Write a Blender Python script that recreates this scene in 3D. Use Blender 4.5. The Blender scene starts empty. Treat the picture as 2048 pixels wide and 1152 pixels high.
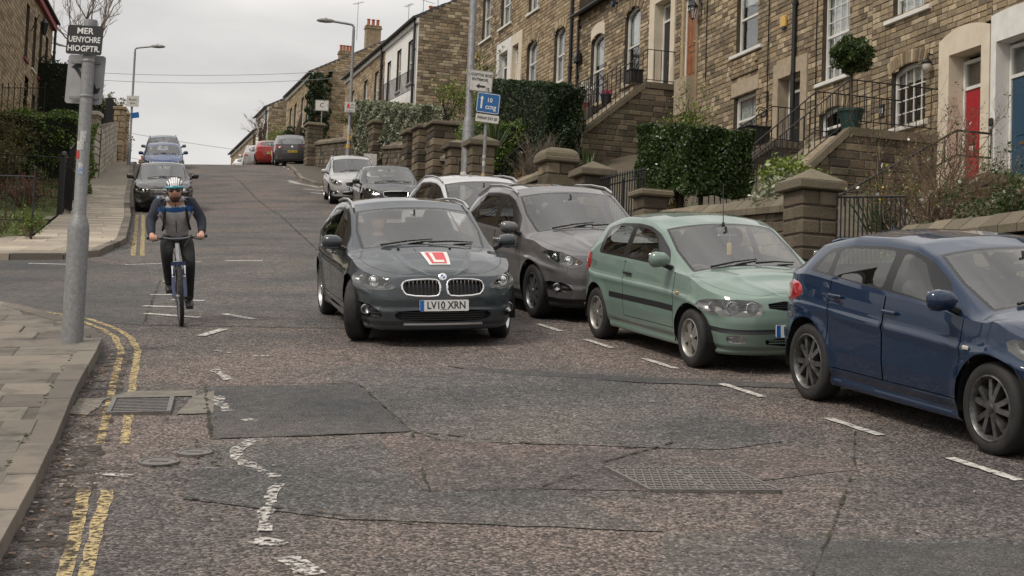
import bpy, bmesh, math, random
import numpy as np
from mathutils import Vector, Matrix, geometry
random.seed(7); rs = random.Random(11)
rad = math.radians
scn = bpy.context.scene
col = scn.collection
# ---------------------------------------------------------------- camera, sky, sun, exposure
CAMH = 2.15
cd = bpy.data.cameras.new('camera'); cam = bpy.data.objects.new('camera', cd); col.objects.link(cam)
cd.sensor_width = 36.0; cd.lens = 3200 / 2048 * 36; cd.clip_end = 3000; cd.clip_start = .05
cam.matrix_world = Matrix.Translation((0, 0, CAMH)) @ Matrix.Rotation(rad(90 + 4.3), 4, 'X') @ Matrix.Rotation(rad(2.2), 4, 'Z')
scn.camera = cam
SUN_EL, SUN_AZ = 50, 235          # azimuth clockwise from +Y
w = bpy.data.worlds.new('World'); scn.world = w; w.use_nodes = True
nt = w.node_tree; nt.nodes.clear(); N = nt.nodes.new; LK = nt.links.new
out = N('ShaderNodeOutputWorld'); bg = N('ShaderNodeBackground'); bg.inputs['Strength'].default_value = .1
sky = N('ShaderNodeTexSky'); sky.sky_type = 'NISHITA'; sky.sun_disc = False
sky.sun_elevation = rad(SUN_EL); sky.sun_rotation = rad(SUN_AZ); sky.dust_density = 3.0
tc = N('ShaderNodeTexCoord'); mp = N('ShaderNodeMapping'); mp.inputs['Scale'].default_value = (1, 1, 2.4)
n1 = N('ShaderNodeTexNoise'); n1.inputs['Scale'].default_value = 2.6; n1.inputs['Detail'].default_value = 6; n1.inputs['Roughness'].default_value = .5
n1.inputs['Distortion'].default_value = .4
cr = N('ShaderNodeValToRGB'); cr.color_ramp.elements[0].position = .33; cr.color_ramp.elements[1].position = .68
cr.color_ramp.elements[0].color = (2.8, 2.78, 2.78, 1); cr.color_ramp.elements[1].color = (6.5, 6.25, 5.95, 1)
mx = N('ShaderNodeMix'); mx.data_type = 'RGBA'; mx.inputs[0].default_value = .94
LK(tc.outputs['Generated'], mp.inputs[0]); LK(mp.outputs[0], n1.inputs['Vector']); LK(n1.outputs['Fac'], cr.inputs[0])
# overcast luminance: the cloud deck is brighter overhead than at the horizon
sep = N('ShaderNodeSeparateXYZ'); LK(tc.outputs['Generated'], sep.inputs[0]); ze = N('ShaderNodeMapRange'); ze.inputs['From Min'].default_value = .0; ze.inputs['From Max'].default_value = 1.0; ze.inputs['To Min'].default_value = .95; ze.inputs['To Max'].default_value = 2.0
LK(sep.outputs['Z'], ze.inputs['Value']); gm = N('ShaderNodeMix'); gm.data_type = 'RGBA'; gm.blend_type = 'MULTIPLY'; gm.inputs[0].default_value = 1; LK(cr.outputs[0], gm.inputs[6]); LK(ze.outputs[0], gm.inputs[7])
LK(sky.outputs[0], mx.inputs[6]); LK(gm.outputs[2], mx.inputs[7]); LK(mx.outputs[2], bg.inputs['Color']); LK(bg.outputs[0], out.inputs[0])
sl = bpy.data.lights.new('sun', 'SUN'); sl.energy = 1.5; sl.angle = rad(14); sl.color = (1, .92, .81)
so = bpy.data.objects.new('sun', sl); col.objects.link(so)
sd = Vector((math.sin(rad(SUN_AZ)) * math.cos(rad(SUN_EL)), math.cos(rad(SUN_AZ)) * math.cos(rad(SUN_EL)), math.sin(rad(SUN_EL))))
so.rotation_euler = sd.to_track_quat('Z', 'Y').to_euler(); so.location = (0, -20, 40)
scn.view_settings.view_transform = 'Standard'; scn.view_settings.look = 'None'; scn.view_settings.gamma = 1
scn.view_settings.exposure = 0.44
try: scn.view_settings.use_curve_mapping = False
except Exception: pass

# ---------------------------------------------------------------- terrain function (street climbs away from the camera)
_ys = np.arange(-300, 620, .5)
_sl = np.interp(_ys, [-300, -60, 48, 60, 80, 90, 108, 150, 500], [.1, .166, .166, .2, .2, .10, .03, .02, .02])
_gz = np.concatenate([[0], np.cumsum((_sl[1:] + _sl[:-1]) * .25)]); _gz -= np.interp(0, _ys, _gz)
def gz(x, y): return float(np.interp(y, _ys, _gz)) + .03 * max(-45, min(45, x))
def V(*a): return Vector(a)
def lerp(a, b, t): return a + (b - a) * t
def pl(xs, ys): return lambda v: float(np.interp(v, xs, ys))

# ---------------------------------------------------------------- mesh collector
class M:
    def __init__(s): s.v = []; s.f = []; s.mi = []; s.cur = 0
    def add(s, vs, fs):
        b = len(s.v); s.v += [tuple(v) for v in vs]; s.f += [tuple(i + b for i in f) for f in fs]; s.mi += [s.cur] * len(fs)
    def box(s, c, d, r=None):
        x, y, z = d[0] / 2, d[1] / 2, d[2] / 2
        vs = [Vector((i * x, j * y, k * z)) for k in (-1, 1) for j in (-1, 1) for i in (-1, 1)]
        if r is not None: vs = [r @ v for v in vs]
        c = Vector(c)
        s.add([v + c for v in vs], [(0, 2, 3, 1), (4, 5, 7, 6), (0, 1, 5, 4), (2, 6, 7, 3), (0, 4, 6, 2), (1, 3, 7, 5)])
    def bb(s, a, b): s.box([(a[i] + b[i]) / 2 for i in range(3)], [abs(b[i] - a[i]) for i in range(3)])
    def bev(s, c, d, bv=.02, r=None):           # box with chamfered edges
        x, y, z = d[0] / 2, d[1] / 2, d[2] / 2; bv = min(bv, x * .9, y * .9, z * .9)
        vs = []; 
        for k in (-1, 1):
            for j in (-1, 1):
                for i in (-1, 1):
                    vs += [Vector((i * x, j * (y - bv), k * (z - bv))), Vector((i * (x - bv), j * y, k * (z - bv))), Vector((i * (x - bv), j * (y - bv), k * z))]
        I = lambda i, j, k, a: ((k > 0) * 4 + (j > 0) * 2 + (i > 0)) * 3 + a
        fs = []
        for i in (-1, 1): fs.append([I(i, -1, -1, 0), I(i, 1, -1, 0), I(i, 1, 1, 0), I(i, -1, 1, 0)][::i])
        for j in (-1, 1): fs.append([I(-1, j, -1, 1), I(-1, j, 1, 1), I(1, j, 1, 1), I(1, j, -1, 1)][::j])
        for k in (-1, 1): fs.append([I(-1, -1, k, 2), I(1, -1, k, 2), I(1, 1, k, 2), I(-1, 1, k, 2)][::k])
        for i in (-1, 1):
            for j in (-1, 1): fs.append([I(i, j, -1, 0), I(i, j, -1, 1), I(i, j, 1, 1), I(i, j, 1, 0)][::i * j])
        for i in (-1, 1):
            for k in (-1, 1): fs.append([I(i, -1, k, 0), I(i, 1, k, 0), I(i, 1, k, 2), I(i, -1, k, 2)][::i * k])
        for j in (-1, 1):
            for k in (-1, 1): fs.append([I(-1, j, k, 1), I(-1, j, k, 2), I(1, j, k, 2), I(1, j, k, 1)][::j * k])
        for i in (-1, 1):
            for j in (-1, 1):
                for k in (-1, 1): fs.append([I(i, j, k, 0), I(i, j, k, 1), I(i, j, k, 2)][::i * j * k])
        if r is not None: vs = [r @ v for v in vs]
        c = Vector(c); s.add([v + c for v in vs], fs)
    def tube(s, pts, r, n=8, caps=True):
        pts = [Vector(p) for p in pts]; m = len(pts); rr = r if isinstance(r, (list, tuple)) else [r] * m
        ring = []; up = None
        for i, p in enumerate(pts):
            t = (pts[min(i + 1, m - 1)] - pts[max(i - 1, 0)]); t = t.normalized() if t.length > 1e-9 else Vector((0, 0, 1))
            if up is None: up = Vector((0, 0, 1)) if abs(t.z) < .9 else Vector((1, 0, 0))
            a = up - t * up.dot(t)
            if a.length < 1e-4: a = t.orthogonal()
            a.normalize(); up = a; b = t.cross(a)
            ring.append([p + (a * math.cos(2 * math.pi * k / n) + b * math.sin(2 * math.pi * k / n)) * rr[i] for k in range(n)])
        vs = [q for g in ring for q in g]; fs = []
        for i in range(m - 1):
            for k in range(n): fs.append((i * n + k, i * n + (k + 1) % n, (i + 1) * n + (k + 1) % n, (i + 1) * n + k))
        if caps: fs.append(tuple(range(n))[::-1]); fs.append(tuple((m - 1) * n + k for k in range(n)))
        s.add(vs, fs)
    def bar(s, a, b, r, n=6): s.tube([a, b], r, n)
    def lathe(s, prof, c=(0, 0, 0), axis='z', n=20, a0=0, a1=2 * math.pi):
        full = abs(a1 - a0 - 2 * math.pi) < 1e-6; k = n if full else n + 1
        vs = []; c = Vector(c)
        for i in range(k):
            a = a0 + (a1 - a0) * i / n
            for (r, h) in prof:
                x, y = r * math.cos(a), r * math.sin(a)
                v = {'z': (x, y, h), 'y': (x, h, y), 'x': (h, x, y)}[axis]
                vs.append(Vector(v) + c)
        m = len(prof); fs = []
        for i in range(n):
            j = (i + 1) % k
            for q in range(m - 1): fs.append((i * m + q, j * m + q, j * m + q + 1, i * m + q + 1))
        if axis == 'y': fs = [f[::-1] for f in fs]
        s.add(vs, fs)
    def prism(s, poly, fn0, fn1):            # polygon in 2D, two maps to 3D (bottom, top)
        n = len(poly); vs = [fn0(*p) for p in poly] + [fn1(*p) for p in poly]
        tri = geometry.tessellate_polygon([[Vector((p[0], p[1], 0)) for p in poly]])
        A = sum(poly[i][0] * poly[(i + 1) % n][1] - poly[(i + 1) % n][0] * poly[i][1] for i in range(n))
        fs = []
        for t in tri:
            ar = sum(poly[t[i]][0] * poly[t[(i + 1) % 3]][1] - poly[t[(i + 1) % 3]][0] * poly[t[i]][1] for i in range(3))
            t = t if ar > 0 else t[::-1]
            fs.append(tuple(i + n for i in t)); fs.append(tuple(t[::-1]))
        for i in range(n):
            j = (i + 1) % n; f = (i, j, j + n, i + n); fs.append(f if A > 0 else f[::-1])
        s.add(vs, fs)
    def quad(s, a, b, c, d): s.add([a, b, c, d], [(0, 1, 2, 3)])
    def mesh(s, name, base=None, smooth=None):
        me = bpy.data.meshes.new(name)
        vs = s.v if base is None else [(v[0] - base[0], v[1] - base[1], v[2] - base[2]) for v in s.v]
        me.from_pydata(vs, [], s.f)
        if smooth:
            me.polygons.foreach_set('use_smooth', [True] * len(me.polygons))
            if smooth < 180: me.set_sharp_from_angle(angle=rad(smooth))
        if any(s.mi): me.polygons.foreach_set('material_index', s.mi)
        me.update(); return me

# ---------------------------------------------------------------- object helpers
def props(o, label=None, cat=None, group=None, kind=None):
    if label: o['label'] = label
    if cat: o['category'] = cat
    if group: o['group'] = group
    if kind: o['kind'] = kind
    return o
def link(o, parent=None):
    col.objects.link(o)
    if parent is not None: o.parent = parent
    return o
def mobj(name, me, mats=None, parent=None):
    if mats is not None:
        for m in (mats if isinstance(mats, (list, tuple)) else [mats]): me.materials.append(m)
    return link(bpy.data.objects.new(name, me), parent)
class T:                                  # a thing: Empty at its base + parts given in the coordinates of its frame
    def __init__(s, name, label, cat, base=(0, 0, 0), frame=None, group=None, kind=None):
        s.b = Vector(base); s.o = bpy.data.objects.new(name, None); col.objects.link(s.o); s.o.empty_display_size = .2
        s.o.matrix_world = (frame if frame else Matrix.Identity(4)) @ Matrix.Translation(s.b)
        props(s.o, label, cat, group, kind)
    def part(s, name, m, mat, parent=None, smooth=None, kind=None, label=None):
        o = mobj(name, m.mesh(name, s.b, smooth), mat, parent or s.o)
        if kind: o['kind'] = kind
        if label: o['label'] = label
        return o
    def inst(s, name, me, loc, scale=(1, 1, 1), rot=None, parent=None):
        o = bpy.data.objects.new(name, me); o.location = Vector(loc) - s.b; o.scale = scale
        if rot is not None: o.rotation_euler = rot
        return link(o, parent or s.o)
def single(name, m, mat, label, cat, base=None, frame=None, group=None, kind=None, smooth=None):
    b = Vector(base if base else (0, 0, 0)); o = mobj(name, m.mesh(name, b, smooth), mat)
    o.matrix_world = (frame if frame else Matrix.Identity(4)) @ Matrix.Translation(b)
    return props(o, label, cat, group, kind)

# ---------------------------------------------------------------- procedural materials
def pm(name, c1, c2=None, ns=6, pal=None, rnd=0, rough=.8, metal=0, coat=0, bs=0, bstr=.3, spec=.5, c3=None, n3=1.2, t3=(.5, .7), det=4, bd=.02, alpha=None, crough=.03, hs=0):
    m = bpy.data.materials.new(name); m.use_nodes = True; t = m.node_tree; nd = t.nodes; b = nd['Principled BSDF']; L = t.links.new
    b.inputs['Roughness'].default_value = rough; b.inputs['Metallic'].default_value = metal
    b.inputs['Coat Weight'].default_value = coat; b.inputs['Coat Roughness'].default_value = crough; b.inputs['Specular IOR Level'].default_value = spec
    geo = nd.new('ShaderNodeNewGeometry')
    def noise(sc, d=4):
        n = nd.new('ShaderNodeTexNoise'); n.inputs['Scale'].default_value = sc; n.inputs['Detail'].default_value = d; n.inputs['Roughness'].default_value = .6
        L(geo.outputs['Position'], n.inputs['Vector']); return n.outputs['Fac']
    def ramp(x, a, bb, ca, cb):
        r = nd.new('ShaderNodeValToRGB'); e = r.color_ramp.elements; e[0].position = a; e[1].position = bb
        e[0].color = (*ca, 1); e[1].color = (*cb, 1); L(x, r.inputs[0]); return r
    def mix(f, a, bcol):
        q = nd.new('ShaderNodeMix'); q.data_type = 'RGBA'
        if hasattr(f, 'is_linked'): L(f, q.inputs[0])
        else: q.inputs[0].default_value = f
        for i, x in ((6, a), (7, bcol)):
            if hasattr(x, 'is_linked'): L(x, q.inputs[i])
            else: q.inputs[i].default_value = (*x, 1)
        return q.outputs[2]
    c = None
    if pal or rnd:
        oi = nd.new('ShaderNodeObjectInfo'); ad = nd.new('ShaderNodeMath'); ad.operation = 'ADD'
        L(oi.outputs['Random'], ad.inputs[0]); L(geo.outputs['Random Per Island'], ad.inputs[1])
        fr = nd.new('ShaderNodeMath'); fr.operation = 'FRACT'; L(ad.outputs[0], fr.inputs[0]); R = fr.outputs[0]
    if pal:
        r = nd.new('ShaderNodeValToRGB'); e = r.color_ramp.elements; k = len(pal)
        e[0].color = (*pal[0], 1); e[0].position = 0; e[1].color = (*pal[-1], 1); e[1].position = 1
        for i in range(1, k - 1): q = e.new(i / (k - 1)); q.color = (*pal[i], 1)
        L(R, r.inputs[0]); c = r.outputs[0]
    base = c if c is not None else c1
    if c2 is not None:
        r = ramp(noise(ns, det), .36, .66, (0, 0, 0), (1, 1, 1)); base = mix(r.outputs[0], base, c2)
        if pal: base = mix(.35, c, base)
    if c3 is not None:
        r = ramp(noise(n3, 5), t3[0], t3[1], (0, 0, 0), (1, 1, 1)); base = mix(r.outputs[0], base, c3)
    if rnd:
        h = nd.new('ShaderNodeHueSaturation'); mr = nd.new('ShaderNodeMapRange'); mr.inputs['To Min'].default_value = 1 - rnd; mr.inputs['To Max'].default_value = 1 + rnd
        ml = nd.new('ShaderNodeMath'); ml.operation = 'MULTIPLY'; ml.inputs[1].default_value = 7.31; f2 = nd.new('ShaderNodeMath'); f2.operation = 'FRACT'
        L(R, ml.inputs[0]); L(ml.outputs[0], f2.inputs[0]); L(f2.outputs[0], mr.inputs['Value']); L(mr.outputs[0], h.inputs['Value'])
        if hs:
            m2 = nd.new('ShaderNodeMapRange'); m2.inputs['To Min'].default_value = .5 - hs; m2.inputs['To Max'].default_value = .5 + hs; L(R, m2.inputs['Value']); L(m2.outputs[0], h.inputs['Hue'])
        if hasattr(base, 'is_linked'): L(base, h.inputs['Color'])
        else: h.inputs['Color'].default_value = (*base, 1)
        base = h.outputs[0]
    if hasattr(base, 'is_linked'): L(base, b.inputs['Base Color'])
    else: b.inputs['Base Color'].default_value = (*base, 1)
    if bs:
        bp = nd.new('ShaderNodeBump'); bp.inputs['Strength'].default_value = bstr; bp.inputs['Distance'].default_value = bd
        L(noise(bs, 5), bp.inputs['Height']); L(bp.outputs[0], b.inputs['Normal'])
    if alpha:                                   # worn paint: noise driven gaps that show what lies under it
        r = ramp(noise(alpha[0], 5), alpha[1], alpha[1] + (alpha[2] if len(alpha) > 2 else .05), (0, 0, 0), (1, 1, 1)); L(r.outputs[0], b.inputs['Alpha'])
    return m
def glass_mat(name, tint, base=.06, rough=.0, trans=.9):
    m = bpy.data.materials.new(name); m.use_nodes = True; t = m.node_tree; nd = t.nodes; L = t.links.new; nd.remove(nd['Principled BSDF'])
    o = nd['Material Output']; tr = nd.new('ShaderNodeBsdfTransparent'); tr.inputs[0].default_value = (*tint, 1)
    gl = nd.new('ShaderNodeBsdfGlossy'); gl.inputs['Roughness'].default_value = rough; gl.inputs[0].default_value = (1, 1, 1, 1)
    lw = nd.new('ShaderNodeFresnel'); ge = nd.new('ShaderNodeNewGeometry'); io = nd.new('ShaderNodeMapRange'); io.inputs['To Min'].default_value = 1.5; io.inputs['To Max'].default_value = 1 / 1.5; L(ge.outputs['Backfacing'], io.inputs['Value']); L(io.outputs[0], lw.inputs['IOR']); mr = nd.new('ShaderNodeMapRange')
    mr.inputs['From Min'].default_value = 0; mr.inputs['From Max'].default_value = 1; mr.inputs['To Min'].default_value = base; mr.inputs['To Max'].default_value = 1
    mx = nd.new('ShaderNodeMixShader'); L(lw.outputs[0], mr.inputs['Value']); L(mr.outputs[0], mx.inputs[0]); L(tr.outputs[0], mx.inputs[1]); L(gl.outputs[0], mx.inputs[2]); L(mx.outputs[0], o.inputs[0])
    return m
S = lambda r, g, b: tuple(((c / 255) / 12.92 if c / 255 <= .04045 else ((c / 255 + .055) / 1.055) ** 2.4) for c in (r, g, b))   # sRGB bytes to linear
black_iron = pm('black_iron', (.012, .012, .013), rough=.45, bs=60, bstr=.1)
white_paint = pm('white_paint', (.72, .71, .68), (.62, .6, .56), ns=3, rough=.5)
cream_paint = pm('cream_paint', (.66, .58, .46), (.58, .5, .39), ns=3, rough=.6, bs=40, bstr=.1)
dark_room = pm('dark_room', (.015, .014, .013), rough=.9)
curtain_mat = pm('curtain_cloth', (.72, .71, .68), (.58, .57, .55), ns=9, rough=.9)
win_glass = glass_mat('window_glass', (.88, .9, .9), .07)
galv = pm('galvanised_steel', (.30, .30, .31), (.20, .2, .205), ns=14, rough=.5, metal=.35, bs=30, bstr=.08)
plastic_black = pm('black_plastic', (.014, .014, .015), rough=.5, bs=200, bstr=.05)
rubber = pm('tyre_rubber', (.013, .013, .0135), (.024, .022, .021), ns=9, rough=.75)
alu = pm('alloy_silver', (.5, .5, .51), rough=.32, metal=.85)
alu_dark = pm('alloy_grey', (.16, .16, .17), rough=.35, metal=.8)
chrome = pm('chrome', (.8, .8, .8), rough=.08, metal=1)

# text meshes are converted first, while the scene is small
_txt = {}
def text_mesh(s, size=1.0, ex=.0, sx=1.0, bold=0.0):
    k = (s, size, ex, sx, bold)
    if k in _txt: return _txt[k]
    cu = bpy.data.curves.new('txt', 'FONT'); cu.body = s; cu.size = size; cu.extrude = ex; cu.align_x = 'CENTER'; cu.align_y = 'CENTER'; cu.offset = bold; cu.resolution_u = 3
    o = bpy.data.objects.new('txt', cu); col.objects.link(o); bpy.context.view_layer.update()
    me = bpy.data.meshes.new_from_object(o.evaluated_get(bpy.context.evaluated_depsgraph_get()))
    bpy.data.objects.remove(o); bpy.data.curves.remove(cu)
    if sx != 1.0:
        for v in me.vertices: v.co.x *= sx
    _txt[k] = me; return me
def text_obj(name, s, size, mat, parent, matrix, sx=1.0, ex=.001, bold=0.0):
    me = text_mesh(s, size, ex, sx, bold).copy(); me.materials.clear(); me.materials.append(mat)
    o = bpy.data.objects.new(name, me); link(o, parent); o.matrix_local = matrix; return o

for _s, _z, _e, _x, _b in [('18', .17, .001, 1.0, 0.0), ('MER', .086, .0008, 1.05, .0015), ('UENYCHRE', .082, .0008, .78, .0015), ('HIOGPTR.', .082, .0008, .92, .0015), ('6T4', .11, .0008, .9, 0.0), ('BOM', .09, .0008, .9, 0.0), ('H.IDBERN', .075, .0008, .9, 0.0), ('Boipit', .16, .0008, 1.0, 0.0), ('ahov', .14, .0008, 1.0, 0.0), ('GOFTOE BOIS', .105, .0008, .82, .002), ('ENTRMOEL', .10, .0008, .85, .002), ('10', .15, .0008, .9, .002), ('ccng', .17, .0008, .85, .002), ('PAPAP DO 20', .095, .0008, .85, .002), ('C', .35, .0008, 1.0, 0.0)] + [(_p, .108, .0006, .86, .002) for _p in ('LV10 XRN', 'KP12 UGN', 'BX51 KPD', 'FN63 HTO', 'YD09 LKE', 'MT08 VRA', 'NU11 OFP', 'BN7 J1A', 'WF58 ZDL', 'AJ05 RTW', 'OH13 2AR', 'RK60 BVE')]: text_mesh(_s, _z, _e, _x, _b)
# ================================================================ FIGURE MESHES (grown while the scene is still small)
def skin_mesh(vs, es, rs_, sub=2, root=0):
    me = bpy.data.meshes.new('figure'); me.from_pydata(vs, es, []); o = bpy.data.objects.new('figure', me); col.objects.link(o)
    o.modifiers.new('s', 'SKIN'); sv = me.skin_vertices[0].data
    for i, r in enumerate(rs_): sv[i].radius = (r, r) if not isinstance(r, tuple) else r
    sv[root].use_root = True; o.modifiers['s'].use_smooth_shade = True; u = o.modifiers.new('u', 'SUBSURF'); u.levels = sub; u.render_levels = sub
    bpy.context.view_layer.update(); r = bpy.data.meshes.new_from_object(o.evaluated_get(bpy.context.evaluated_depsgraph_get())); bpy.data.objects.remove(o); return r
def ellipsoid(m, c, r, n=18, k=12, fn=None):
    vs = []; c = Vector(c)
    for i in range(k + 1):
        a = math.pi * i / k
        for j in range(n):
            b = 2 * math.pi * j / n; d = Vector((math.sin(a) * math.cos(b), math.sin(a) * math.sin(b), math.cos(a))); p = Vector((d.x * r[0], d.y * r[1], d.z * r[2]))
            if fn: p = fn(d, p)
            vs.append(c + p)
    m.add(vs, [(i * n + j, (i + 1) * n + j, (i + 1) * n + (j + 1) % n, i * n + (j + 1) % n) for i in range(k) for j in range(n)])
def join_m(me, m):                                 # append collector geometry to an existing mesh
    bm = bmesh.new(); bm.from_mesh(me); t = m.mesh('tmp', smooth=180); bm.from_mesh(t); bm.to_mesh(me); bm.free(); bpy.data.meshes.remove(t); me.update(); return me
# rider, bicycle frame: x forward, y left, z up; hands on the bar, right foot up
HD = Vector((.20, 0, 1.545))
def head_fn(d, p):
    if d.x > .3 and d.z < -.2: p = p * (1 - .10 * (d.z + .2) * -1)          # chin tapers
    p.x += .02 * math.exp(-((d.y / .18) ** 2 + ((d.z + .12) / .16) ** 2)) * (d.x > .5) * 1.6      # nose
    p.y *= 1 - .16 * max(0, -d.z - .1); return p
def arm(sg): return [(.06, sg * .185, 1.385), (.10, sg * .29, 1.20), (.30, sg * .285, 1.035), (.36, sg * .268, 1.03)]
bv = [(-.22, 0, .98), (-.15, 0, 1.12), (-.03, 0, 1.28), (.05, 0, 1.37), (.11, 0, 1.44), (.16, 0, 1.50)]; be = [(0, 1), (1, 2), (2, 3), (3, 4), (4, 5)]; br = [.09, .10, .105, .06, .046, .055]
def addc(V_, E_, R_, root, pts, rr):
    p = root
    for q, r in zip(pts, rr): V_.append(q); R_.append(r); E_.append((p, len(V_) - 1)); p = len(V_) - 1
for sg in (1, -1): addc(bv, be, br, 3, arm(sg), (.045, .038, .032, .033))
LEGS = {1: [(-.17, .11, .95), (.16, .13, .68), (-.06, .115, .31), (-.04, .115, .22)], -1: [(-.17, -.11, .95), (.22, -.125, .82), (.02, -.115, .50), (.04, -.115, .42)]}
for sg in (1, -1): addc(bv, be, br, 0, LEGS[sg], (.065, .05, .036, .035))
rider_body = skin_mesh(bv, be, br, 2); hm = M(); ellipsoid(hm, HD, (.098, .078, .118), 22, 16, head_fn)
for sg in (1, -1):
    ellipsoid(hm, HD + Vector((.0, sg * .079, -.005)), (.018, .01, .03), 8, 6)
    c = Vector((.395, sg * .268, 1.015)); ellipsoid(hm, c + Vector((-.02, 0, .02)), (.045, .042, .022), 10, 8)
    for i in range(4): y = sg * (.268 + (i - 1.5) * .021); l = (.9, 1, .97, .8)[i]; hm.tube([(.39, y, 1.04), (.425, y, 1.038), (.44 * 1, y, 1.015), (.428, y, .99), (.405, y, .985)][: 5 if l > .85 else 4], [.0105, .0105, .010, .0095, .008][: 5 if l > .85 else 4], 7)
    hm.tube([(.37, sg * (.268 - .035), 1.03), (.395, sg * (.268 - .055), 1.01), (.41, sg * (.268 - .06), .992)], [.012, .011, .009], 7)
join_m(rider_body, hm)
jv = bv[:4] + [(.095, 0, 1.425)]; je = [(0, 1), (1, 2), (2, 3), (3, 4)]; jr = [.145, .15, .17, .15, .088]
for sg in (1, -1): addc(jv, je, jr, 3, [(.05, sg * .185, 1.385), (.10, sg * .295, 1.20), (.29, sg * .288, 1.04)], (.088, .066, .046))
rider_jacket = skin_mesh(jv, je, jr, 2)
for v in rider_jacket.vertices: v.co.y *= 1 + .22 * math.exp(-(v.co.y / .17) ** 4)
tv = [(-.20, 0, .96), (-.2, 0, 1.03)]; te = [(0, 1)]; tr_ = [.14, .14]
for sg in (1, -1): addc(tv, te, tr_, 0, LEGS[sg][:3] + [LEGS[sg][3]], (.102, .075, .055, .052))
rider_trousers = skin_mesh(tv, te, tr_, 2)
# driver, sitting: x forward, y left, origin under the seat
dv = [(0, 0, .12), (-.05, 0, .35), (-.08, 0, .55), (-.07, 0, .66), (-.05, 0, .72)]; de = [(0, 1), (1, 2), (2, 3), (3, 4)]; dr = [.15, .15, .15, .06, .055]
for sg in (1, -1): addc(dv, de, dr, 2, [(-.05, sg * .19, .54), (.08, sg * .24, .32), (.34, sg * .16, .36)], (.075, .05, .035)); addc(dv, de, dr, 0, [(.35, sg * .12, .16), (.55, sg * .12, -.15)], (.08, .06))
driver_body = skin_mesh(dv, de, dr, 1); hm = M(); ellipsoid(hm, (-.02, 0, .82), (.10, .08, .12), 16, 12, lambda d, p: p); join_m(driver_body, hm)
# ================================================================ GROUND, ROAD, PAVEMENTS
# facade frame of the right-hand houses: x = up the street, y = towards the street, z up
FS = -.325; _n = math.hypot(FS, 1); FD = Vector((FS / _n, 1 / _n, 0)); FY = Vector((-FD.y, FD.x, 0)); F0 = Vector((9.5, 33, 0))
HF = Matrix(((FD.x, FY.x, 0, F0.x), (FD.y, FY.y, 0, F0.y), (0, 0, 1, 0), (0, 0, 0, 1)))
def hfw(s, y): p = F0 + FD * s + FY * y; return p.x, p.y
def hg(s, y): return gz(*hfw(s, y))            # street level under a point of the facade frame
def camdist(p): return (Vector(p) - Vector((0, 0, CAMH))).length
_ci = cam.matrix_world.inverted()
def inview(p, mrg=.03):
    q = _ci @ Vector(p)
    if q.z > -.5: return False
    x, y = q.x / -q.z * cd.lens / 36, q.y / -q.z * cd.lens / 36
    return abs(x) < .5 + mrg and abs(y) < .28125 + mrg

def road_mat():
    m = bpy.data.materials.new('road_asphalt'); m.use_nodes = True; t = m.node_tree; nd = t.nodes; b = nd['Principled BSDF']; L = t.links.new
    geo = nd.new('ShaderNodeNewGeometry'); b.inputs['Roughness'].default_value = .82
    def noi(sc, det=4): n = nd.new('ShaderNodeTexNoise'); n.inputs['Scale'].default_value = sc; n.inputs['Detail'].default_value = det; L(geo.outputs['Position'], n.inputs['Vector']); return n.outputs['Fac']
    def rmp(x, stops):
        r = nd.new('ShaderNodeValToRGB'); e = r.color_ramp.elements
        while len(e) < len(stops): e.new(.5)
        for q, (p, c) in zip(e, stops): q.position = p; q.color = (*c, 1)
        L(x, r.inputs[0]); return r.outputs[0]
    def mix(f, a, c, mode='MIX'):
        q = nd.new('ShaderNodeMix'); q.data_type = 'RGBA'; q.blend_type = mode
        for i, x in ((0, f), (6, a), (7, c)):
            if hasattr(x, 'is_linked'): L(x, q.inputs[i])
            else: q.inputs[i].default_value = x if i == 0 else (*x, 1)
        return q.outputs[2]
    vo = nd.new('ShaderNodeTexVoronoi'); vo.inputs['Scale'].default_value = 58; L(geo.outputs['Position'], vo.inputs['Vector'])
    vc = nd.new('ShaderNodeSeparateColor'); L(vo.outputs['Color'], vc.inputs[0])
    chips = rmp(vc.outputs[0], [(0, (.02, .018, .017)), (.35, (.08, .066, .06)), (.7, (.142, .119, .108)), (1, (.27, .24, .22))])
    big = rmp(noi(.55, 6), [(.36, (.66, .68, .71)), (.5, (1, .97, .95)), (.64, (1.22, 1.12, 1.06))])
    c = mix(1.0, chips, big, 'MULTIPLY')
    mid = rmp(noi(7, 6), [(.32, (.62, .62, .63)), (.55, (1, 1, 1)), (.75, (1.18, 1.16, 1.14))]); c = mix(.8, c, mix(1.0, c, mid, 'MULTIPLY'))
    L(c, b.inputs['Base Color'])
    bp = nd.new('ShaderNodeBump'); bp.inputs['Strength'].default_value = .9; bp.inputs['Distance'].default_value = .012
    h = nd.new('ShaderNodeMath'); h.operation = 'MULTIPLY_ADD'; h.inputs[1].default_value = -1.2; L(vo.outputs['Distance'], h.inputs[0]); L(noi(16, 5), h.inputs[2])
    L(h.outputs[0], bp.inputs['Height']); L(bp.outputs[0], b.inputs['Normal']); return m
road_m = road_mat()
def tarmac(name, lo, mid, hi, sc=60):
    m = road_m.copy(); m.name = name
    for n in m.node_tree.nodes:
        if n.type == 'VALTORGB' and len(n.color_ramp.elements) == 4:
            for e, c in zip(n.color_ramp.elements, (lo, mid, mid, hi)): e.color = (*c, 1)
        if n.type == 'TEX_VORONOI': n.inputs['Scale'].default_value = sc
    return m
tar_dark = tarmac('patch_dark', (.03, .03, .03), (.078, .075, .073), (.14, .137, .133), 75)
tar_grey = tarmac('patch_grey', (.022, .021, .02), (.092, .086, .08), (.24, .228, .213), 56)
tar_side = tarmac('side_street_asphalt', (.035, .035, .035), (.085, .082, .08), (.16, .155, .15), 65)
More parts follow.
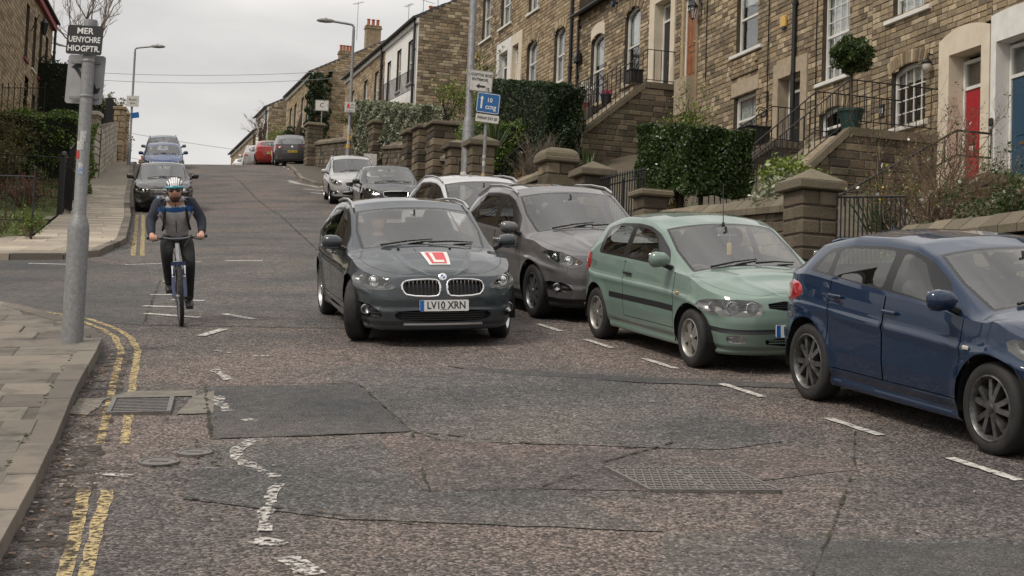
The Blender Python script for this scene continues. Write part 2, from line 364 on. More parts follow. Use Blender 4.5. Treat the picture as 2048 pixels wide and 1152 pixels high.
tar_pink = tarmac('patch_pink', (.022, .019, .018), (.105, .085, .077), (.26, .222, .205), 54)
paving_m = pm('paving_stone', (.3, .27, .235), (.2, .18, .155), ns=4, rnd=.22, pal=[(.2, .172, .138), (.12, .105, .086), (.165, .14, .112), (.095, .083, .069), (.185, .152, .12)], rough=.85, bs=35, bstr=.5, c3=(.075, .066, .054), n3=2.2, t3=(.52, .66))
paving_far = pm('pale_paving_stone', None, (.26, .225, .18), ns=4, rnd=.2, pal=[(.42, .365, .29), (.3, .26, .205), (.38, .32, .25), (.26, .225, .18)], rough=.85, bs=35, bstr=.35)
kerb_m = pm('kerb_stone', (.25, .22, .185), (.15, .135, .115), ns=7, rnd=.38, pal=[(.2, .17, .137), (.11, .097, .08), (.22, .183, .146), (.14, .12, .095)], rough=.85, bs=30, bstr=.4, c3=(.10, .09, .075), n3=2.5)
soil_m = pm('garden_soil', (.07, .055, .04), (.11, .09, .06), ns=9, rough=.95, bs=20, bstr=.6, c3=(.05, .07, .025), n3=.8)
terr_m = pm('terrain_grass', (.07, .08, .035), (.11, .1, .05), ns=.6, rough=.95)

def strip(fL, fR, ys, dz, m=None, n=2):              # sheet between two X(Y) edges, lying dz above the ground function
    m = m or M(); vs = []; fs = []
    for y in ys:
        for k in range(n): x = lerp(fL(y), fR(y), k / (n - 1)); vs.append((x, y, gz(x, y) + dz))
    for i in range(len(ys) - 1):
        for k in range(n - 1): a = i * n + k; fs.append((a, a + 1, a + n + 1, a + n))
    m.add(vs, fs); return m
yr = [float(v) for v in list(np.arange(-60, 160, 1.0))]
g = strip(lambda y: -900, lambda y: -45, [-250, -100] + yr[::4] + [200, 300, 450, 600], -.08); strip(lambda y: -45, lambda y: 45, [-250, -100] + yr + [200, 300, 450, 600], -.08, g); strip(lambda y: 45, lambda y: 900, [-250, -100] + yr[::4] + [200, 300, 450, 600], -.08, g)
single('ground', g, terr_m, 'sloping ground under the hillside street', 'ground', kind='structure')
road = single('road', strip(lambda y: -40, lambda y: 11, [-60] + list(np.arange(-40, 151, 1.0)), 0, n=6), road_m, 'worn pinkish grey asphalt street climbing the hill', 'road', kind='structure')

LKX = pl([-40, -10, 0, 8.1, 10.56, 13.18, 14.89, 16.2], [-.3, -.6, -1.1, -2.51, -2.98, -3.55, -3.87, -4.12])
LFX = pl([30, 32.67, 43, 55.5, 68, 76.2, 90, 125], [-7.72, -7.96, -10.36, -13.47, -16.4, -18.4, -21.5, -29.5])
RKX = pl([-40, 0, 10.2, 14.5, 18.5, 23, 27, 41, 47, 57.5, 62, 65.5, 69, 76.6, 90, 125], [14, 9.1, 5.7, 4.3, 3.0, 1.45, .1, -1.9, -2.75, -4.6, -6.0, -8.29, -9.4, -10.8, -13.6, -20.5])
near_corner = [(-4.12, 16.2), (-4.28, 16.75), (-4.62, 17.5), (-5.2, 18.4), (-5.8, 19.25), (-6.4, 20.0), (-7.3, 20.9), (-8.6, 21.8), (-11, 22.9), (-16, 24.4), (-30, 28)]
far_corner = [(-7.72, 30.0), (-7.62, 29.4), (-7.75, 28.85), (-8.1, 28.5), (-8.6, 28.35), (-9.4, 28.32), (-11, 28.6), (-16, 30.0), (-30, 34)]
def offs(poly, d):                        # offset an open polyline to its left by d
    o = []
    for i, p in enumerate(poly):
        a = Vector(poly[max(i - 1, 0)]); b = Vector(poly[min(i + 1, len(poly) - 1)]); t = (b - a).normalized(); o.append((p[0] - t.y * d, p[1] + t.x * d))
    return o
def resample(poly, step):
    d = [0]; 
    for i in range(1, len(poly)): d.append(d[-1] + math.hypot(poly[i][0] - poly[i - 1][0], poly[i][1] - poly[i - 1][1]))
    n = max(1, round(d[-1] / step)); q = np.linspace(0, d[-1], n + 1)
    return [(float(np.interp(v, d, [p[0] for p in poly])), float(np.interp(v, d, [p[1] for p in poly]))) for v in q]
UP = .12
def piece(parent, name, q, mat, z0, z1, jit=.0):  # stone laid on a 4-corner plan, following the slope
    m = M(); c = Vector((sum(p[0] for p in q) / 4, sum(p[1] for p in q) / 4)); b = Vector((c.x, c.y, gz(*c) + z1))
    tz = rs.uniform(-jit, jit); tx = rs.uniform(-jit, jit)
    ins = .008
    top = []; low = []; bot = []
    for i, p in enumerate(q):
        e = Vector(p); ee = e + (c - e).normalized() * ins * 1.6
        zz = z1 + tz + (tx if i in (0, 3) else -tx)
        top.append((ee.x, ee.y, gz(ee.x, ee.y) + zz)); low.append((e.x, e.y, gz(e.x, e.y) + zz - ins)); bot.append((e.x, e.y, gz(e.x, e.y) + z0))
    m.add(top + low + bot, [(0, 1, 2, 3)] + [(4 + i, 4 + (i + 1) % 4, (i + 1) % 4, i) for i in range(4)] + [(8 + i, 8 + (i + 1) % 4, 4 + (i + 1) % 4, 4 + i) for i in range(4)])
    o = mobj(name, m.mesh(name, b), mat, parent); o.location = b - Vector(parent.location); return o
def kerb(parent, line, side, step=.9, width=.16):
    pts = resample(line, step); o2 = offs(pts, side * width)
    for i in range(len(pts) - 1):
        a, b, c, d = Vector(pts[i]), Vector(pts[i + 1]), Vector(o2[i + 1]), Vector(o2[i])
        if not (inview((a.x, a.y, gz(*a)), .25) or inview((b.x, b.y, gz(*b)), .25)): continue
        g_ = .011 / max((b - a).length, .1); q = [a.lerp(b, g_), a.lerp(b, 1 - g_), d.lerp(c, 1 - g_), d.lerp(c, g_)]
        if side < 0: q = q[::-1]
        piece(parent, 'kerb_stone', [tuple(v) for v in q], kerb_m, -.1, UP + rs.uniform(-.006, .006), .003)
def pave_thing(name, label, poly, zz=UP - .012):
    m = M(); m.prism(poly, lambda x, y: (x, y, gz(x, y) - .1), lambda x, y: (x, y, gz(x, y) + zz)); return single(name, m, paving_joint, label, 'pavement', kind='structure')
paving_joint = pm('paving_joint', (.10, .088, .07), (.065, .058, .045), ns=5, rough=.95, bs=30)
# near left pavement
kl = [(LKX(y), y) for y in np.arange(-12, 16.2, 1.0)] + near_corner
inner = offs(resample(kl, .8), .16)
pav = pave_thing('pavement_near', 'worn flagstone pavement corner beside the sign pole', inner + [(-30, 20), (-30, -12)])
kerb(pav, kl, 1, .95, .2)
P0 = Vector((-3.2, 11.0)); kd = Vector((-.2, .98)).normalized(); kn = Vector((kd.y, -kd.x)); iuv = [((Vector(p) - P0).dot(kd), (Vector(p) - P0).dot(kn)) for p in inner]
for r in range(34):                                      # flags run in courses square to the kerb
    v0 = -6 + r * .60; v1 = v0 + .592; u = -14 + rs.uniform(0, .8)
    while u < .3:
        ua = u + .006; u += rs.uniform(.55, 1.0); ub = u - .006
        q = []
        for uu, vv in ((ua, v0), (ub, v0), (ub, v1), (ua, v1)): uu = min(uu, float(np.interp(vv, [k[0] for k in iuv], [k[1] for k in iuv])) - .012); q.append(tuple(P0 + kd * vv + kn * uu))
        if (Vector(q[0]) - Vector(q[1])).length < .15: continue
        c = (sum(p[0] for p in q) / 4, sum(p[1] for p in q) / 4)
        if not inview((c[0], c[1], gz(*c)), .05) or math.hypot(c[0] + 4.36, c[1] - 15.95) < .3: continue
        piece(pav, 'paving_stone', q, paving_m, .06, UP, .005)
# far left pavement
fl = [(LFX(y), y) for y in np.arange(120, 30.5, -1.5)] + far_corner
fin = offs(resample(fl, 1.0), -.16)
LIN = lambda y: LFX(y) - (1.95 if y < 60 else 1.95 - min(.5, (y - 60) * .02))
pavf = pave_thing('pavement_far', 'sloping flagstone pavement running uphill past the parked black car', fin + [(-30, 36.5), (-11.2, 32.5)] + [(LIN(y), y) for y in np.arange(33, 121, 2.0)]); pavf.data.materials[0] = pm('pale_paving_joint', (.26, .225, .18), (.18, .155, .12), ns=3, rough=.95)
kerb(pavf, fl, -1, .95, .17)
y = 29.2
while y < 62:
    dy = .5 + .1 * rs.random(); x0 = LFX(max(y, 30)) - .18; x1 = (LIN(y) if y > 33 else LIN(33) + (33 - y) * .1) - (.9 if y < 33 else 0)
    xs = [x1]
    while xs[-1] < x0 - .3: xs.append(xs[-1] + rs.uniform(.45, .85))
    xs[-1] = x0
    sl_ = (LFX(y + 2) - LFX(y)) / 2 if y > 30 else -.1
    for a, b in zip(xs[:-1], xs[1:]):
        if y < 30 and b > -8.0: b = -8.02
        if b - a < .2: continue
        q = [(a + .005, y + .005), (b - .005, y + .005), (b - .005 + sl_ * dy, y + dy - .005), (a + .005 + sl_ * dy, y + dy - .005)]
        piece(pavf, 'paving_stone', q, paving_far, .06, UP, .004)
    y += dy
# right pavement
WLY = pl([-14, 12, 20, 30, 38, 60], [7.75, 7.7, 6.0, 5.2, 4.5, 4.2])       # y of the garden wall line in the facade frame
wall_line = [hfw(s, WLY(s)) for s in np.arange(-34, 61, 2.0)]
WX = lambda y: float(np.interp(y, [p[1] for p in wall_line], [p[0] for p in wall_line]))
rk = [(RKX(y), y) for y in np.arange(-6, 100, 1.0)]
pavr = pave_thing('pavement_right', 'narrow paved footway behind the parked cars', offs(resample(rk, 1.0), -.16)[::-1] + [(max(WX(y), RKX(y) + .3) , y) for y in np.arange(-1, 92, 2.0)], UP)
kerb(pavr, [(RKX(y), y) for y in np.arange(56, 95, .5)], -1, .95, .16)

# ---------------------------------------------------------------- asphalt repairs and painted marks (sheets lying on the road)
def sheet(name, poly, dz, mat, label=None, step=None):
    p2 = []
    n = len(poly)
    for i in range(n):
        a, b = Vector(poly[i]), Vector(poly[(i + 1) % n]); k = max(1, int((b - a).length / (step or 2.0)))
        p2 += [tuple(a.lerp(b, j / k)) for j in range(k)]
    if step: p2 = [(x + rs.uniform(-.012, .012), y + rs.uniform(-.02, .02)) for x, y in p2]
    m = M(); tri = geometry.tessellate_polygon([[Vector((p[0], p[1], 0)) for p in p2]])
    vs = [(x, y, gz(x, y) + dz) for x, y in p2]; fs = []
    for t in tri:
        a, b, c = (Vector(p2[i]) for i in t); fs.append(t if (b - a).cross(c - a) > 0 else t[::-1])
    m.add(vs, fs); o = mobj(name, m.mesh(name), mat, road)
    if label: o['label'] = label
    return o
sheet('asphalt_patch', [(-40, 25), (-20, 20), (-9, 22.6), (-6.6, 20.4), (-5.3, 18.9), (-4.2, 18.5), (-5.0, 22.5), (-6.2, 27.0), (-7.6, 28.2), (-9.4, 28.25), (-16, 30), (-40, 36)], .004, tar_side, 'darker asphalt of the side street mouth', .4)
sheet('asphalt_patch', [(-4.2, 18.5), (.2, 18.2), (-4.3, 40), (-6.5, 52), (-10.4, 43), (-7.95, 32.6), (-7.7, 29.5), (-6.2, 27), (-5, 22.5)], .004, tar_grey, 'grey asphalt lane behind the cyclist', .5)
sheet('asphalt_patch', [(-2.63, 13.9), (-1.33, 14.11), (-.71, 11.84), (-2.1, 11.48)], .008, tar_dark, 'dark smooth asphalt repair', .15)
sheet('asphalt_patch', [(-1.57, 14.1), (-1.62, 15.3), (-.61, 15.2), (1.06, 14.4), (1.8, 12.6), (2.0, 11.6), (1.5, 11.25), (-.45, 11.5), (-.69, 11.86), (-1.31, 14.11)], .005, tar_grey, 'pale grey asphalt repair', .2)
sheet('asphalt_patch', [(-.61, 15.35), (1.06, 14.72), (2.43, 14.42), (4.2, 14.2), (4.2, 13.9), (2.43, 14.1), (1.06, 14.4), (-.3, 14.98)], .007, tar_dark, 'narrow dark trench repair across the street', .2)
sheet('asphalt_patch', [(-.96, 11.7), (-.5, 11.55), (.6, 11.3), (1.5, 11.2), (2.0, 11.5), (2.3, 10.6), (1.0, 9.9), (.19, 9.93), (-.48, 9.83)], .004, tar_pink, 'pinkish asphalt repair', .2)
sheet('asphalt_patch', [(-2.1, 11.48), (-.96, 11.7), (-.48, 9.83), (.19, 9.95), (.9, 8.9), (-.9, 9.1), (-1.9, 9.6)], .006, tar_grey, 'grey asphalt repair in the foreground', .2)
sheet('asphalt_patch', [(.9, 8.9), (3.2, 8.75), (3.4, 6.0), (.4, 6.0)], .006, tar_grey, 'grey asphalt repair at the lower edge', .2)
sheet('asphalt_patch', [(1.55, 8.72), (3.3, 8.6), (3.4, 7.6), (1.5, 7.5)], .009, tar_dark, 'dark asphalt repair at the lower right', .2)
crack_m = pm('crack_dirt', (.018, .017, .014), (.035, .04, .015), ns=5, rough=.95, alpha=(11, .47))
def ribbon(pts, wd, dz, mat, name, jit=.0, label=None):
    m = M(); pts = resample(pts, .12); L_, R_ = offs(pts, wd / 2), offs(pts, -wd / 2)
    J = [rs.uniform(-jit, jit) for _ in pts]; K = [rs.uniform(-jit, jit) for _ in pts]
    vs = []
    for i in range(len(pts)):
        for q, j in ((R_[i], J[i]), (L_[i], K[i])): x, y = q[0] + j, q[1] + j; vs.append((x, y, gz(x, y) + dz))
    m.add(vs, [(2 * i, 2 * i + 2, 2 * i + 3, 2 * i + 1) for i in range(len(pts) - 1)])
    o = mobj(name, m.mesh(name), mat, road)
    if label: o['label'] = label
    return o
for pts, wd in [([(-16.5, 84), (-11.6, 67), (-6.9, 46.7), (-3.75, 30.9), (-2.3, 24)], .08), ([(-11.3, 65.2), (-8.3, 62.5), (-5.2, 58)], .16), ([(-2.63, 13.9), (-2.1, 11.48)], .05), ([(-2.1, 11.48), (-.71, 11.84), (.2, 11.4), (1.5, 11.2)], .035),
                ([(-1.31, 14.1), (-.7, 11.84), (-.46, 9.85)], .03), ([(-.48, 9.83), (.19, 9.93), (.5, 10.4)], .035), ([(-4.26, 18.5), (-2.19, 18.44), (.5, 18.2)], .04), ([(-4.25, 18.5), (-5.4, 24.5)], .05), ([(2.6, 12.0), (2.3, 10.6), (1.75, 8.7), (1.4, 7.5)], .03),
                ([(-2.2, 11.45), (-2.02, 10.6), (-3.0, 10.3)], .04), ([(-.2, 8.9), (-1.9, 9.6)], .03), ([(-2.63, 13.95), (-1.33, 14.16)], .03), ([(.64, 10.75), (1.2, 11.5)], .05)]:
    ribbon(pts, wd * .42, .012, crack_m, 'road_crack', .012)
dirt_m = pm('gutter_dirt', (.03, .025, .02), (.06, .05, .04), ns=14, rough=.95, alpha=(7, .46, .2), bs=40, bstr=.8)
gutter = [(LKX(y) + .16, y) for y in np.arange(6.5, 16.4, .5)]
ribbon(gutter, .34, .007, dirt_m, 'gutter_dirt', .03)
ribbon([(LFX(y) + .12, y) for y in np.arange(31, 60, .8)], .22, .007, dirt_m, 'gutter_dirt', .02)
yel = pm('yellow_road_paint', (.50, .38, .17), (.36, .28, .15), ns=9, rough=.75, alpha=(26, .40, .16))
wht = pm('white_road_paint', (.56, .54, .50), (.38, .36, .33), ns=9, rough=.75, alpha=(22, .34, .16))
wht2 = pm('worn_white_paint', (.55, .52, .48), (.36, .34, .31), ns=9, rough=.75, alpha=(24, .44, .14))
for o_ in (0, 1):
    k = [0, .17][o_]
    ribbon([(-2.09 + k * .5, 7.4), (-2.13 + k * .6, 7.91), (-2.33 + k * .65, 8.83), (-2.56 + k * .85, 9.83)], .075, .005, yel, 'yellow_line', .006)
    ribbon([(-2.85 + k, 11.3), (-3.2 + k, 12.9), (-3.51 + k, 14.29), (-3.95 + k, 16.3), (-4.3 + k, 17.4), (-4.62 + k, 18.1), (-5.05 + k * .4, 18.85 + k), (-5.55, 19.45 + k), (-6.2, 20.05 + k), (-7.4, 21.1 + k)], .065, .005, yel, 'yellow_line', .006)
    ribbon([(-7.05 + k, 29.6), (-7.27 + k, 30.5), (-8.9 + k, 37.5), (-10.9 + k, 45.95)], .085, .007, yel, 'yellow_line', .006)
def dash(a, b, wd, mat=wht, dz=.01): return ribbon([a, b], wd, dz, mat, 'white_mark', .006)
DX = pl([5, 10.57, 18.53, 26.5, 47.12, 57.47, 65.8, 71.6, 82], [5.1, 3.2, .46, -2.2, -4.88, -6.7, -8.11, -9.52, -12.2])
for y0 in (7.0, 8.75, 10.3, 11.85, 13.6, 15.25, 16.75, 18.2, 20, 21.8, 23.6, 42, 43.7, 45.4, 47.1, 48.9, 50.7, 52.5, 54.3, 56.1, 58, 60, 62, 64, 66, 68, 70, 72, 74, 76, 78, 80):
    dash((DX(y0), y0), (DX(y0 + .72), y0 + .72), .075)
for a, b in [((-8.35, 27.5), (-7.3, 27.3)), ((-6.66, 27.4), (-6.1, 27.7)), ((-5.9, 27.9), (-5.5, 28.2)), ((-4.51, 19.7), (-3.75, 19.3)), ((-4.75, 20.6), (-4.2, 20.5)), ((-5.0, 22.1), (-4.6, 22.15)), ((-4.55, 21.4), (-4.1, 21.35)), ((-5.3, 24.2), (-5.0, 24.2)), ((-3.55, 19.75), (-3.1, 19.2)), ((-3.38, 17.5), (-3.25, 18.15))]:
    dash(a, b, .11)
for a, b in [((-5.15, 28.5), (-4.49, 28.6)), ((-9.0, 66.2), (-7.9, 63.8)), ((-9.8, 68.5), (-9.0, 66.2)), ((-9.6, 67.2), (-8.2, 64.6)), ((-8.4, 62.8), (-5.8, 60)), ((-7.8, 60.6), (-5.5, 58))]: dash(a, b, .16)
for pts, wd in [([(-2.74, 14.95), (-2.68, 14.75), (-2.5, 14.3)], .12), ([(-2.42, 13.4), (-2.35, 13.1), (-2.2, 12.65)], .12), ([(-2.0, 12.3), (-1.9, 12.22)], .1), ([(-1.78, 11.5), (-1.86, 11.2), (-1.82, 10.8), (-1.62, 10.5), (-1.46, 10.2)], .13),
                ([(-1.40, 10.0), (-1.36, 9.2), (-1.3, 8.8)], .1), ([(-1.33, 8.62), (-1.18, 8.5)], .17), ([(-1.1, 8.28), (-.9, 7.95)], .17), ([(-2.6, 10.25), (-2.35, 10.2)], .1), ([(-2.55, 15.9), (-2.4, 15.9)], .12), ([(-3.0, 16.3), (-2.8, 16.1)], .08)]:
    ribbon(pts, wd * .75, .011, wht2, 'worn_white_mark', .02)

# ---------------------------------------------------------------- ironwork set in the road
iron_m = pm('cast_iron', (.2, .185, .17), (.13, .12, .11), ns=20, rough=.55, metal=.4, bs=50, bstr=.3)
def road_frame(x, y, ax, up=.0):                      # local frame lying on the road, x axis along ax
    o = Vector((x, y, gz(x, y) + up)); e = .05
    a = Vector(ax).normalized(); X = Vector((a.x, a.y, (gz(x + a.x * e, y + a.y * e) - gz(x, y)) / e)).normalized()
    b = Vector((-a.y, a.x)); Y = Vector((b.x, b.y, (gz(x + b.x * e, y + b.y * e) - gz(x, y)) / e)).normalized(); Z = X.cross(Y).normalized()
    return Matrix(((X.x, Y.x, Z.x, o.x), (X.y, Y.y, Z.y, o.y), (X.z, Y.z, Z.z, o.z), (0, 0, 0, 1)))
t = T('drain_grate', 'rectangular slotted iron drain grate in the gutter by the kerb', 'drain grate', (0, 0, 0), road_frame(-2.93, 12.85, (.985, .17), .014))
m = M(); W_, D_ = .46, .72
for sx in (-1, 1): m.box((sx * W_ / 2, 0, 0), (.035, D_, .03))
for sy in (-1, 1): m.box((0, sy * D_ / 2, 0), (W_ + .035, .035, .03))
t.part('frame', m, iron_m); m = M(); m.box((0, 0, -.009), (W_, D_, .002)); t.part('pit_shade', m, dark_room)  # flat black sheet under the bars, painted as the shade of the pit
for i in range(9): m = M(); m.box((0, -D_ / 2 + .06 + i * (D_ - .12) / 8, .003), (W_ - .04, .032, .005)); t.part('bar', m, iron_m)
conc_m = pm('concrete_collar', (.19, .17, .142), (.12, .108, .09), ns=9, rough=.9, bs=40, bstr=.5)
for q in [[(-3.42, 12.5), (-3.24, 12.45), (-3.3, 13.25), (-3.52, 13.2)], [(-3.3, 13.27), (-2.6, 13.38), (-2.66, 13.72), (-3.2, 13.6)], [(-2.58, 12.5), (-2.3, 12.55), (-2.5, 13.7), (-2.62, 13.38)]]: sheet('concrete_collar', q, .009, conc_m, step=.1)
t = T('manhole_cover', 'diamond shaped iron manhole cover set in the foreground asphalt', 'manhole cover', (0, 0, 0), road_frame(1.18, 10.23, (1, .02), .012))
sk = lambda u, v: (u * .40 + v * .11 * -1, v * .345)
def skq(m, u0, u1, v0, v1, z0, z1): m.prism([sk(u0, v0), sk(u1, v0), sk(u1, v1), sk(u0, v1)], lambda x, y: (x, y, z0), lambda x, y: (x, y, z1))
m = M(); skq(m, -1, 1, -1, 1, -.01, .004); t.part('plate', m, iron_m)
m = M()
for a in (-1, 1): skq(m, a - .025, a + .025, -1.03, 1.03, -.01, .012); skq(m, -1, 1, a - .03, a + .03, -.01, .0115)
skq(m, -.015, .015, -1, 1, .004, .010); t.part('rim', m, iron_m)
for i in range(15):
    for j in range(9):
        u, v = -.9 + i * 1.8 / 14, -.85 + j * 1.7 / 8
        if abs(u) < .06: continue
        m = M(); u += .06 * (j % 2) - .03; skq(m, u - .036, u + .036, v - .05, v + .05, .004, .013); t.part('stud', m, iron_m)
for (x, y, r, lb) in [(-2.29, 10.65, .135, 'small round iron stop cover nearest the kerb'), (-2.12, 10.97, .12, 'small round iron stop cover behind the other one')]:
    t = T('stop_cover', lb, 'utility cover', (0, 0, 0), road_frame(x, y, (1, 0), .011), group='small round covers')
    m = M(); m.lathe([(0, .003), (r * .82, .003), (r * .82, -.004)], n=20); t.part('lid', m, iron_m, smooth=30); m = M(); m.lathe([(r * .86, -.004), (r * .86, .006), (r, .006), (r, -.01)], n=20); t.part('rim', m, iron_m, smooth=30)
    m = M(); m.box((0, 0, .005), (r * .9, .03, .008)); t.part('lifting_bar', m, iron_m)
# litter in the gutter
lm = pm('litter', (.5, .45, .4), pal=[(.55, .52, .48), (.35, .2, .1), (.6, .58, .55), (.25, .16, .09), (.5, .3, .2)], rough=.8)
m = M()
for i in range(230):
    y = rs.uniform(8, 16); x = LKX(y) + abs(rs.gauss(.03, .16)) + .02; s_ = rs.uniform(.006, .022)
    if i > 170: y = rs.uniform(7.5, 20); x = rs.uniform(LKX(y) + .1, 3)
    if i > 205: y = rs.uniform(31, 36); x = LFX(y) + abs(rs.gauss(.08, .15)); s_ *= 1.6
    m.box((x, y, gz(x, y) + .012), (s_, s_ * rs.uniform(.4, 2), .006), Matrix.Rotation(rs.uniform(0, 6), 3, 'Z'))
single('gutter_litter', m, lm, 'scattered litter and grit along the gutters', 'litter', kind='stuff')
mossm = pm('moss', (.05, .075, .015), (.08, .1, .03), ns=30, rough=1, rnd=.3)
m = M()
for i in range(260):
    k = rs.random()
    if k < .5: y = rs.uniform(8, 16.5); x = LKX(y) - .205 + rs.gauss(0, .012); z = UP
    elif k < .8: y = rs.uniform(10.5, 14.2); x = lerp(-2.1, -2.63, (y - 11.48) / 2.42) + rs.gauss(0, .02); z = .008
    else: y = rs.uniform(31, 50); x = LFX(y) - .18 + rs.gauss(0, .015); z = UP
    if math.sin(y * 3.1) + math.sin(y * 7.7) < .2: continue
    m.box((x, y, gz(x, y) + z + .004), (.014, .017, .004), Matrix.Rotation(rs.uniform(0, 6), 3, 'Z'))
single('joint_moss', m, mossm, 'green moss in the kerb joints and asphalt seams', 'moss', kind='stuff')
# ================================================================ HOUSES
def stone_unit(seed):                     # one dressed stone, unit box with chamfered uneven face towards +y
    r = random.Random(seed); m = M(); k = .10
    J = lambda a: a + r.uniform(-.05, .05)
    back = [(-.5, -.5, -.5), (.5, -.5, -.5), (.5, -.5, .5), (-.5, -.5, .5)]
    mid = [(-.5, .25, -.5), (.5, .25, -.5), (.5, .25, .5), (-.5, .25, .5)]
    fr = [(J(-.5 + k * .7), .5 + r.uniform(-.12, .1), J(-.5 + k)), (J(.5 - k * .7), .5 + r.uniform(-.12, .1), J(-.5 + k)), (J(.5 - k * .7), .5 + r.uniform(-.12, .1), J(.5 - k)), (J(-.5 + k * .7), .5 + r.uniform(-.12, .1), J(.5 - k))]
    m.add(back + mid + fr, [(3, 2, 1, 0)[::-1], (8, 9, 10, 11)[::-1]] + [(4 + i, 4 + (i + 1) % 4, 8 + (i + 1) % 4, 8 + i)[::-1] for i in range(4)] + [(i, (i + 1) % 4, 4 + (i + 1) % 4, 4 + i)[::-1] for i in range(4)])
    return m
STONES = [stone_unit(i) for i in range(6)]
def stone_meshes(mat, tag):
    r = []
    for i, m in enumerate(STONES): me = m.mesh('stone_' + tag); me.materials.append(mat); r.append(me)
    return r
def hset(mat, tag): return {'mat': mat, 'me': stone_meshes(mat, tag)}
grey_stone = hset(pm('grey_brown_stone', None, (.10, .08, .058), ns=5, pal=[(.40, .31, .195), (.20, .148, .09), (.48, .385, .25), (.11, .085, .058), (.38, .28, .165), (.29, .23, .155), (.54, .44, .30), (.14, .105, .07), (.44, .33, .2)], rnd=.25, rough=.9, bs=26, bstr=.9, c3=(.12, .092, .062), n3=.7, t3=(.55, .76)), 'grey')
tan_stone = hset(pm('tan_stone', None, (.2, .14, .075), ns=5, pal=[(.42, .32, .20), (.28, .205, .125), (.48, .38, .25), (.19, .14, .09), (.40, .295, .18), (.34, .265, .175), (.47, .375, .24)], rnd=.22, rough=.9, bs=26, bstr=.7), 'tan')
dark_stone = hset(pm('mossy_wall_stone', None, (.06, .05, .037), ns=5, pal=[(.17, .135, .09), (.10, .08, .055), (.20, .155, .10), (.065, .053, .039), (.145, .11, .074), (.22, .175, .12)], rnd=.4, rough=.92, bs=24, bstr=.9, c3=(.055, .05, .035), n3=1.1, t3=(.52, .68)), 'dark')
pale_stone = hset(pm('pale_wall_stone', None, (.3, .27, .22), ns=6, pal=[(.5, .46, .38), (.38, .33, .26), (.56, .52, .44), (.3, .26, .2)], rnd=.12, rough=.92, bs=20, bstr=.8), 'pale')
mortar = pm('mortar', (.085, .067, .045), (.05, .04, .028), ns=7, rough=.95, bs=40, bstr=.4)
mortar_dark = pm('dark_mortar', (.08, .067, .05), (.05, .043, .032), ns=7, rough=.95, bs=40, bstr=.4)
slate = pm('roof_slate', (.065, .065, .072), (.10, .10, .108), ns=3, rnd=.3, rough=.6, bs=20, bstr=.3)
stone_trim = pm('dressed_stone', (.40, .33, .24), (.31, .25, .18), ns=6, rough=.85, bs=45, bstr=.3)
gutter_m = black_iron

def lay(W, z0, z1, s0, s1, opens, hc=.14, ln=(.2, .42), seed=1, y=0, proud=.022):
    """courses of stones on a wall face W(s, y, z) -> list of stones and of mortar strips.  opens: (a, b, zlo, zhi, rise)"""
    r = random.Random(seed); st = []; mo = []; z = z0
    while z < z1 - .03:
        h = min(hc * r.uniform(.88, 1.14), z1 - z); zc = z + h / 2; iv = [(s0, s1)] if not callable(s0) else [(s0(zc), s1(zc))]
        for (a, b, lo, hi, rise) in opens:
            if not (lo < zc < hi): continue
            if rise and zc > hi - rise:
                c_, hw = (a + b) / 2, (b - a) / 2; R_ = (hw * hw + rise * rise) / (2 * rise); dz_ = zc - (hi - R_); hw2 = math.sqrt(max(0, R_ * R_ - dz_ * dz_)); a, b = c_ - hw2, c_ + hw2
            nv = []
            for (p, q) in iv:
                if b <= p or a >= q: nv.append((p, q)); continue
                if a - p > .02: nv.append((p, a))
                if q - b > .02: nv.append((b, q))
            iv = nv
        for (p, q) in iv:
            mo.append((p, q, z, z + h)); x = p
            while x < q - .015:
                l = r.uniform(*ln); 
                if x == p: l *= r.uniform(.5, 1)
                if q - (x + l) < ln[0] * .6: l = q - x
                g_ = .007
                st.append((x + l / 2, zc, l - 2 * g_, h - 2 * g_, r.uniform(.35, 1) * proud, r.randrange(6)))
                x += l
        z += h
    return st, mo
def build_wall(t, name, sset, st, mo, W, mort, limit=300, frame=HF, extra=None, mfront=.0, parent=None, sname='stone', rot=None):
    """W(s, off, z) -> frame coordinates; largest in view become single stones, the rest one mesh"""
    m = M()
    for (p, q, za, zb) in mo:
        a, b, c, d = W(p, mfront, za), W(q, mfront, za), W(q, mfront, zb), W(p, mfront, zb); m.quad(b, a, d, c)
    if extra: extra(m)
    wo = t.part(name, m, mort, parent)
    def key(s):
        p = frame @ Vector(W(s[0], 0, s[1])); 
        return (s[2] * s[3]) / camdist(p) ** 2 if inview(p, .01) else 0
    ks = sorted(range(len(st)), key=lambda i: -key(st[i])); n = 0; rest = M()
    ex = (Vector(W(1, 0, 0)) - Vector(W(0, 0, 0))).normalized(); ang = math.atan2(ex.y, ex.x)
    # stone meshes face +y; wall face looks along W's 'off' axis
    ey = (Vector(W(0, 1, 0)) - Vector(W(0, 0, 0))).normalized(); flip = 1 if ex.cross(Vector((0, 0, 1))).dot(ey) < 0 else -1
    a2 = math.atan2(-ey.x, ey.y)
    for j, i in enumerate(ks):
        s, z, l, h, pr, k = st[i]; c = Vector(W(s, pr / 2 + mfront - .01, z))
        if j < limit and key(st[i]) > 0:
            o = t.inst(sname, sset['me'][k], c, (l, pr + .02, h), (0, 0, a2), wo)
        else:
            u = STONES[k]; R_ = Matrix.Rotation(a2, 3, 'Z'); rest.add([c + R_ @ Vector((v[0] * l, v[1] * (pr + .02), v[2] * h)) for v in u.v[4:]], [tuple(q - 4 for q in f) for f in u.f[1:6]])
    if rest.v: t.part('stonework', rest, sset['mat'], wo, kind='stuff')
    return wo

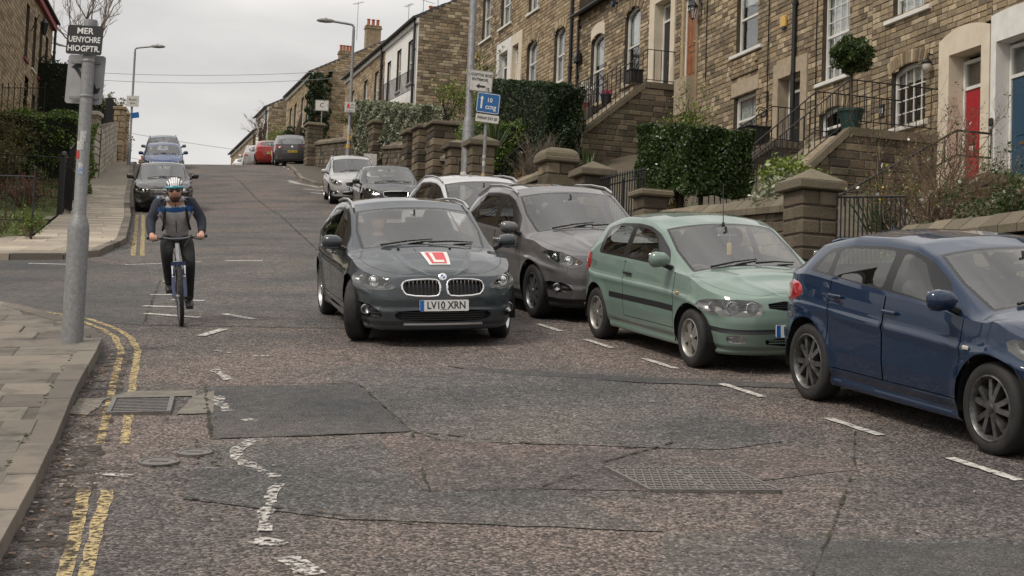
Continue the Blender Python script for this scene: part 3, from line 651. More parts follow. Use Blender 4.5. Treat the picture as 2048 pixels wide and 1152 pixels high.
def window(t, a, b, z0, z1, rise=0, depth=.13, bars=(0, 0), sash=True, sill=True, back='dark', frame_m=None, sill_m=None, sill_ext=.1, lintel=None, blind=0):
    fm = frame_m or white_paint; f = .055; y = -depth
    m = M(); n = 10
    def top(s):
        if not rise: return z1
        c_, hw = (a + b) / 2, (b - a) / 2; R_ = (hw * hw + rise * rise) / (2 * rise); return z1 - R_ + math.sqrt(max(0, R_ * R_ - (s - c_) ** 2))
    ss = [lerp(a, b, i / n) for i in range(n + 1)]
    m.bb((a, y - .05, z0), (a + f, y + .02, top(a) + .02)); m.bb((b - f, y - .05, z0), (b, y + .02, top(b) + .02)); m.bb((a + f, y - .05, z0), (b - f, y + .02, z0 + f + .02))
    for p, q in zip(ss[:-1], ss[1:]):
        m.prism([(p, top(p) - f - .02), (q, top(q) - f - .02), (q, top(q) + .01), (p, top(p) + .01)], lambda x, z: (x, y - .05, z), lambda x, z: (x, y + .02, z))
    w_ = t.part('window', m, fm)
    if sash:
        zm = lerp(z0, z1, .5); m = M(); m.bb((a + f, y - .045, zm - .03), (b - f, y + .012, zm + .03)); t.part('meeting_rail', m, fm, w_)
    nb, nv = bars
    if nb or nv:
        for i in range(1, nb + 1): x = lerp(a + f, b - f, i / (nb + 1)); m = M(); m.bb((x - .011, y - .035, z0 + f), (x + .011, y - .005, top(x) - f)); t.part('glazing_bar', m, fm, w_)
        for i in range(1, nv + 1): z = lerp(z0 + f, z1 - f - rise, i / (nv + 1)); m = M(); m.bb((a + f, y - .037, z - .011), (b - f, y - .003, z + .011)); t.part('glazing_bar', m, fm, w_)
    zm = lerp(z0, z1, .5)
    for za, zb in ([(z0 + .02, zm), (zm, z1 - .03 - rise * .3)] if sash else [(z0 + .02, z1 - .03 - rise * .3)]):
        m = M(); m.bb((a + .02, y - .03, za), (b - .02, y - .022, zb)); t.part('pane', m, win_glass, w_)
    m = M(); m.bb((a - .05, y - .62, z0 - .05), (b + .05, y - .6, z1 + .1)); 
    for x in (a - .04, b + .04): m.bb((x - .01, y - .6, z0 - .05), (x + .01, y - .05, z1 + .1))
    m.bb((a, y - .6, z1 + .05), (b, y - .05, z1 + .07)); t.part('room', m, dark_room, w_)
    if back == 'curtain' or blind:
        m = M(); k = 14
        for side in (0, 1):
            for i in range(k):
                u0, u1 = i / k, (i + 1) / k; wid = .34 * (b - a) if not blind else (b - a) / 2
                x0 = a + .03 + u0 * wid if side == 0 else b - .03 - u0 * wid; x1 = a + .03 + u1 * wid if side == 0 else b - .03 - u1 * wid
                o0, o1 = .02 * math.sin(i * 1.9), .02 * math.sin((i + 1) * 1.9); zb = z0 + .03 if not blind else lerp(z1, z0, blind)
                m.quad((x0, y - .1 + o0, zb), (x1, y - .1 + o1, zb), (x1, y - .1 + o1, z1), (x0, y - .1 + o0, z1))
        t.part('curtain', m, curtain_mat, w_)
    if sill: m = M(); m.bev(((a + b) / 2, -.02, z0 - .05), (b - a + 2 * sill_ext, .22, .1), .012); t.part('sill', m, sill_m or white_paint, w_)
    m = M()
    m.bb((a - .012, y - .05, z0), (a, -.004, top(a))); m.bb((b, y - .05, z0), (b + .012, -.004, top(b)))
    for p, q in zip(ss[:-1], ss[1:]): m.prism([(p, top(p) + .01), (q, top(q) + .01), (q, top(q) + .03), (p, top(p) + .03)], lambda x, z: (x, y - .05, z), lambda x, z: (x, -.004, z))
    t.part('reveal', m, mortar, w_)
    if lintel == 'arch':                                  # brick voussoirs over the opening
        k = max(7, int((b - a) / .085)); c_, hw = (a + b) / 2, (b - a) / 2; rr = max(rise, .06); R_ = (hw * hw + rr * rr) / (2 * rr); th = math.asin(min(1, hw / R_)); zc = z1 - R_
        for i in range(k):
            an = lerp(-th * 1.12, th * 1.12, (i + .5) / k); q = (R_ + .16) * math.sin(an); h = (R_ + .16) * math.cos(an)
            o = t.inst('voussoir', vous, (c_ + q, .012, zc + h), (th * 2.24 * (R_ + .05) / k * .86, .05, .3), (0, an, 0), w_)
    if lintel in ('stone', 'white', 'cream'):
        m = M(); lm_ = {'stone': stone_trim, 'white': white_paint, 'cream': cream_paint}[lintel]
        if rise:
            for p, q in zip(ss[:-1], ss[1:]): m.prism([(p, top(p) + .03), (q, top(q) + .03), (q, top(q) + .42), (p, top(p) + .42)], lambda x, z: (x, -.05, z), lambda x, z: (x, .03, z))
        else: m.bev(((a + b) / 2, -.01, z1 + .22), (b - a + .3, .1, .4), .012)
        t.part('lintel', m, lm_, w_)
    return w_
vous = None
def door(t, a, b, z0, z1, mat, y=-.45, fan=.5, panels=True, frame_m=None, knob=True, letter=True, num=None):
    fm = frame_m or white_paint
    m = M(); zt = z1 + .06
    m.bb((a - .07, y - .06, z0), (a, y + .03, z1 + (fan + .14 if fan else .07))); m.bb((b, y - .06, z0), (b + .07, y + .03, z1 + (fan + .14 if fan else .07))); m.bb((a, y - .06, z1), (b, y + .03, z1 + .07))
    if fan: m.bb((a, y - .06, z1 + fan + .07), (b, y + .03, z1 + fan + .14))
    fr_ = t.part('door_frame', m, fm)
    if fan:
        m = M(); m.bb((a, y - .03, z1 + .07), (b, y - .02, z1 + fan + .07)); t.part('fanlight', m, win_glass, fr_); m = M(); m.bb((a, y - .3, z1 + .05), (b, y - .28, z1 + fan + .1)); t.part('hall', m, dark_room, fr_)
    m = M(); m.bb((a + .004, y - .05, z0 + .01), (b - .004, y, z1 - .004)); d = t.part('door', m, mat)
    w_ = b - a
    if panels:
        for (u0, u1, v0, v1) in ((.16, .46, .46, .92), (.54, .84, .46, .92), (.16, .46, .07, .33), (.54, .84, .07, .33)):
            m = M(); m.bev((a + w_ * (u0 + u1) / 2, y + .002, lerp(z0, z1, (v0 + v1) / 2)), (w_ * (u1 - u0), .03, (z1 - z0) * (v1 - v0)), .014); t.part('panel', m, mat, d)
    if knob: m = M(); m.lathe([(0, .06), (.03, .055), (.04, .03), (.02, .01), (.03, 0)], (a + w_ * .2, y, lerp(z0, z1, .5)), 'y', 12); t.part('knob', m, brass, d, smooth=60)
    if letter: m = M(); m.bev((a + w_ / 2, y + .008, lerp(z0, z1, .39)), (w_ * .45, .014, .065), .006); t.part('letterbox', m, brass, d)
    return d
brass = pm('aged_brass', (.32, .2, .09), rough=.35, metal=.9)
def drainpipe(t, s, z0, z1, y=.09, r=.05, mat=None):
    m = M(); m.tube([(s, y, z0), (s, y, z1)], r, 10); p = t.part('drainpipe', m, mat or black_iron, smooth=60)
    z = z0 + .6
    while z < z1: m = M(); m.lathe([(r * 1.25, -.04), (r * 1.25, .04)], (s, y, z), n=10); m.box((s, y - .06, z), (.16, .03, .05)); t.part('pipe_bracket', m, mat or black_iron, p); z += 1.8
def roof(t, s0, s1, ze, depth=7.5, pitch=34, name='roof', mat=None, over=.22):
    h = math.tan(rad(pitch)) * depth / 2; m = M()
    pr = [(over, ze - .1), (-depth / 2, ze + h), (-depth - over, ze - .1), (-depth - over, ze - .2), (-depth / 2, ze + h - .12), (over, ze - .2)]
    m.prism(pr, lambda y, z: (s1 - .002, y, z), lambda y, z: (s0 + .002, y, z)); ro = t.part(name, m, slate)
    m = M(); m.tube([(s0 + .003, over + .06, ze - .16), (s1 - .003, over + .06, ze - .16)], .065, 8); t.part('gutter', m, gutter_m, ro)
    k = int((s1 - s0) / .5); sl_ = math.hypot(depth / 2 + over, h + .1)
    for i in range(6):                                   # slate courses that the low viewpoint shows above the gutter
        u = i / 16; mm = M(); c0 = Vector((0, over, ze - .1)).lerp(Vector((0, -depth / 2, ze + h)), u); c1 = Vector((0, over, ze - .1)).lerp(Vector((0, -depth / 2, ze + h)), u + 1 / 15)
        x = s0 + .01
        while x < s1 - .05:
            l = min(.3, s1 - .01 - x); mm.add([(x, c0.y, c0.z + .035), (x + l - .012, c0.y, c0.z + .035), (x + l - .012, c1.y, c1.z + .012), (x, c1.y, c1.z + .012)], [(0, 1, 2, 3)[::-1]]); x += .3
        t.part('slate_course', mm, slate, ro, kind='stuff')
    return ro
def shell(t, s0, s1, z0, ze, depth=7.5, pitch=34, mat=None, gables=(1, 1)):   # back and side walls, solid behind the facade
    h = math.tan(rad(pitch)) * depth / 2; m = M()
    for s, on in ((s0 + .004, gables[0]), (s1 - .004, gables[1])):
        if not on: continue
        m.add([(s, -.006, z0), (s, -depth, z0), (s, -depth, ze - .11), (s, -depth / 2, ze + h - .13), (s, -.006, ze - .11)], [(0, 1, 2, 3, 4) if s > s0 + 1 else (4, 3, 2, 1, 0)])
    m.quad((s0, -depth, z0), (s1, -depth, z0), (s1, -depth, ze - .1), (s0, -depth, ze - .1)); m.quad((s0, -.8, z0), (s1, -.8, z0), (s1, -.8, ze), (s0, -.8, ze)); return t.part('shell_wall', m, mat or mortar)
def chimney(t, s, y, z0, z1, pots=3, w_=.9, d_=.5, mat=None):
    m = M(); m.bev((s, y, (z0 + z1) / 2), (d_, w_, z1 - z0), .01); m.box((s, y, z1 - .12), (d_ + .12, w_ + .12, .1)); m.box((s, y, z1 + .03), (d_ + .06, w_ + .06, .06)); c = t.part('chimney', m, mat or mortar)
    for i in range(pots):
        m = M(); yy = y + (i - (pots - 1) / 2) * w_ / max(pots, 1) * .95; m.lathe([(.0, .0), (.13, 0), (.11, .05), (.1, .38), (.125, .4), (.125, .45), (.08, .45), (.08, .1)], (s, yy, z1 + .06), n=12); t.part('chimney_pot', m, pot_m if i % 3 != 2 else terracotta, c, smooth=40)
pot_m = pm('chimney_pot_clay', (.36, .10, .045), (.28, .08, .04), ns=5, rough=.8)
terracotta = pm('terracotta', (.40, .13, .07), (.30, .10, .06), ns=6, rough=.85)
def aerial(s, y, z0, h, lab, frame=HF, az=0):
    t = T('television_aerial', lab, 'aerial', (s, y, z0), frame, group='roof aerials'); m = M(); m.bar((s, y, z0), (s, y, z0 + h), .018); t.part('mast', m, galv)
    m = M(); c_, s_ = math.cos(az), math.sin(az); m.bar((s - .5 * c_, y - .5 * s_, z0 + h - .06), (s + .5 * c_, y + .5 * s_, z0 + h - .06), .012)
    for i in range(7): k = -.48 + i * .16; m.bar((s + k * c_ - .16 * s_, y + k * s_ + .16 * c_, z0 + h - .06), (s + k * c_ + .16 * s_, y + k * s_ - .16 * c_, z0 + h - .06), .007, 4)
    t.part('antenna', m, galv)
_vm = M(); _vm.bev((0, 0, 0), (1, 1, 1), .12); vous = _vm.mesh('voussoir'); vous.materials.append(grey_stone['mat'])

ZF = pl([-14, -8, 0, 5, 8.5, 11, 16, 22, 30, 38, 47, 64, 76, 100, 150], [5.4, 5.9, 6.9, 8.0, 8.6, 9.0, 10.2, 11.2, 13.2, 14.4, 16.3, 17.6, 18.6, 19.3, 20.3])   # garden level at the facades
def facade(t, s0, s1, z0, ze, opens, sset, mort, seed, limit=300, hc=.135, ln=(.2, .4)):
    st, mo = lay(None, z0, ze, s0, s1, opens, hc, ln, seed)
    return build_wall(t, 'wall', sset, st, mo, lambda s, o, z: (s, o, z), mort, limit)
def porch(t, a, b, oa, ob, z0, zo, zt, mat, rise=.0, depth=.46):        # painted surround with a deep doorway
    m = M(); n = 8; pr = .05
    m.bb((a, -.05, z0), (oa, pr, zo)); m.bb((ob, -.05, z0), (b, pr, zo))
    ss = [lerp(a, b, i / n) for i in range(n + 1)]; tp = lambda s: zt - rise * ((2 * (s - a) / (b - a) - 1) ** 2)
    for p, q in zip(ss[:-1], ss[1:]): m.prism([(p, zo), (q, zo), (q, tp(q)), (p, tp(p))], lambda x, z: (x, -.05, z), lambda x, z: (x, pr, z))
    m.bb((oa - .02, -depth - .1, z0), (oa, -.05, zo)); m.bb((ob, -depth - .1, z0), (ob + .02, -.05, zo)); m.bb((oa, -depth - .1, zo), (ob, -.05, zo + .03))
    return t.part('door_surround', m, mat)
def opening(a, b, z0, z1, rise=0): return (a, b, z0, z1, rise)

red_paint = pm('red_gloss_paint', (.33, .008, .018), rough=.3, coat=.3); blue_paint = pm('blue_door_paint', (.018, .055, .10), rough=.4)
black_paint = pm('black_door_paint', (.014, .015, .018), rough=.4); wood_door = pm('varnished_wood', (.28, .10, .03), (.18, .06, .018), ns=4, rough=.4)
# ---- house A, blue door (right edge of the picture)
z0 = 4.0
t = T('terraced_house', 'stone terraced house with the blue front door in a white surround', 'house', (-4, 0, z0), HF, group='terraced houses on the right')
ops = [opening(-2.24, -.60, 5, 10.6), opening(-5.2, -4.1, 8.2, 9.9, .2), opening(-5.2, -4.1, 11.2, 12.9), opening(-2.3, -1.2, 11.3, 13)]
facade(t, -7, -.6, z0, 14.2, ops, grey_stone, mortar, 1, 120)
porch(t, -2.25, -.62, -1.95, -.8, 6.2, 10.0, 10.62, white_paint, .05, .34); door(t, -1.87, -.88, 7.0, 9.25, blue_paint, y=-.3, fan=.55)
m = M(); m.bb((-1.949, -.29, 6.2), (-.801, .3, 7.0)); t.part('doorstep', m, stone_trim)
window(t, -5.2, -4.1, 8.2, 9.9, .2, lintel='arch'); window(t, -5.2, -4.1, 11.2, 12.9); window(t, -2.3, -1.2, 11.3, 13); roof(t, -7, -.6, 14.3); shell(t, -7, -.6, z0, 14.3); chimney(t, -6.6, -3.75, 15.6, 17.9)
# ---- house B, red door
z0 = 5.0
t = T('terraced_house', 'stone terraced house with the red front door in a cream surround', 'house', (1.7, 0, z0), HF, group='terraced houses on the right')
ops = [opening(-.595, 1.28, 5, 10.45), opening(1.85, 3.25, 8.8, 10.2, .12), opening(1.96, 3.24, 11.36, 13.0)]
facade(t, -.6, 4.15, z0, 14.2, ops, grey_stone, mortar, 2)
porch(t, -.58, 1.28, -.28, .89, 6.1, 10.05, 10.6, cream_paint, .18, .38); door(t, -.20, .81, 7.08, 9.30, red_paint, y=-.34, fan=.5)
m = M(); m.bb((-.279, -.33, 6.2), (.889, .3, 7.06)); t.part('doorstep', m, stone_trim)
window(t, 1.85, 3.25, 8.8, 10.2, .12, bars=(3, 3), sash=False, lintel='arch', blind=.25); window(t, 1.96, 3.24, 11.36, 13, bars=(3, 3), sill_ext=.3, back='curtain', blind=1); roof(t, -.6, 4.15, 14.3); shell(t, -.6, 4.15, z0, 14.3); chimney(t, 3.9, -3.75, 15.6, 17.9)
m = M(); m.box((3.62, .03, 9.3), (.2, .03, .3)); np_ = t.part('number_plaque', m, black_paint); text_obj('numerals', '18', .17, white_paint, np_, Matrix.Translation(Vector((3.62, .047, 9.3)) - t.b) @ Matrix.Rotation(math.pi, 4, 'Z') @ Matrix.Rotation(rad(90), 4, 'X'))
def wall_lamp(s, z, lab):
    q = T('wall_lamp', lab, 'lamp', (s, .05, z), HF, group='wall lamps'); m = M(); m.tube([(s, .03, z + .2), (s, .15, z + .22), (s, .17, z + .1)], .018, 6); m.lathe([(.0, .12), (.05, .11), (.11, .02), (.1, 0)], (s, .17, z), n=12); q.part('hood', m, black_iron, smooth=50)
    m = M(); m.lathe([(.095, 0), (.1, -.08), (.07, -.17), (.0, -.19)], (s, .17, z), n=12); q.part('globe', m, lamp_glass, smooth=60); m = M(); m.lathe([(.105, -.02), (.108, 0)], (s, .17, z), n=12); q.part('band', m, black_iron)
lamp_glass = pm('opal_glass', (.5, .47, .42), rough=.2)
wall_lamp(1.55, 10.0, 'round black wall lamp with pale globe beside the red door')
def lantern(s, z, lab):
    q = T('wall_lantern', lab, 'lantern', (s, .05, z), HF, group='iron lanterns'); m = M(); m.tube([(s, .02, z + .1), (s, .16, z + .42), (s, .3, z + .38), (s, .3, z + .3)], .015, 6); m.box((s, .02, z), (.08, .03, .4)); q.part('bracket', m, black_iron)
    m = M(); m.lathe([(.0, .36), (.03, .3), (.16, .12), (.15, .1)], (s, .3, z - .06), n=6); m.lathe([(.06, -.24), (.0, -.3)], (s, .3, z - .06), n=6)
    for i in range(6): a = i * math.pi / 3; m.bar((s + .14 * math.cos(a), .3 + .14 * math.sin(a), z + .05), (s + .07 * math.cos(a), .3 + .07 * math.sin(a), z - .3), .01, 4)
    q.part('cage', m, black_iron); m = M(); m.lathe([(.13, .1), (.06, -.23)], (s, .3, z - .06), n=6); q.part('glass', m, win_glass)
# ---- house C, stone surround doorway
z0 = 6.5
t = T('terraced_house', 'stone terraced house with a plain stone door surround and tall barred sash window', 'house', (6.6, 0, z0), HF, group='terraced houses on the right')
ops = [opening(5.22, 6.52, 10.45, 12.75), opening(5.28, 6.58, 8.85, 9.78, .11), opening(7.22, 9.05, 8.0, 11.4)]
facade(t, 4.15, 9.35, z0, 15.0, ops, grey_stone, mortar, 3)
window(t, 5.22, 6.52, 10.48, 12.75, bars=(3, 5), back='curtain', sill_ext=.22, blind=.96); window(t, 5.28, 6.58, 8.88, 9.78, .11, lintel='arch')
porch(t, 7.22, 9.05, 7.55, 8.77, 8.0, 11.0, 11.4, stone_trim, 0, .34); door(t, 7.63, 8.69, 9.08, 10.6, black_paint, y=-.3, fan=.25)
m = M(); m.bb((7.551, -.29, 8.2), (8.769, .3, 9.05)); t.part('doorstep', m, stone_trim)
drainpipe(t, 7.86, 8.6, 15.0, r=.06); roof(t, 4.15, 9.35, 15.1); shell(t, 4.15, 9.35, z0, 15.1); chimney(t, 9.1, -3.75, 16.4, 18.6)
def alarm(s, z, lab, y=.0):
    q = T('alarm_box', lab, 'alarm box', (s, y, z), HF, group='burglar alarm boxes'); m = M(); m.bev((s, y + .06, z), (.26, .09, .3), .02); q.part('case', m, alarm_y); m = M(); m.bev((s, y + .06, z - .18), (.14, .07, .07), .02); q.part('strobe', m, alarm_b); m = M(); m.box((s + .136, y + .06, z), (.008, .086, .28)); q.part('side_plate', m, white_paint)
alarm_y = pm('alarm_yellow', (.6, .38, .1), rough=.5); alarm_b = pm('alarm_blue', (.02, .04, .08), rough=.3)
alarm(8.5, 12.47, 'pale yellow alarm box beside the thick black drainpipe')
# ---- house D, wooden door
z0 = 7.5
t = T('terraced_house', 'stone terraced house with the varnished wooden door and dark brick panel', 'house', (12, 0, z0), HF, group='terraced houses on the right')
ops = [opening(10.09, 11.44, 9.0, 10.95), opening(10.1, 11.4, 12.16, 14.1), opening(13.95, 15.0, 11.0, 14.9)]
facade(t, 9.35, 15.25, z0, 15.6, ops, grey_stone, mortar, 4)
window(t, 10.09, 11.44, 9.62, 10.95, sash=True, lintel='stone', blind=.8); window(t, 10.1, 11.4, 12.16, 14.1, sill_ext=.3, sill_m=white_paint, blind=.3)
m = M(); m.bb((10.06, -.5, 9.0), (11.27, -.02, 9.5)); t.part('window_apron', m, pm('slate_panel', (.05, .06, .06), rough=.6))
dbr = pm('dark_brick', None, (.03, .025, .022), ns=6, pal=[(.05, .04, .035), (.10, .07, .055), (.035, .03, .028), (.075, .055, .045)], rnd=.15, rough=.85, bs=20)
for j in range(4):
    for i in range(6):
        x = 10.0 + i * .27 + (.13 if j % 2 else 0)
        if x + .25 < 11.75: t.inst('dark_brick', vous, (x + .125, .03, 11.56 + j * .125), (.25, .07, .112)).data = vous
porch(t, 13.9, 15.1, 14.06, 14.94, 11.0, 14.6, 14.9, grey_stone['mat'], depth=.25); door(t, 14.13, 14.87, 12.1, 14.2, wood_door, y=-.06, fan=.3); m = M(); m.bb((14.061, -.05, 11), (14.939, .3, 12.08)); t.part('doorstep', m, stone_trim)
roof(t, 9.35, 15.25, 15.7); shell(t, 9.35, 15.25, z0, 15.7); chimney(t, 14.95, -3.75, 17, 19)
lantern(13.75, 14.0, 'black iron lantern hanging beside the varnished wooden door')
# ---- house E, black door
z0 = 8.7
t = T('terraced_house', 'stone terraced house with the black front door in a cream surround', 'house', (19.5, 0, z0), HF, group='terraced houses on the right')
ops = [opening(15.62, 17.62, 11, 15.3), opening(18.45, 19.75, 12.8, 15.3, .2), opening(21.58, 22.85, 12.62, 15.05, .16)]
facade(t, 15.25, 24.2, z0, 16.12, ops, grey_stone, mortar, 5)
porch(t, 15.62, 17.62, 15.95, 17.2, 11, 14.95, 15.35, cream_paint, 0, .32); door(t, 16.03, 17.12, 12.2, 14.34, black_paint, y=-.28, fan=.42); m = M(); m.bb((15.951, -.27, 11), (17.199, .3, 12.16)); t.part('doorstep', m, stone_trim)
window(t, 18.45, 19.75, 12.8, 15.3, .2, lintel='arch', back='curtain', blind=.45, sill_m=stone_trim); window(t, 21.58, 22.85, 12.62, 15.05, .16, lintel='cream', back='curtain', blind=.4, sill_m=stone_trim)
drainpipe(t, 24.0, 11.5, 15.95, r=.045); roof(t, 15.25, 24.2, 16.24, 7.5, 30); shell(t, 15.25, 24.2, z0, 16.24, pitch=30)
q = T('security_lamp', 'small dark security lamp under the eaves of the black door house', 'lamp', (20.5, 0, 15.7), HF); m = M(); m.lathe([(0, .12), (.09, .1), (.11, 0), (.0, 0)], (20.5, .12, 15.7), 'y', 10); q.part('head', m, alarm_b, smooth=50); m = M(); m.box((20.5, .05, 15.75), (.06, .1, .06)); q.part('arm', m, black_iron)
q = T('junction_box', 'black cable junction box on the black drainpipe', 'junction box', (23.95, .1, 14.55), HF); m = M(); m.bev((23.85, .14, 14.55), (.34, .2, .36), .03); q.part('case', m, black_iron); m = M(); m.lathe([(0, .05), (.09, .04), (.09, 0)], (23.75, .24, 14.6), 'y', 10); q.part('dial', m, galv, smooth=40)
# ---- houses F and G
t = T('terraced_house', 'tan stone house with the cream half of the paired doorways', 'house', (27.8, 0, 11.6), HF, group='terraced houses on the right')
ops = [opening(25.6, 26.75, 14.12, 16.2, .2), opening(28.75, 29.95, 14.6, 16.35, .18), opening(30.55, 31.9, 13, 17.1), opening(28.78, 29.95, 17.5, 19.2), opening(25.7, 26.85, 17.5, 19.2)]
facade(t, 24.2, 31.9, 11.6, 20.6, ops, tan_stone, mortar, 6)
for a in ops[:2]: window(t, a[0], a[1], a[2], a[3], a[4], lintel='arch', back='curtain')
for a in ops[3:]: window(t, a[0], a[1], a[2], a[3], back='curtain', sill_ext=.2)
porch(t, 30.55, 31.9, 30.95, 31.75, 13, 16.6, 17.06, cream_paint, 0, .2); door(t, 31.02, 31.68, 13.8, 15.9, cream_paint, y=-.16, fan=.4)
drainpipe(t, 24.75, 12, 20.4, r=.06); roof(t, 24.2, 31.9, 20.7); shell(t, 24.2, 31.9, 11.6, 20.7)
t = T('terraced_house', 'tan stone house with the white half of the paired doorways', 'house', (35, 0, 13), HF, group='terraced houses on the right')
ops = [opening(31.9, 33.85, 13.5, 17.1), opening(32.3, 33.55, 17.68, 19.5), opening(35.05, 36.2, 17.68, 19.6), opening(35.05, 36.25, 14.8, 16.4)]
facade(t, 31.9, 38.3, 13, 20.6, ops, grey_stone, mortar, 7)
porch(t, 31.9, 33.85, 32.35, 33.5, 13.5, 16.6, 17.06, white_paint, 0, .24); door(t, 32.42, 33.43, 14.2, 16.0, black_paint, y=-.2, fan=.4); window(t, 32.3, 33.55, 17.7, 19.5, sill_ext=.25, back='curtain'); window(t, 35.05, 36.2, 17.7, 19.6, sill_ext=.3, back='curtain'); window(t, 35.05, 36.25, 14.8, 16.4, back='curtain')
roof(t, 31.9, 38.3, 20.7); shell(t, 31.9, 38.3, 13, 20.7)
alarm(34.2, 19.5, 'small orange alarm box high on the tan stone house'); alarm(36.9, 17.2, 'orange alarm box beside the far end of the tan stone house')
q = T('floodlight_box', 'small black box fixed above the tree at the house end', 'lamp', (37.6, .05, 15.9), HF); m = M(); m.bev((37.6, .12, 15.9), (.3, .16, .25), .03); q.part('case', m, black_iron); m = M(); m.bar((37.6, .1, 16), (37.6, .1, 17), .012); q.part('cable', m, black_iron)

# ---- far terraces beyond the gap
far_brick = pm('far_gable_stone', (.32, .24, .15), (.2, .15, .095), ns=2.2, rough=.9, bs=9, bstr=.6, c3=(.38, .29, .19), n3=5)
def far_house(s0, s1, z0, ze, lab, wallm, sset, wins, gable=True, seed=1, pitch=28, chim=None, depth=8.0, yo=0, limit=0, door_at=None, ivy=False, stone_gable=False):
    FR = HF @ Matrix.Translation((0, yo, 0)); t = T('terraced_house', lab, 'house', ((s0 + s1) / 2, 0, z0), FR, group='terraced houses on the right'); h = math.tan(rad(pitch)) * depth / 2
    ops = [opening(a, b, c, d) for a, b, c, d in wins]
    if sset:
        st, mo = lay(None, z0, ze, s0, s1, ops, .17, (.3, .6), seed); build_wall(t, 'wall', sset, st, mo, lambda s, o, z: (s, o, z), mortar, limit, FR)
    else:
        m = M(); xs = sorted({s0, s1, *[v for o in ops for v in o[:2]]}); zs = sorted({z0, ze, *[v for o in ops for v in o[2:4]]})
        for a, b in zip(xs[:-1], xs[1:]):
            for c, d in zip(zs[:-1], zs[1:]):
                if not any(o[0] < (a + b) / 2 < o[1] and o[2] < (c + d) / 2 < o[3] for o in ops): m.quad((b, 0, c), (a, 0, c), (a, 0, d), (b, 0, d))
        t.part('wall', m, wallm)
    for a, b, c, d in wins: window(t, a, b, c, d, sill_ext=.08, back='curtain' if (a * 7) % 2 > 1 else 'dark')
    roof(t, s0, s1, ze, depth, pitch)
    if stone_gable:
        def hi(z): return 0
        e = ze - .12
        W2 = lambda s, o, z: (s0 - o, -s, z)
        lo = lambda z: .0 if z <= e else (z - e) / math.tan(rad(pitch)); st, mo = lay(None, z0, ze + h - .2, lo, (lambda z: depth if z <= e else depth - (z - e) / math.tan(rad(pitch))), [], .155, (.25, .5), seed + 50)
        build_wall(t, 'gable_wall', stone_gable, st, mo, W2, mortar, limit, FR)
    shell(t, s0 + (.02 if stone_gable else 0), s1, z0, ze, depth, pitch, far_brick)
    m = M(); m.bb((s0 + .02, .002, ze - .42), (s1 - .02, .12, ze - .18)); t.part('fascia', m, white_paint)
    for (cs, cy, n) in chim or []: chimney(t, cs, cy, ze + h * (1 - abs(cy + depth / 2) / (depth / 2)) - .3, ze + h + .9, n, 1.0, .6, far_brick)
    drainpipe(t, s0 + .35, z0, ze - .2, r=.07, y=.12)
    return t
render_white = pm('white_render', (.78, .77, .75), (.68, .67, .65), ns=1.5, rough=.7)
far_house(47.2, 54.2, 15.5, 21.4, 'white rendered terraced house with a tall stone gable', render_white, None, [(48.3, 49.2, 18.2, 20.4), (50.6, 51.5, 18.2, 20.4), (52.8, 53.6, 18.0, 20.2)], seed=21, chim=[(47.8, -4.4, 3), (53.9, -4, 4)], stone_gable=grey_stone, limit=150)
far_house(54.2, 64.2, 16.0, 21.4, 'brown stone terraced house next to the white rendered one', None, tan_stone, [(55.6, 56.5, 18.2, 20.2), (58.2, 59.1, 18.2, 20.2), (61.6, 62.5, 18.3, 20.2)], seed=22, chim=[(59, -4, 4), (63.6, -4, 2)], limit=60)
th = far_house(74.7, 84.5, 17.5, 23.9, 'tan stone terraced house with ivy climbing its corner', None, tan_stone, [(75.9, 76.8, 20.6, 22.7), (77.8, 78.7, 20.6, 22.7), (80.4, 81.3, 20.6, 22.7), (82.2, 83.1, 20.6, 22.7), (76.4, 77.4, 18, 19.8)], seed=23, chim=[(75.4, -4, 3), (84, -4, 4)], stone_gable=tan_stone, depth=9.5, limit=60)
far_house(92.6, 98.2, 18.2, 24.6, 'small white rendered house far up the street', render_white, None, [(93.8, 94.7, 21.4, 23.4), (96, 96.9, 21.4, 23.4)], seed=24, stone_gable=grey_stone, chim=[(98, -4, 3)])
far_house(98.2, 112, 18.4, 23.6, 'brown stone house beyond the small white one', None, tan_stone, [(100, 101, 20.6, 22.4), (103, 104, 20.6, 22.4), (107, 108, 20.6, 22.4)], seed=25, chim=[(105, -4, 3)])
far_house(128, 150, 17.8, 21.9, 'low tan house at the far end of the street', None, tan_stone, [(131, 132, 19, 21), (138, 139, 19, 21)], seed=26, yo=9, depth=7, chim=[(129, -3, 2)])
for a in [(52.0, -2.2, 24.2, 2.0, 'tall thin aerial on the white house roof', .4), (58.2, -3.0, 23.9, 2.8, 'tall aerial between the chimney stacks', .9), (64, -3.6, 23.8, 2.4, 'aerial above the brown stone roof', .2), (75.8, -3.0, 26.4, 2.6, 'forked aerial beside the two red chimney pots', .5), (47.5, -1.0, 22.0, 2.4, 'bare aerial mast at the white house corner', 1.2)]: aerial(a[0], a[1], a[2], a[3], a[4], az=a[5])
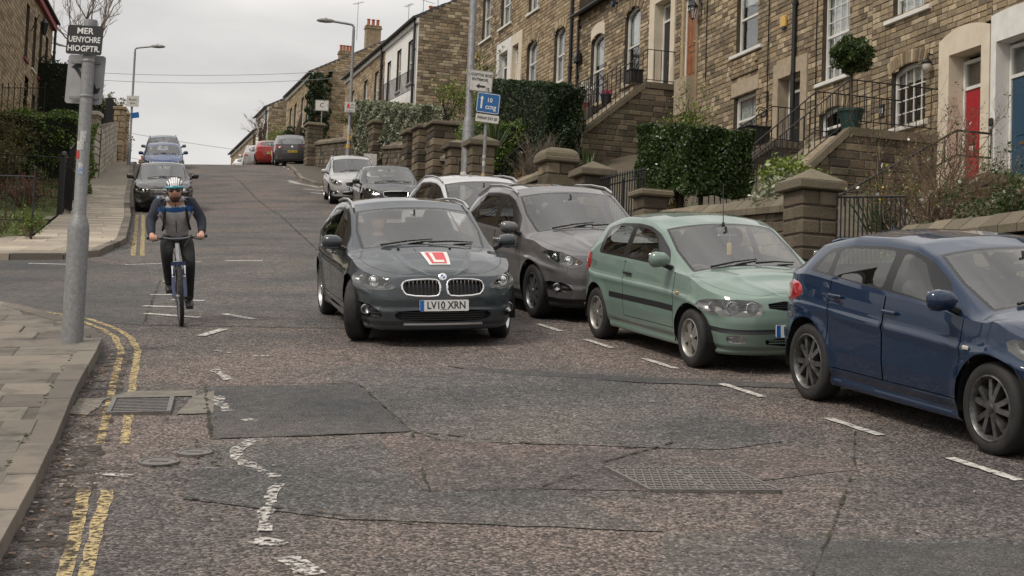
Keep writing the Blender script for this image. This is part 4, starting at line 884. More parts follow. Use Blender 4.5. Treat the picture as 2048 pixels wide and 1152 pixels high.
# ================================================================ VEGETATION HELPERS
def leaf_mesh(name, C, size, mat, up=.3, aspect=.55, nrm=None, rng=None, sv=.35):
    rng = rng or np.random.default_rng(5); C = np.asarray(C, float); n = len(C)
    d = rng.normal(size=(n, 3)); d[:, 2] += up
    if nrm is not None: d = d * .6 + np.asarray(nrm) * .9
    d /= np.linalg.norm(d, axis=1, keepdims=True)
    r = rng.normal(size=(n, 3)); t = np.cross(d, r); t /= np.linalg.norm(t, axis=1, keepdims=True); b = np.cross(d, t)
    s = size * (1 + rng.uniform(-sv, sv, (n, 1)))
    base = C - t * s * .5; tip = C + t * s * .5 - d * s * .12; l = C + b * s * aspect * .5 + d * s * .06; q = C - b * s * aspect * .5 + d * s * .06
    co = np.stack([base, q, tip, l], 1).reshape(-1, 3)
    me = bpy.data.meshes.new(name); me.vertices.add(4 * n); me.vertices.foreach_set('co', co.ravel()); me.loops.add(4 * n); me.polygons.add(n)
    me.loops.foreach_set('vertex_index', np.arange(4 * n)); me.polygons.foreach_set('loop_start', np.arange(n) * 4); me.polygons.foreach_set('loop_total', np.full(n, 4))
    me.update(); me.materials.append(mat); return me
def leafm(name, pal, rough=.45, tr=.25, spec=.5):
    m = pm(name, None, pal=pal, rnd=.3, rough=rough, spec=spec); t = m.node_tree; b = t.nodes['Principled BSDF']; o = t.nodes['Material Output']
    tl = t.nodes.new('ShaderNodeBsdfTranslucent'); mx = t.nodes.new('ShaderNodeMixShader'); mx.inputs[0].default_value = tr
    src = b.inputs['Base Color'].links[0].from_socket; t.links.new(src, tl.inputs[0]); t.links.new(b.outputs[0], mx.inputs[1]); t.links.new(tl.outputs[0], mx.inputs[2]); t.links.new(mx.outputs[0], o.inputs[0]); return m
lf_dark = leafm('holly_leaf', [(.024, .045, .012), (.055, .09, .022), (.036, .06, .016), (.10, .14, .045)], .28)
lf_priv = leafm('privet_leaf', [(.07, .125, .018), (.15, .22, .035), (.10, .165, .025), (.21, .28, .055)], .35)
lf_lime = leafm('lime_leaf', [(.14, .20, .03), (.20, .26, .04), (.09, .15, .025), (.26, .29, .06)], .4)
lf_ivy = leafm('variegated_leaf', [(.06, .09, .035), (.36, .38, .27), (.11, .14, .06), (.5, .5, .38), (.05, .08, .03)], .4)
lf_yew = leafm('yew_leaf', [(.014, .03, .009), (.026, .05, .014), (.036, .065, .02), (.02, .036, .012)], .5)
lf_dull = leafm('dull_leaf', [(.10, .11, .03), (.17, .16, .05), (.075, .09, .026), (.2, .18, .07)], .5)
lf_blade = leafm('blade_leaf', [(.04, .075, .02), (.07, .11, .03), (.03, .055, .016), (.1, .13, .05)], .4)
twig_m = pm('twig_bark', (.16, .10, .065), (.09, .06, .042), ns=12, rnd=.3, rough=.9); bark_m = pm('bark', (.10, .075, .055), (.06, .045, .035), ns=10, rough=.95, bs=25, bstr=.8); grey_twig = pm('grey_twig', (.20, .16, .125), (.12, .095, .075), ns=10, rnd=.3, rough=.9)
yel_fl = pm('yellow_petal', (.65, .42, .02), rough=.6); wht_fl = pm('white_petal', (.7, .7, .66), rough=.6); pink_fl = pm('magenta_petal', (.42, .03, .16), rough=.6); red_fl = pm('red_leaf', (.3, .05, .05), (.4, .2, .15), ns=30, rough=.6, rnd=.3)
nrg = np.random.default_rng(3)
def pts_box(n, a, b, shell=.75, wob=.07):
    a, b = np.array(a, float), np.array(b, float); u = nrg.uniform(0, 1, (n, 3)); k = nrg.uniform(0, 1, n) < shell
    ax = nrg.integers(0, 3, n); sd_ = nrg.integers(0, 2, n); dep = np.abs(nrg.normal(0, .05, n))
    for i in range(3): q = k & (ax == i); u[q, i] = np.abs(sd_[q] - dep[q] / max(b[i] - a[i], .1))
    P = a + u * (b - a); ph = P * 4.1; P += wob * np.stack([np.sin(ph[:, 1] * 1.3 + ph[:, 2]), np.sin(ph[:, 0] + ph[:, 2] * 1.7), np.sin(ph[:, 0] * 1.1 + ph[:, 1] * 1.9)], 1); return P
def pts_ell(n, c, r, shell=.7, wob=.1, zc=None):
    d = nrg.normal(size=(n, 3)); d /= np.linalg.norm(d, axis=1, keepdims=True); q = np.where(nrg.uniform(0, 1, n) < shell, nrg.uniform(.82, 1.05, n), nrg.uniform(.1, .9, n) ** .6)
    k = 1 + wob * (np.sin(d[:, 0] * 7 + c[0]) + np.sin(d[:, 1] * 8 + d[:, 2] * 6)) * .7; return np.array(c) + d * (q * k)[:, None] * np.array(r)
def put(t, name, me, parent=None, kind=None, frame_coords=True):
    if frame_coords: me.transform(Matrix.Translation(-t.b))
    o = mobj(name, me, None, parent or t.o)
    if kind: o['kind'] = kind
    return o
def branches(m, p, d, l, r, depth, rr, spread=.6, up=.1, tips=None, n=4, kids=(2, 3), shrink=.72):
    p = Vector(p); d = Vector(d).normalized(); pts = [p]; q = p; dd = d
    for i in range(3): dd = (dd + Vector((rr.gauss(0, .18), rr.gauss(0, .18), rr.gauss(0, .12) + up * .3))).normalized(); q = q + dd * l / 3; pts.append(q)
    m.tube(pts, [r, r * .9, r * .8, r * .65], n, False)
    if tips is not None and depth <= 1: tips += pts[1:]
    if depth > 0:
        for i in range(rr.randint(*kids)):
            base = pts[rr.randint(1, 3)] if depth > 0 else q; nd = (dd + Vector((rr.gauss(0, spread), rr.gauss(0, spread), rr.gauss(0, spread * .7) + up))).normalized(); branches(m, base, nd, l * shrink * rr.uniform(.75, 1.15), r * .62, depth - 1, rr, spread, up, tips, n, kids, shrink)
def shrub(name, lab, base, frame, stems, l, r, depth, seed, leafn=0, leafmat=None, lsize=.05, bmat=None, spread=.55, up=.25, cat='shrub', flowers=None, kids=(2, 3), fan=.7, shrink=.74, group=None):
    rr = random.Random(seed); t = T(name, lab, cat, base, frame, group); m = M(); tips = []
    for i in range(stems): a = rr.uniform(0, 6.28); k = rr.uniform(.1, fan); branches(m, Vector(base) + Vector((rr.uniform(-.1, .1), rr.uniform(-.1, .1), 0)), (math.cos(a) * k, math.sin(a) * k, 1), l * rr.uniform(.7, 1.1), r, depth, rr, spread, up, tips, 4, kids, shrink)
    t.part('branches', m, bmat or twig_m)
    T_ = np.array([tuple(v) for v in tips])
    if leafn: P_ = T_[nrg.integers(0, len(T_), leafn)] + nrg.normal(0, lsize * .9, (leafn, 3)); put(t, 'foliage', leaf_mesh('foliage', P_, lsize, leafmat))
    if flowers: P_ = T_[nrg.integers(0, len(T_), flowers[0])] + nrg.normal(0, .02, (flowers[0], 3)); put(t, 'blossom', leaf_mesh('blossom', P_, flowers[2], flowers[1], aspect=.9))
    return t
def blades(name, lab, c, frame, n, l, wd, seed, mat=None, droop=.5, group=None):
    rr = random.Random(seed); t = T(name, lab, 'plant', c, frame, group); c = Vector(c)
    for i in range(n):
        a = rr.uniform(0, 6.28); k = rr.uniform(.1, .75); L_ = l * rr.uniform(.7, 1.1); m = M(); pts = []; d = Vector((math.cos(a) * k, math.sin(a) * k, 1)).normalized(); s_ = Vector((-math.sin(a), math.cos(a), 0)); p = c.copy()
        for j in range(6): w_ = wd * (1 - (j / 5) ** 2) + .002; pts.append((p - s_ * w_, p + s_ * w_)); d = (d + Vector((math.cos(a), math.sin(a), -.8)) * droop * .12 * k * j / 2).normalized(); p = p + d * L_ / 5
        m.add([q for pr in pts for q in pr], [(2 * j, 2 * j + 1, 2 * j + 3, 2 * j + 2) for j in range(5)]); t.part('leaf', m, mat or lf_blade)
    return t
def hedge(name, lab, a, b, frame, n, size, mat, core=True, shell_=.8, wob=.06, cat='hedge', trunk=None, sh=0):
    base = ((a[0] + b[0]) / 2, (a[1] + b[1]) / 2, a[2]); t = T(name, lab, cat, base, frame)
    pb = pts_box(n, a, b, shell_, wob); pb[:, 2] += sh * (pb[:, 0] - a[0]); put(t, 'foliage', leaf_mesh('foliage', pb, size, mat))
    if core: m = M(); i = .14; m.bb((a[0] + i, a[1] + i, a[2]), (b[0] - i, b[1] - i, b[2] - i)); m.v = [(v[0], v[1], v[2] + sh * (v[0] - a[0])) for v in m.v]; t.part('shade_core', m, pm('hedge_core', (.012, .014, .008), rough=1))  # solid near-black block painted as the shade inside the leaves
    for (x, y, z0_) in trunk or []: m = M(); m.tube([(x, y, z0_), (x + .03, y, a[2] + .3)], [.06, .045], 7); t.part('trunk', m, bark_m)
    return t

# ================================================================ RIGHT-HAND GARDENS
def garden_z(s, y):
    yw = WLY(s); f = max(0, min(1, y / yw)); f = f * f * (3 - 2 * f) * .5 + f * .5; return lerp(ZF(s), hg(s, yw) + (.75 if s < 40 else .5), f)
m = M(); sv = list(np.arange(-34, 64, 1.0)) + list(np.arange(64, 170, 4.0)); yv = [1, .965, .8, .6, .4, .2, 0, -.6, -12]
vs = []; 
for s in sv:
    for k in yv: y = WLY(s) * k if k >= 0 else k; vs.append((s, y, garden_z(s, max(y, 0)) - (1.2 if k == 1 else 0)))
n = len(yv); m.add(vs, [(i * n + j, i * n + j + 1, (i + 1) * n + j + 1, (i + 1) * n + j) for i in range(len(sv) - 1) for j in range(n - 1)])
gdn = single('garden_ground', m, soil_m, 'sloping earth of the front gardens on the right', 'garden ground', frame=HF, kind='structure', smooth=60)
coping_m = pm('coping_stone', (.20, .165, .115), (.09, .075, .053), ns=6, rnd=.22, pal=[(.18, .15, .105), (.12, .10, .07), (.2, .165, .115)], rough=.92, bs=22, bstr=.8, c3=(.13, .125, .06), n3=2.2, t3=(.55, .72))
def front_wall(s0, s1, z0f, ztop, lab, seed, lim=120, y=None, th=.36):
    """low garden wall along the pavement with saddle coping; ztop(s)"""
    t = T('garden_wall', lab, 'wall', ((s0 + s1) / 2, WLY((s0 + s1) / 2), z0f), HF, group='garden walls'); ang = math.atan2(WLY(s1) - WLY(s0), s1 - s0); L_ = math.hypot(s1 - s0, WLY(s1) - WLY(s0)); ca, sa = math.cos(ang), math.sin(ang)
    Wf = lambda u, o, z: (s0 + u * ca - o * sa, WLY(s0) + u * sa + o * ca, z + ztop(s0 + u * ca))      # z measured from the wall top so courses follow it
    hgt = ztop(s0) - z0f
    st, mo = lay(None, -hgt, 0, 0, L_, [], .19, (.26, .55), seed)
    def core(mm): mm.add([Wf(0, 0, -hgt), Wf(L_, 0, -hgt), Wf(L_, -th, -hgt), Wf(0, -th, -hgt), Wf(0, 0, 0), Wf(L_, 0, 0), Wf(L_, -th, 0), Wf(0, -th, 0)], [(4, 5, 6, 7), (1, 2, 6, 5), (2, 3, 7, 6), (3, 0, 4, 7)])
    build_wall(t, 'wall', dark_stone, st, mo, Wf, mortar_dark, lim, HF, core)
    u = 0; r = random.Random(seed); k = 0
    while u < L_ - .1:
        l = min(r.uniform(.34, .5), L_ - u); o, h = .09, r.uniform(.0, .02); prf = [(o, .0), (o, .1), (-th * .35, .26 + h), (-th * .7, .25 + h), (-th - .06, .1), (-th - .06, .0)]
        m = M(); le = .1; m.prism(prf, lambda a, b: Wf(u + .008 + le * max(b, 0) * 1.2, a, b), lambda a, b: Wf(u + l - .008 + le * max(b, 0) * 1.2, a, b)); t.part('coping_stone', m, coping_m); u += l
    return t
def pier(s, z0, zc, w_=.68, lab='', cap='pyr', seed=0, y=None, ch=.30):
    yy = (WLY(s) if y is None else y); t = T('gate_pier', lab, 'gate pier', (s, yy, z0), HF, group='stone gate piers'); r = random.Random(seed); z = z0; k = 0
    while z < zc - .02:
        h = min(r.uniform(.19, .26), zc - z)
        if zc - (z + h) < .08: h = zc - z
        sp = r.uniform(.36, .64)
        for i, (a, b) in enumerate(((0, sp), (sp, 1))):
            m = M(); j = r.uniform(-.012, .012)
            if k % 2 == 0: m.bev((s - w_ / 2 + w_ * (a + b) / 2, yy, z + h / 2), (w_ * (b - a) - .012, w_ + j, h - .014), .022)
            else: m.bev((s, yy - w_ / 2 + w_ * (a + b) / 2, z + h / 2), (w_ + j, w_ * (b - a) - .012, h - .014), .022)
            t.part('stone', m, dark_stone['mat'])
        z += h; k += 1
    m = M(); m.bb((s - w_ / 2 + .025, yy - w_ / 2 + .025, z0), (s + w_ / 2 - .025, yy + w_ / 2 - .025, zc)); t.part('core', m, mortar_dark)
    m = M(); c = w_ / 2 + .09
    if cap == 'pyr': m.bev((s, yy, zc + .07), (2 * c, 2 * c, .14), .02); m.add([(s - c + .01, yy - c + .01, zc + .14), (s + c - .01, yy - c + .01, zc + .14), (s + c - .01, yy + c - .01, zc + .14), (s - c + .01, yy + c - .01, zc + .14), (s, yy, zc + .14 + ch)], [(0, 1, 4), (1, 2, 4), (2, 3, 4), (3, 0, 4)])
    else:
        m.bev((s, yy, zc + .06), (2 * c, 2 * c, .12), .03); rows = []
        for i in range(6):
            a = i / 5 * math.pi / 2; k2 = math.cos(a) ** .6 * (c - .02) if i < 5 else .02; rows.append([(s - k2, yy - k2, zc + .12 + ch * math.sin(a)), (s + k2, yy - k2, zc + .12 + ch * math.sin(a)), (s + k2, yy + k2, zc + .12 + ch * math.sin(a)), (s - k2, yy + k2, zc + .12 + ch * math.sin(a))])
        m.add([q for w2 in rows for q in w2], [(i * 4 + j, i * 4 + (j + 1) % 4, (i + 1) * 4 + (j + 1) % 4, (i + 1) * 4 + j) for i in range(5) for j in range(4)] + [(20, 21, 22, 23)])
    t.part('cap', m, coping_m); return t
def railing(name, lab, path, frame, h=.95, low=.12, step=.13, r=.011, posts=(), cat='railing', group=None, spikes=False, mat=None, rail=.016):
    """path: 3D points of the ground line; vertical balusters, top and bottom rails"""
    t = T(name, lab, cat, path[0], frame, group); P_ = [Vector(p) for p in path]; m = M(); m.tube([p + Vector((0, 0, h)) for p in P_], rail, 6); t.part('top_rail', m, mat or black_iron)
    if low is not None: m = M(); m.tube([p + Vector((0, 0, low)) for p in P_], rail * .85, 6); t.part('bottom_rail', m, mat or black_iron)
    for a, b in zip(P_[:-1], P_[1:]):
        n_ = max(1, int((b - a).length / step))
        for i in range(n_ + (b == P_[-1])):
            q = a.lerp(b, i / n_); m = M(); top = h + (.12 if spikes else 0); m.bar(q + Vector((0, 0, 0 if low is None else low)), q + Vector((0, 0, top)), r, 5)
            if spikes: m.tube([q + Vector((0, 0, top)), q + Vector((0, 0, top + .03)), q + Vector((0, 0, top + .1))], [r * .8, r * 1.9, .001], 5)
            t.part('baluster', m, mat or black_iron)
    for q in posts: q = Vector(q); m = M(); m.bar(q - Vector((0, 0, .1)), q + Vector((0, 0, h + .06)), .022, 8); m.lathe([(0, .06), (.03, .04), (.035, 0), (.02, -.03)], q + Vector((0, 0, h + .08)), n=8); t.part('post', m, mat or black_iron)
    return t
front_wall(-13.6, -9.75, 2.9, lambda s: 4.50 + (s + 11) * .03, 'low garden wall with thick rounded coping at the right edge', 31)
front_wall(-6.85, -1.45, 3.6, lambda s: 5.32 + .064 * (s + 6.4), 'garden wall with slanted coping stones behind the pale green car', 32, 220)
front_wall(4.6, 9.75, 5.4, lambda s: 7.28 + .01 * (s - 5), 'garden wall with slanted coping stones behind the grey crossover', 33, 150)
front_wall(13.1, 19.4, 6.8, lambda s: 8.75 + .16 * (s - 13), 'rising garden wall behind the black hatchback', 34, 150)
front_wall(20.3, 24.2, 7.6, lambda s: 10.1 + .18 * (s - 20), 'short stone wall below the variegated hedge', 35, 80)
front_wall(26.2, 32.5, 8.6, lambda s: 11.2 + .14 * (s - 26), 'stone wall beside the lamp post up the street', 36, 80)
front_wall(34.2, 50, 10.2, lambda s: 12.8 + .13 * (s - 34), 'long stepped wall running up to the far side gate', 37, 100)
pier(-7.3, 3.4, 5.53, .62, 'tall stone gate pier with pyramid cap beside the green car', seed=1, ch=.22)
pier(-1.15, 4.5, 6.15, .5, 'plain short stone pier under the big clipped bush', 'flat', 2, ch=.02)
pier(1.95, 4.9, 6.92, .6, 'stone gate pier with pyramid cap left of the iron gate', seed=3, ch=.2)
pier(4.2, 5.2, 7.50, .64, 'stone gate pier with rounded cap behind the grey crossover', 'dome', 4, ch=.22)
pier(10.1, 6.2, 8.72, .62, 'stone gate pier with pyramid cap behind the blue sign post', seed=5, ch=.2)
pier(12.75, 6.6, 9.05, .55, 'stone gate pier with flat pyramid cap left of the tall pole', seed=6, ch=.14)
pier(19.8, 7.6, 10.9, .85, 'broad square stone pier below the leafy young tree', 'dome', 7, ch=.05)
pier(22.9, 8.0, 11.3, .75, 'stone pier with worn flat cap in front of the variegated hedge', 'dome', 8, ch=.06)
pier(25.2, 8.4, 11.5, .7, 'stone gate pier beside the small gate up the street', 'dome', 9, ch=.07)
pier(33.4, 9.8, 13.2, .8, 'stone pier next to the stickered lamp post', 'dome', 10, ch=.08)
pier(50.6, 13.0, 15.9, .8, 'far stone gate pier at the black side gate', 'dome', 11, ch=.08)
railing('iron_gate', 'black iron gate with flat top beside the tall pier', [(-7.75, 7.55, 4.2), (-9.6, 7.55, 4.0)], HF, 1.22, .1, .12, .012, cat='gate', group='iron garden gates')
railing('iron_gate', 'black spiked iron gate left of the big clipped bush', [(1.5, 7.7, 5.3), (-.8, 7.7, 5.2)], HF, 1.38, .12, .125, .013, posts=[(.3, 7.7, 5.2)], cat='gate', group='iron garden gates', spikes=True)
railing('iron_gate', 'black iron gate behind the tall lamp column', [(12.3, 7.6, 7.0), (10.6, 7.6, 6.8)], HF, 1.5, .12, .13, .013, cat='gate', group='iron garden gates', spikes=True)
railing('iron_gate', 'small black gate between stone piers up the street', [(22.3, WLY(22.3), 8.6), (20.5, WLY(20.5), 8.4)], HF, 1.7, .12, .13, .014, cat='gate', group='iron garden gates')
railing('iron_gate', 'dark gate below the hedge near the stickered lamp post', [(32.9, WLY(33), 10.3), (31, WLY(31), 10)], HF, 2.2, .12, .13, .014, cat='gate', group='iron garden gates')
q = T('side_gate', 'tall solid black gate at the far end of the walls', 'gate', (51.6, WLY(51), 13.6), HF); 
for i in range(6): m = M(); m.bev((51.1 + i * .16, WLY(51), 14.9), (.15, .05, 2.5), .01); q.part('board', m, black_iron)

# ---------------------------------------------------------------- flights of steps up to the doors
def stair(sa, sb, yl, zl, yb, zb, lab, seed, lim=200, rail=True, ydoor=0.0):
    t = T('garden_steps', lab, 'steps', (sa, yb, zb), HF, group='stone steps to the doors'); n_ = max(3, round((zl - zb) / .175)); ty, tz = (yb - yl) / n_, (zl - zb) / n_
    z00 = zb - .8
    for i in range(n_): m = M(); y1 = yl + ty * (i + 1); z1 = zl - tz * (i + 1) + tz * .0; m.bev((sa / 2 + sb / 2, yl + ty * (i + .5) + .01, zl - tz * (i + 1) / 1 + tz / 2 - .02), (sb - sa - .44, ty + .06, tz - .004), .015); t.part('step', m, stone_trim)
    m = M(); m.bev(((sa + sb) / 2, yl / 2 + ydoor / 2, zl - .06), (sb - sa - .44, yl - ydoor, .12), .01); t.part('landing', m, stone_trim)
    top = lambda y: zl + .0 if y <= yl else zl - (y - yl) * (zl - zb) / (yb - yl)
    inv = lambda z: yb + .0 if z < zb else yl + (zl - z) * (yb - yl) / (zl - zb)
    for k, (s_, sg) in enumerate(((sa, -1), (sb, 1))):
        W2 = (lambda u, o, z: (s_ + sg * o, u, z))
        st, mo = lay(None, z00, zl - .02, (lambda z: ydoor + .01), (lambda z: max(ydoor + .05, min(yb, inv(z)) - .02)), [], .17, (.28, .6), seed + k)
        def core(mm): mm.prism([(ydoor + .01, z00), (yb, z00), (yb, zb - .02), (yl, zl - .03), (ydoor + .01, zl - .03)], lambda y, z: (s_ - sg * .2, y, z), lambda y, z: (s_ - sg * .015, y, z))
        build_wall(t, 'side_wall', dark_stone, st, mo, W2, mortar_dark, lim if k == 0 else 0, HF, core)
    # sloping coping slabs on both side walls
        u = 0; d = Vector((0, yb - yl, zb - zl)); L_ = d.length; d.normalize(); nn = Vector((0, -d.z, d.y)); r = random.Random(seed)
        segs = []
        while u < L_ - .1: l = min(r.uniform(.6, .9), L_ - u); segs.append((Vector((0, yl, zl)) + d * (u + .006), Vector((0, yl, zl)) + d * (u + l - .006))); u += l
        y = ydoor + .02
        while y < yl - .1: l = min(.8, yl - y); segs.append((Vector((0, y + .006, zl)), Vector((0, y + l - .006, zl)))); y += l
        for a, b in segs:
            m = M(); nz = Vector((0, 0, .15)); e = Vector((s_ + sg * .05, 0, 0)); f = Vector((s_ - sg * .2, 0, 0)); lo = Vector((0, 0, -.03)); m.add([a + e + lo, b + e + lo, b + f + lo, a + f + lo, a + e + nz, b + e + nz, b + f + nz, a + f + nz], [(0, 1, 2, 3), (7, 6, 5, 4), (0, 4, 5, 1), (1, 5, 6, 2), (2, 6, 7, 3), (3, 7, 4, 0)]); t.part('coping_stone', m, coping_m)
    return t
stair(1.3, 2.75, 2.2, 8.22, 4.9, 5.7, 'stone steps with sloping side wall under the potted topiary', 51, 260)
stair(7.3, 8.95, .9, 8.95, 4.2, 6.6, 'stone steps up to the plain stone doorway', 55, 120)
stair(15.6, 17.3, .95, 11.95, 5.4, 8.2, 'long stone steps up to the black front door', 61, 260)
stair(20.9, 22.6, 1.2, 11.75, 5.2, 8.6, 'stone steps behind the bare shrub and dark hedge', 65, 120)
stair(-1.9, -.75, .9, 6.95, 4.0, 5.2, 'steps up to the blue door behind the tangled shrub', 71, 60)
G_ = 'stair handrails'
railing('stair_railing', 'black iron railing on the steps under the potted topiary', [(1.3, 5.4, 5.75), (1.3, 4.6, 6.4), (1.3, 2.2, 8.42), (1.3, .02, 8.42)], HF, .97, .1, .17, .011, group=G_)
railing('stair_railing', 'black iron railing on the far side of the topiary steps', [(2.75, 5.0, 5.95), (2.75, 2.2, 8.42), (2.75, .02, 8.42)], HF, .97, .1, .17, .011, group=G_)
railing('stair_railing', 'black iron railing on the steps to the plain stone doorway', [(7.3, 4.2, 6.75), (7.3, .95, 9.05), (7.3, .02, 9.05)], HF, .9, .08, .17, .011, group=G_)
railing('stair_railing', 'black iron railing beside the long steps to the black door', [(15.6, 5.3, 8.4), (15.6, .9, 12.1), (15.6, -.0, 12.1)], HF, 1.0, .08, .18, .012, group=G_)
railing('stair_railing', 'iron railing on the far side of the long black door steps', [(17.3, 5.3, 8.4), (17.3, .95, 12.1)], HF, 1.0, .08, .18, .012, group=G_)
railing('stair_railing', 'iron railing in front of the flower pots beyond the black door', [(17.4, 1.9, 11.6), (20.9, 1.9, 11.6), (20.9, 1.2, 11.75), (20.9, .1, 11.75)], HF, .95, .08, .17, .011, group=G_)
railing('stair_railing', 'plain sloping handrail above the bare shrub', [(20.9, 5.2, 8.8), (20.9, 1.2, 11.8)], HF, .95, .08, .3, .012, group=G_)
railing('stair_railing', 'black handrail rising in front of the blue door', [(-.75, 4.0, 5.3), (-.75, .9, 7.1), (-.75, .1, 7.1)], HF, 1.0, .5, .3, .014, group=G_, rail=.025)
m = M(); m.bb((17.35, .05, 9.5), (20.85, 2.0, 11.58)); single('planting_terrace', m, dark_stone['mat'], 'raised stone terrace carrying flower pots beyond the black door', 'terrace', (19, 0, 9.5), HF)

# ---------------------------------------------------------------- planting
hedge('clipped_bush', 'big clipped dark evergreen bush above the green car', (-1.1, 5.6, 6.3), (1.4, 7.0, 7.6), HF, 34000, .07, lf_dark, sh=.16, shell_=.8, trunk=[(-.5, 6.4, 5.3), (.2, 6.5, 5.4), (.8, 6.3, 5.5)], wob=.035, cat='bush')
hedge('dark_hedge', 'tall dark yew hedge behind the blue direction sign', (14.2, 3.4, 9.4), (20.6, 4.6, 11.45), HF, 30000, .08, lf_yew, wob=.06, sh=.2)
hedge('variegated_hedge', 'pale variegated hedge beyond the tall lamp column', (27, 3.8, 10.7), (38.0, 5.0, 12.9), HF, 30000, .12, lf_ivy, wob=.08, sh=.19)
hedge('clipped_bush', 'small dark bush behind the spiky plant by the tall pole', (16.0, 4.6, 9.0), (18.6, 6.0, 10.6), HF, 9000, .08, lf_priv, wob=.1, cat='bush')
t = T('topiary_tree', 'ball topiary tree in a green pot on the stair landing', 'topiary', (2.0, 1.75, 8.42), HF)
m = M(); m.lathe([(0, .02), (.2, .02), (.27, .42), (.30, .42), (.30, .48), (.25, .48), (.24, .42), (0, .42)], (2.0, 1.75, 8.42), n=20); t.part('pot', m, pm('green_glazed_pot', (.012, .04, .035), rough=.4), smooth=40)
m = M(); m.tube([(2.0, 1.75, 8.85), (2.02, 1.74, 9.4), (2.0, 1.75, 9.9)], .025, 6); t.part('stem', m, bark_m); put(t, 'crown', leaf_mesh('crown', pts_ell(6000, (2.0, 1.75, 10.1), (.43, .43, .37), .6, .2), .075, lf_dark, sv=.6))
shrub('twiggy_shrub', 'tangled bare shrub with a few white flowers at the right', (-8.4, 6.5, 4.5), HF, 18, .95, .014, 4, 81, 900, lf_dull, .045, spread=.6, up=.12, fan=1.1, flowers=(26, wht_fl, .07), kids=(2, 3))
shrub('twiggy_shrub', 'tangled brown shrub in front of the red door', (-7.0, 5.2, 5.2), HF, 16, .9, .014, 4, 82, 700, lf_dull, .045, spread=.6, up=.1, fan=1.1, flowers=(16, wht_fl, .07), kids=(2, 3))
shrub('rose_bush', 'leafy dark green rose bush at the right edge below the blue door', (-10.6, 6.3, 4.2), HF, 12, .7, .015, 4, 83, 4200, lf_dark, .06, spread=.6, up=.12, fan=1.0)
shrub('rose_bush', 'low leafy bush spilling over the right garden wall', (-9.6, 7.1, 4.1), HF, 8, .45, .012, 3, 84, 2600, lf_priv, .05, spread=.7, up=.0, fan=1.3)
shrub('twiggy_shrub', 'bare twiggy shrub below the dark hedge', (11.0, 5.9, 7.6), HF, 14, .85, .02, 4, 85, 0, None, spread=.5, up=.3, fan=.8, bmat=grey_twig)
shrub('flowering_shrub', 'open shrub with fresh green leaves above the clipped bush', (5.0, 4.2, 8.0), HF, 9, .75, .02, 4, 86, 1100, lf_lime, .07, spread=.5, up=.15, fan=.9, bmat=bark_m)
shrub('young_tree', 'young tree with yellow green leaves beside the stone gable', (22.3, 4.6, 10.2), HF, 3, 1.6, .045, 5, 87, 2600, lf_lime, .085, spread=.4, up=.35, fan=.35, bmat=bark_m, cat='tree')
shrub('laurel_bush', 'bright green leafy bush behind the tall pier', (-4.1, 6.4, 5.75), HF, 12, .42, .012, 3, 88, 1500, lf_lime, .11, spread=.6, up=.2, fan=.9)
shrub('ivy_plant', 'grey green ivy trailing over the coping by the tall pier', (-5.6, 7.35, 5.6), HF, 10, .3, .008, 3, 89, 1000, lf_ivy, .075, spread=.8, up=-.25, fan=1.5)
shrub('forsythia', 'yellow flowering shrub behind the spiked iron gate', (.9, 6.2, 5.6), HF, 9, .6, .012, 3, 90, 500, lf_lime, .04, spread=.4, up=.3, fan=.5, flowers=(420, yel_fl, .05))
shrub('forsythia', 'small yellow flowering plant behind the tall pier', (-6.3, 5.7, 5.0), HF, 5, .5, .008, 3, 91, 300, lf_lime, .05, spread=.4, up=.4, fan=.4, flowers=(120, yel_fl, .045))
shrub('flowering_shrub', 'lime green tuft on the wall behind the black hatchback', (15.4, 6.6, 9.4), HF, 8, .28, .008, 3, 92, 1300, lf_lime, .05, spread=.6, fan=1.1)
shrub('flowering_shrub', 'low pink flowering plant on the wall by the sign post', (8.2, 7.2, 7.4), HF, 9, .28, .007, 3, 93, 500, lf_dull, .035, spread=.6, fan=1.3, flowers=(260, red_fl, .035))
shrub('flowering_shrub', 'red flowers behind the broad stone pier', (19.4, 5.0, 10.6), HF, 7, .3, .008, 3, 94, 300, lf_priv, .05, fan=1, flowers=(110, pink_fl, .07))
blades('spiky_plant', 'tall green sword leaved plant behind the flat topped gate', (-6.3, 6.0, 4.85), HF, 52, 1.25, .028, 41)
blades('spiky_plant', 'large spiky plant beside the tall lamp column', (14.6, 6.0, 9.1), HF, 60, 1.35, .028, 42, group='spiky plants')
blades('spiky_plant', 'spiky plant behind the rounded gate pier', (5.0, 6.7, 6.9), HF, 34, 1.2, .03, 43)
blades('spiky_plant', 'small spiky plant beside the black planter box', (7.9, 1.6, 9.0), HF, 20, .4, .02, 44, lf_ivy)
m = M(); m.bb((-9.3, 6.85, 4.0), (-7.9, 6.92, 4.95)); q = single('green_fence', m, pm('green_fence_paint', (.012, .05, .035), rough=.6), 'dark green boarding behind the flat topped gate', 'fence', (-8.6, 6.9, 4.0), HF)
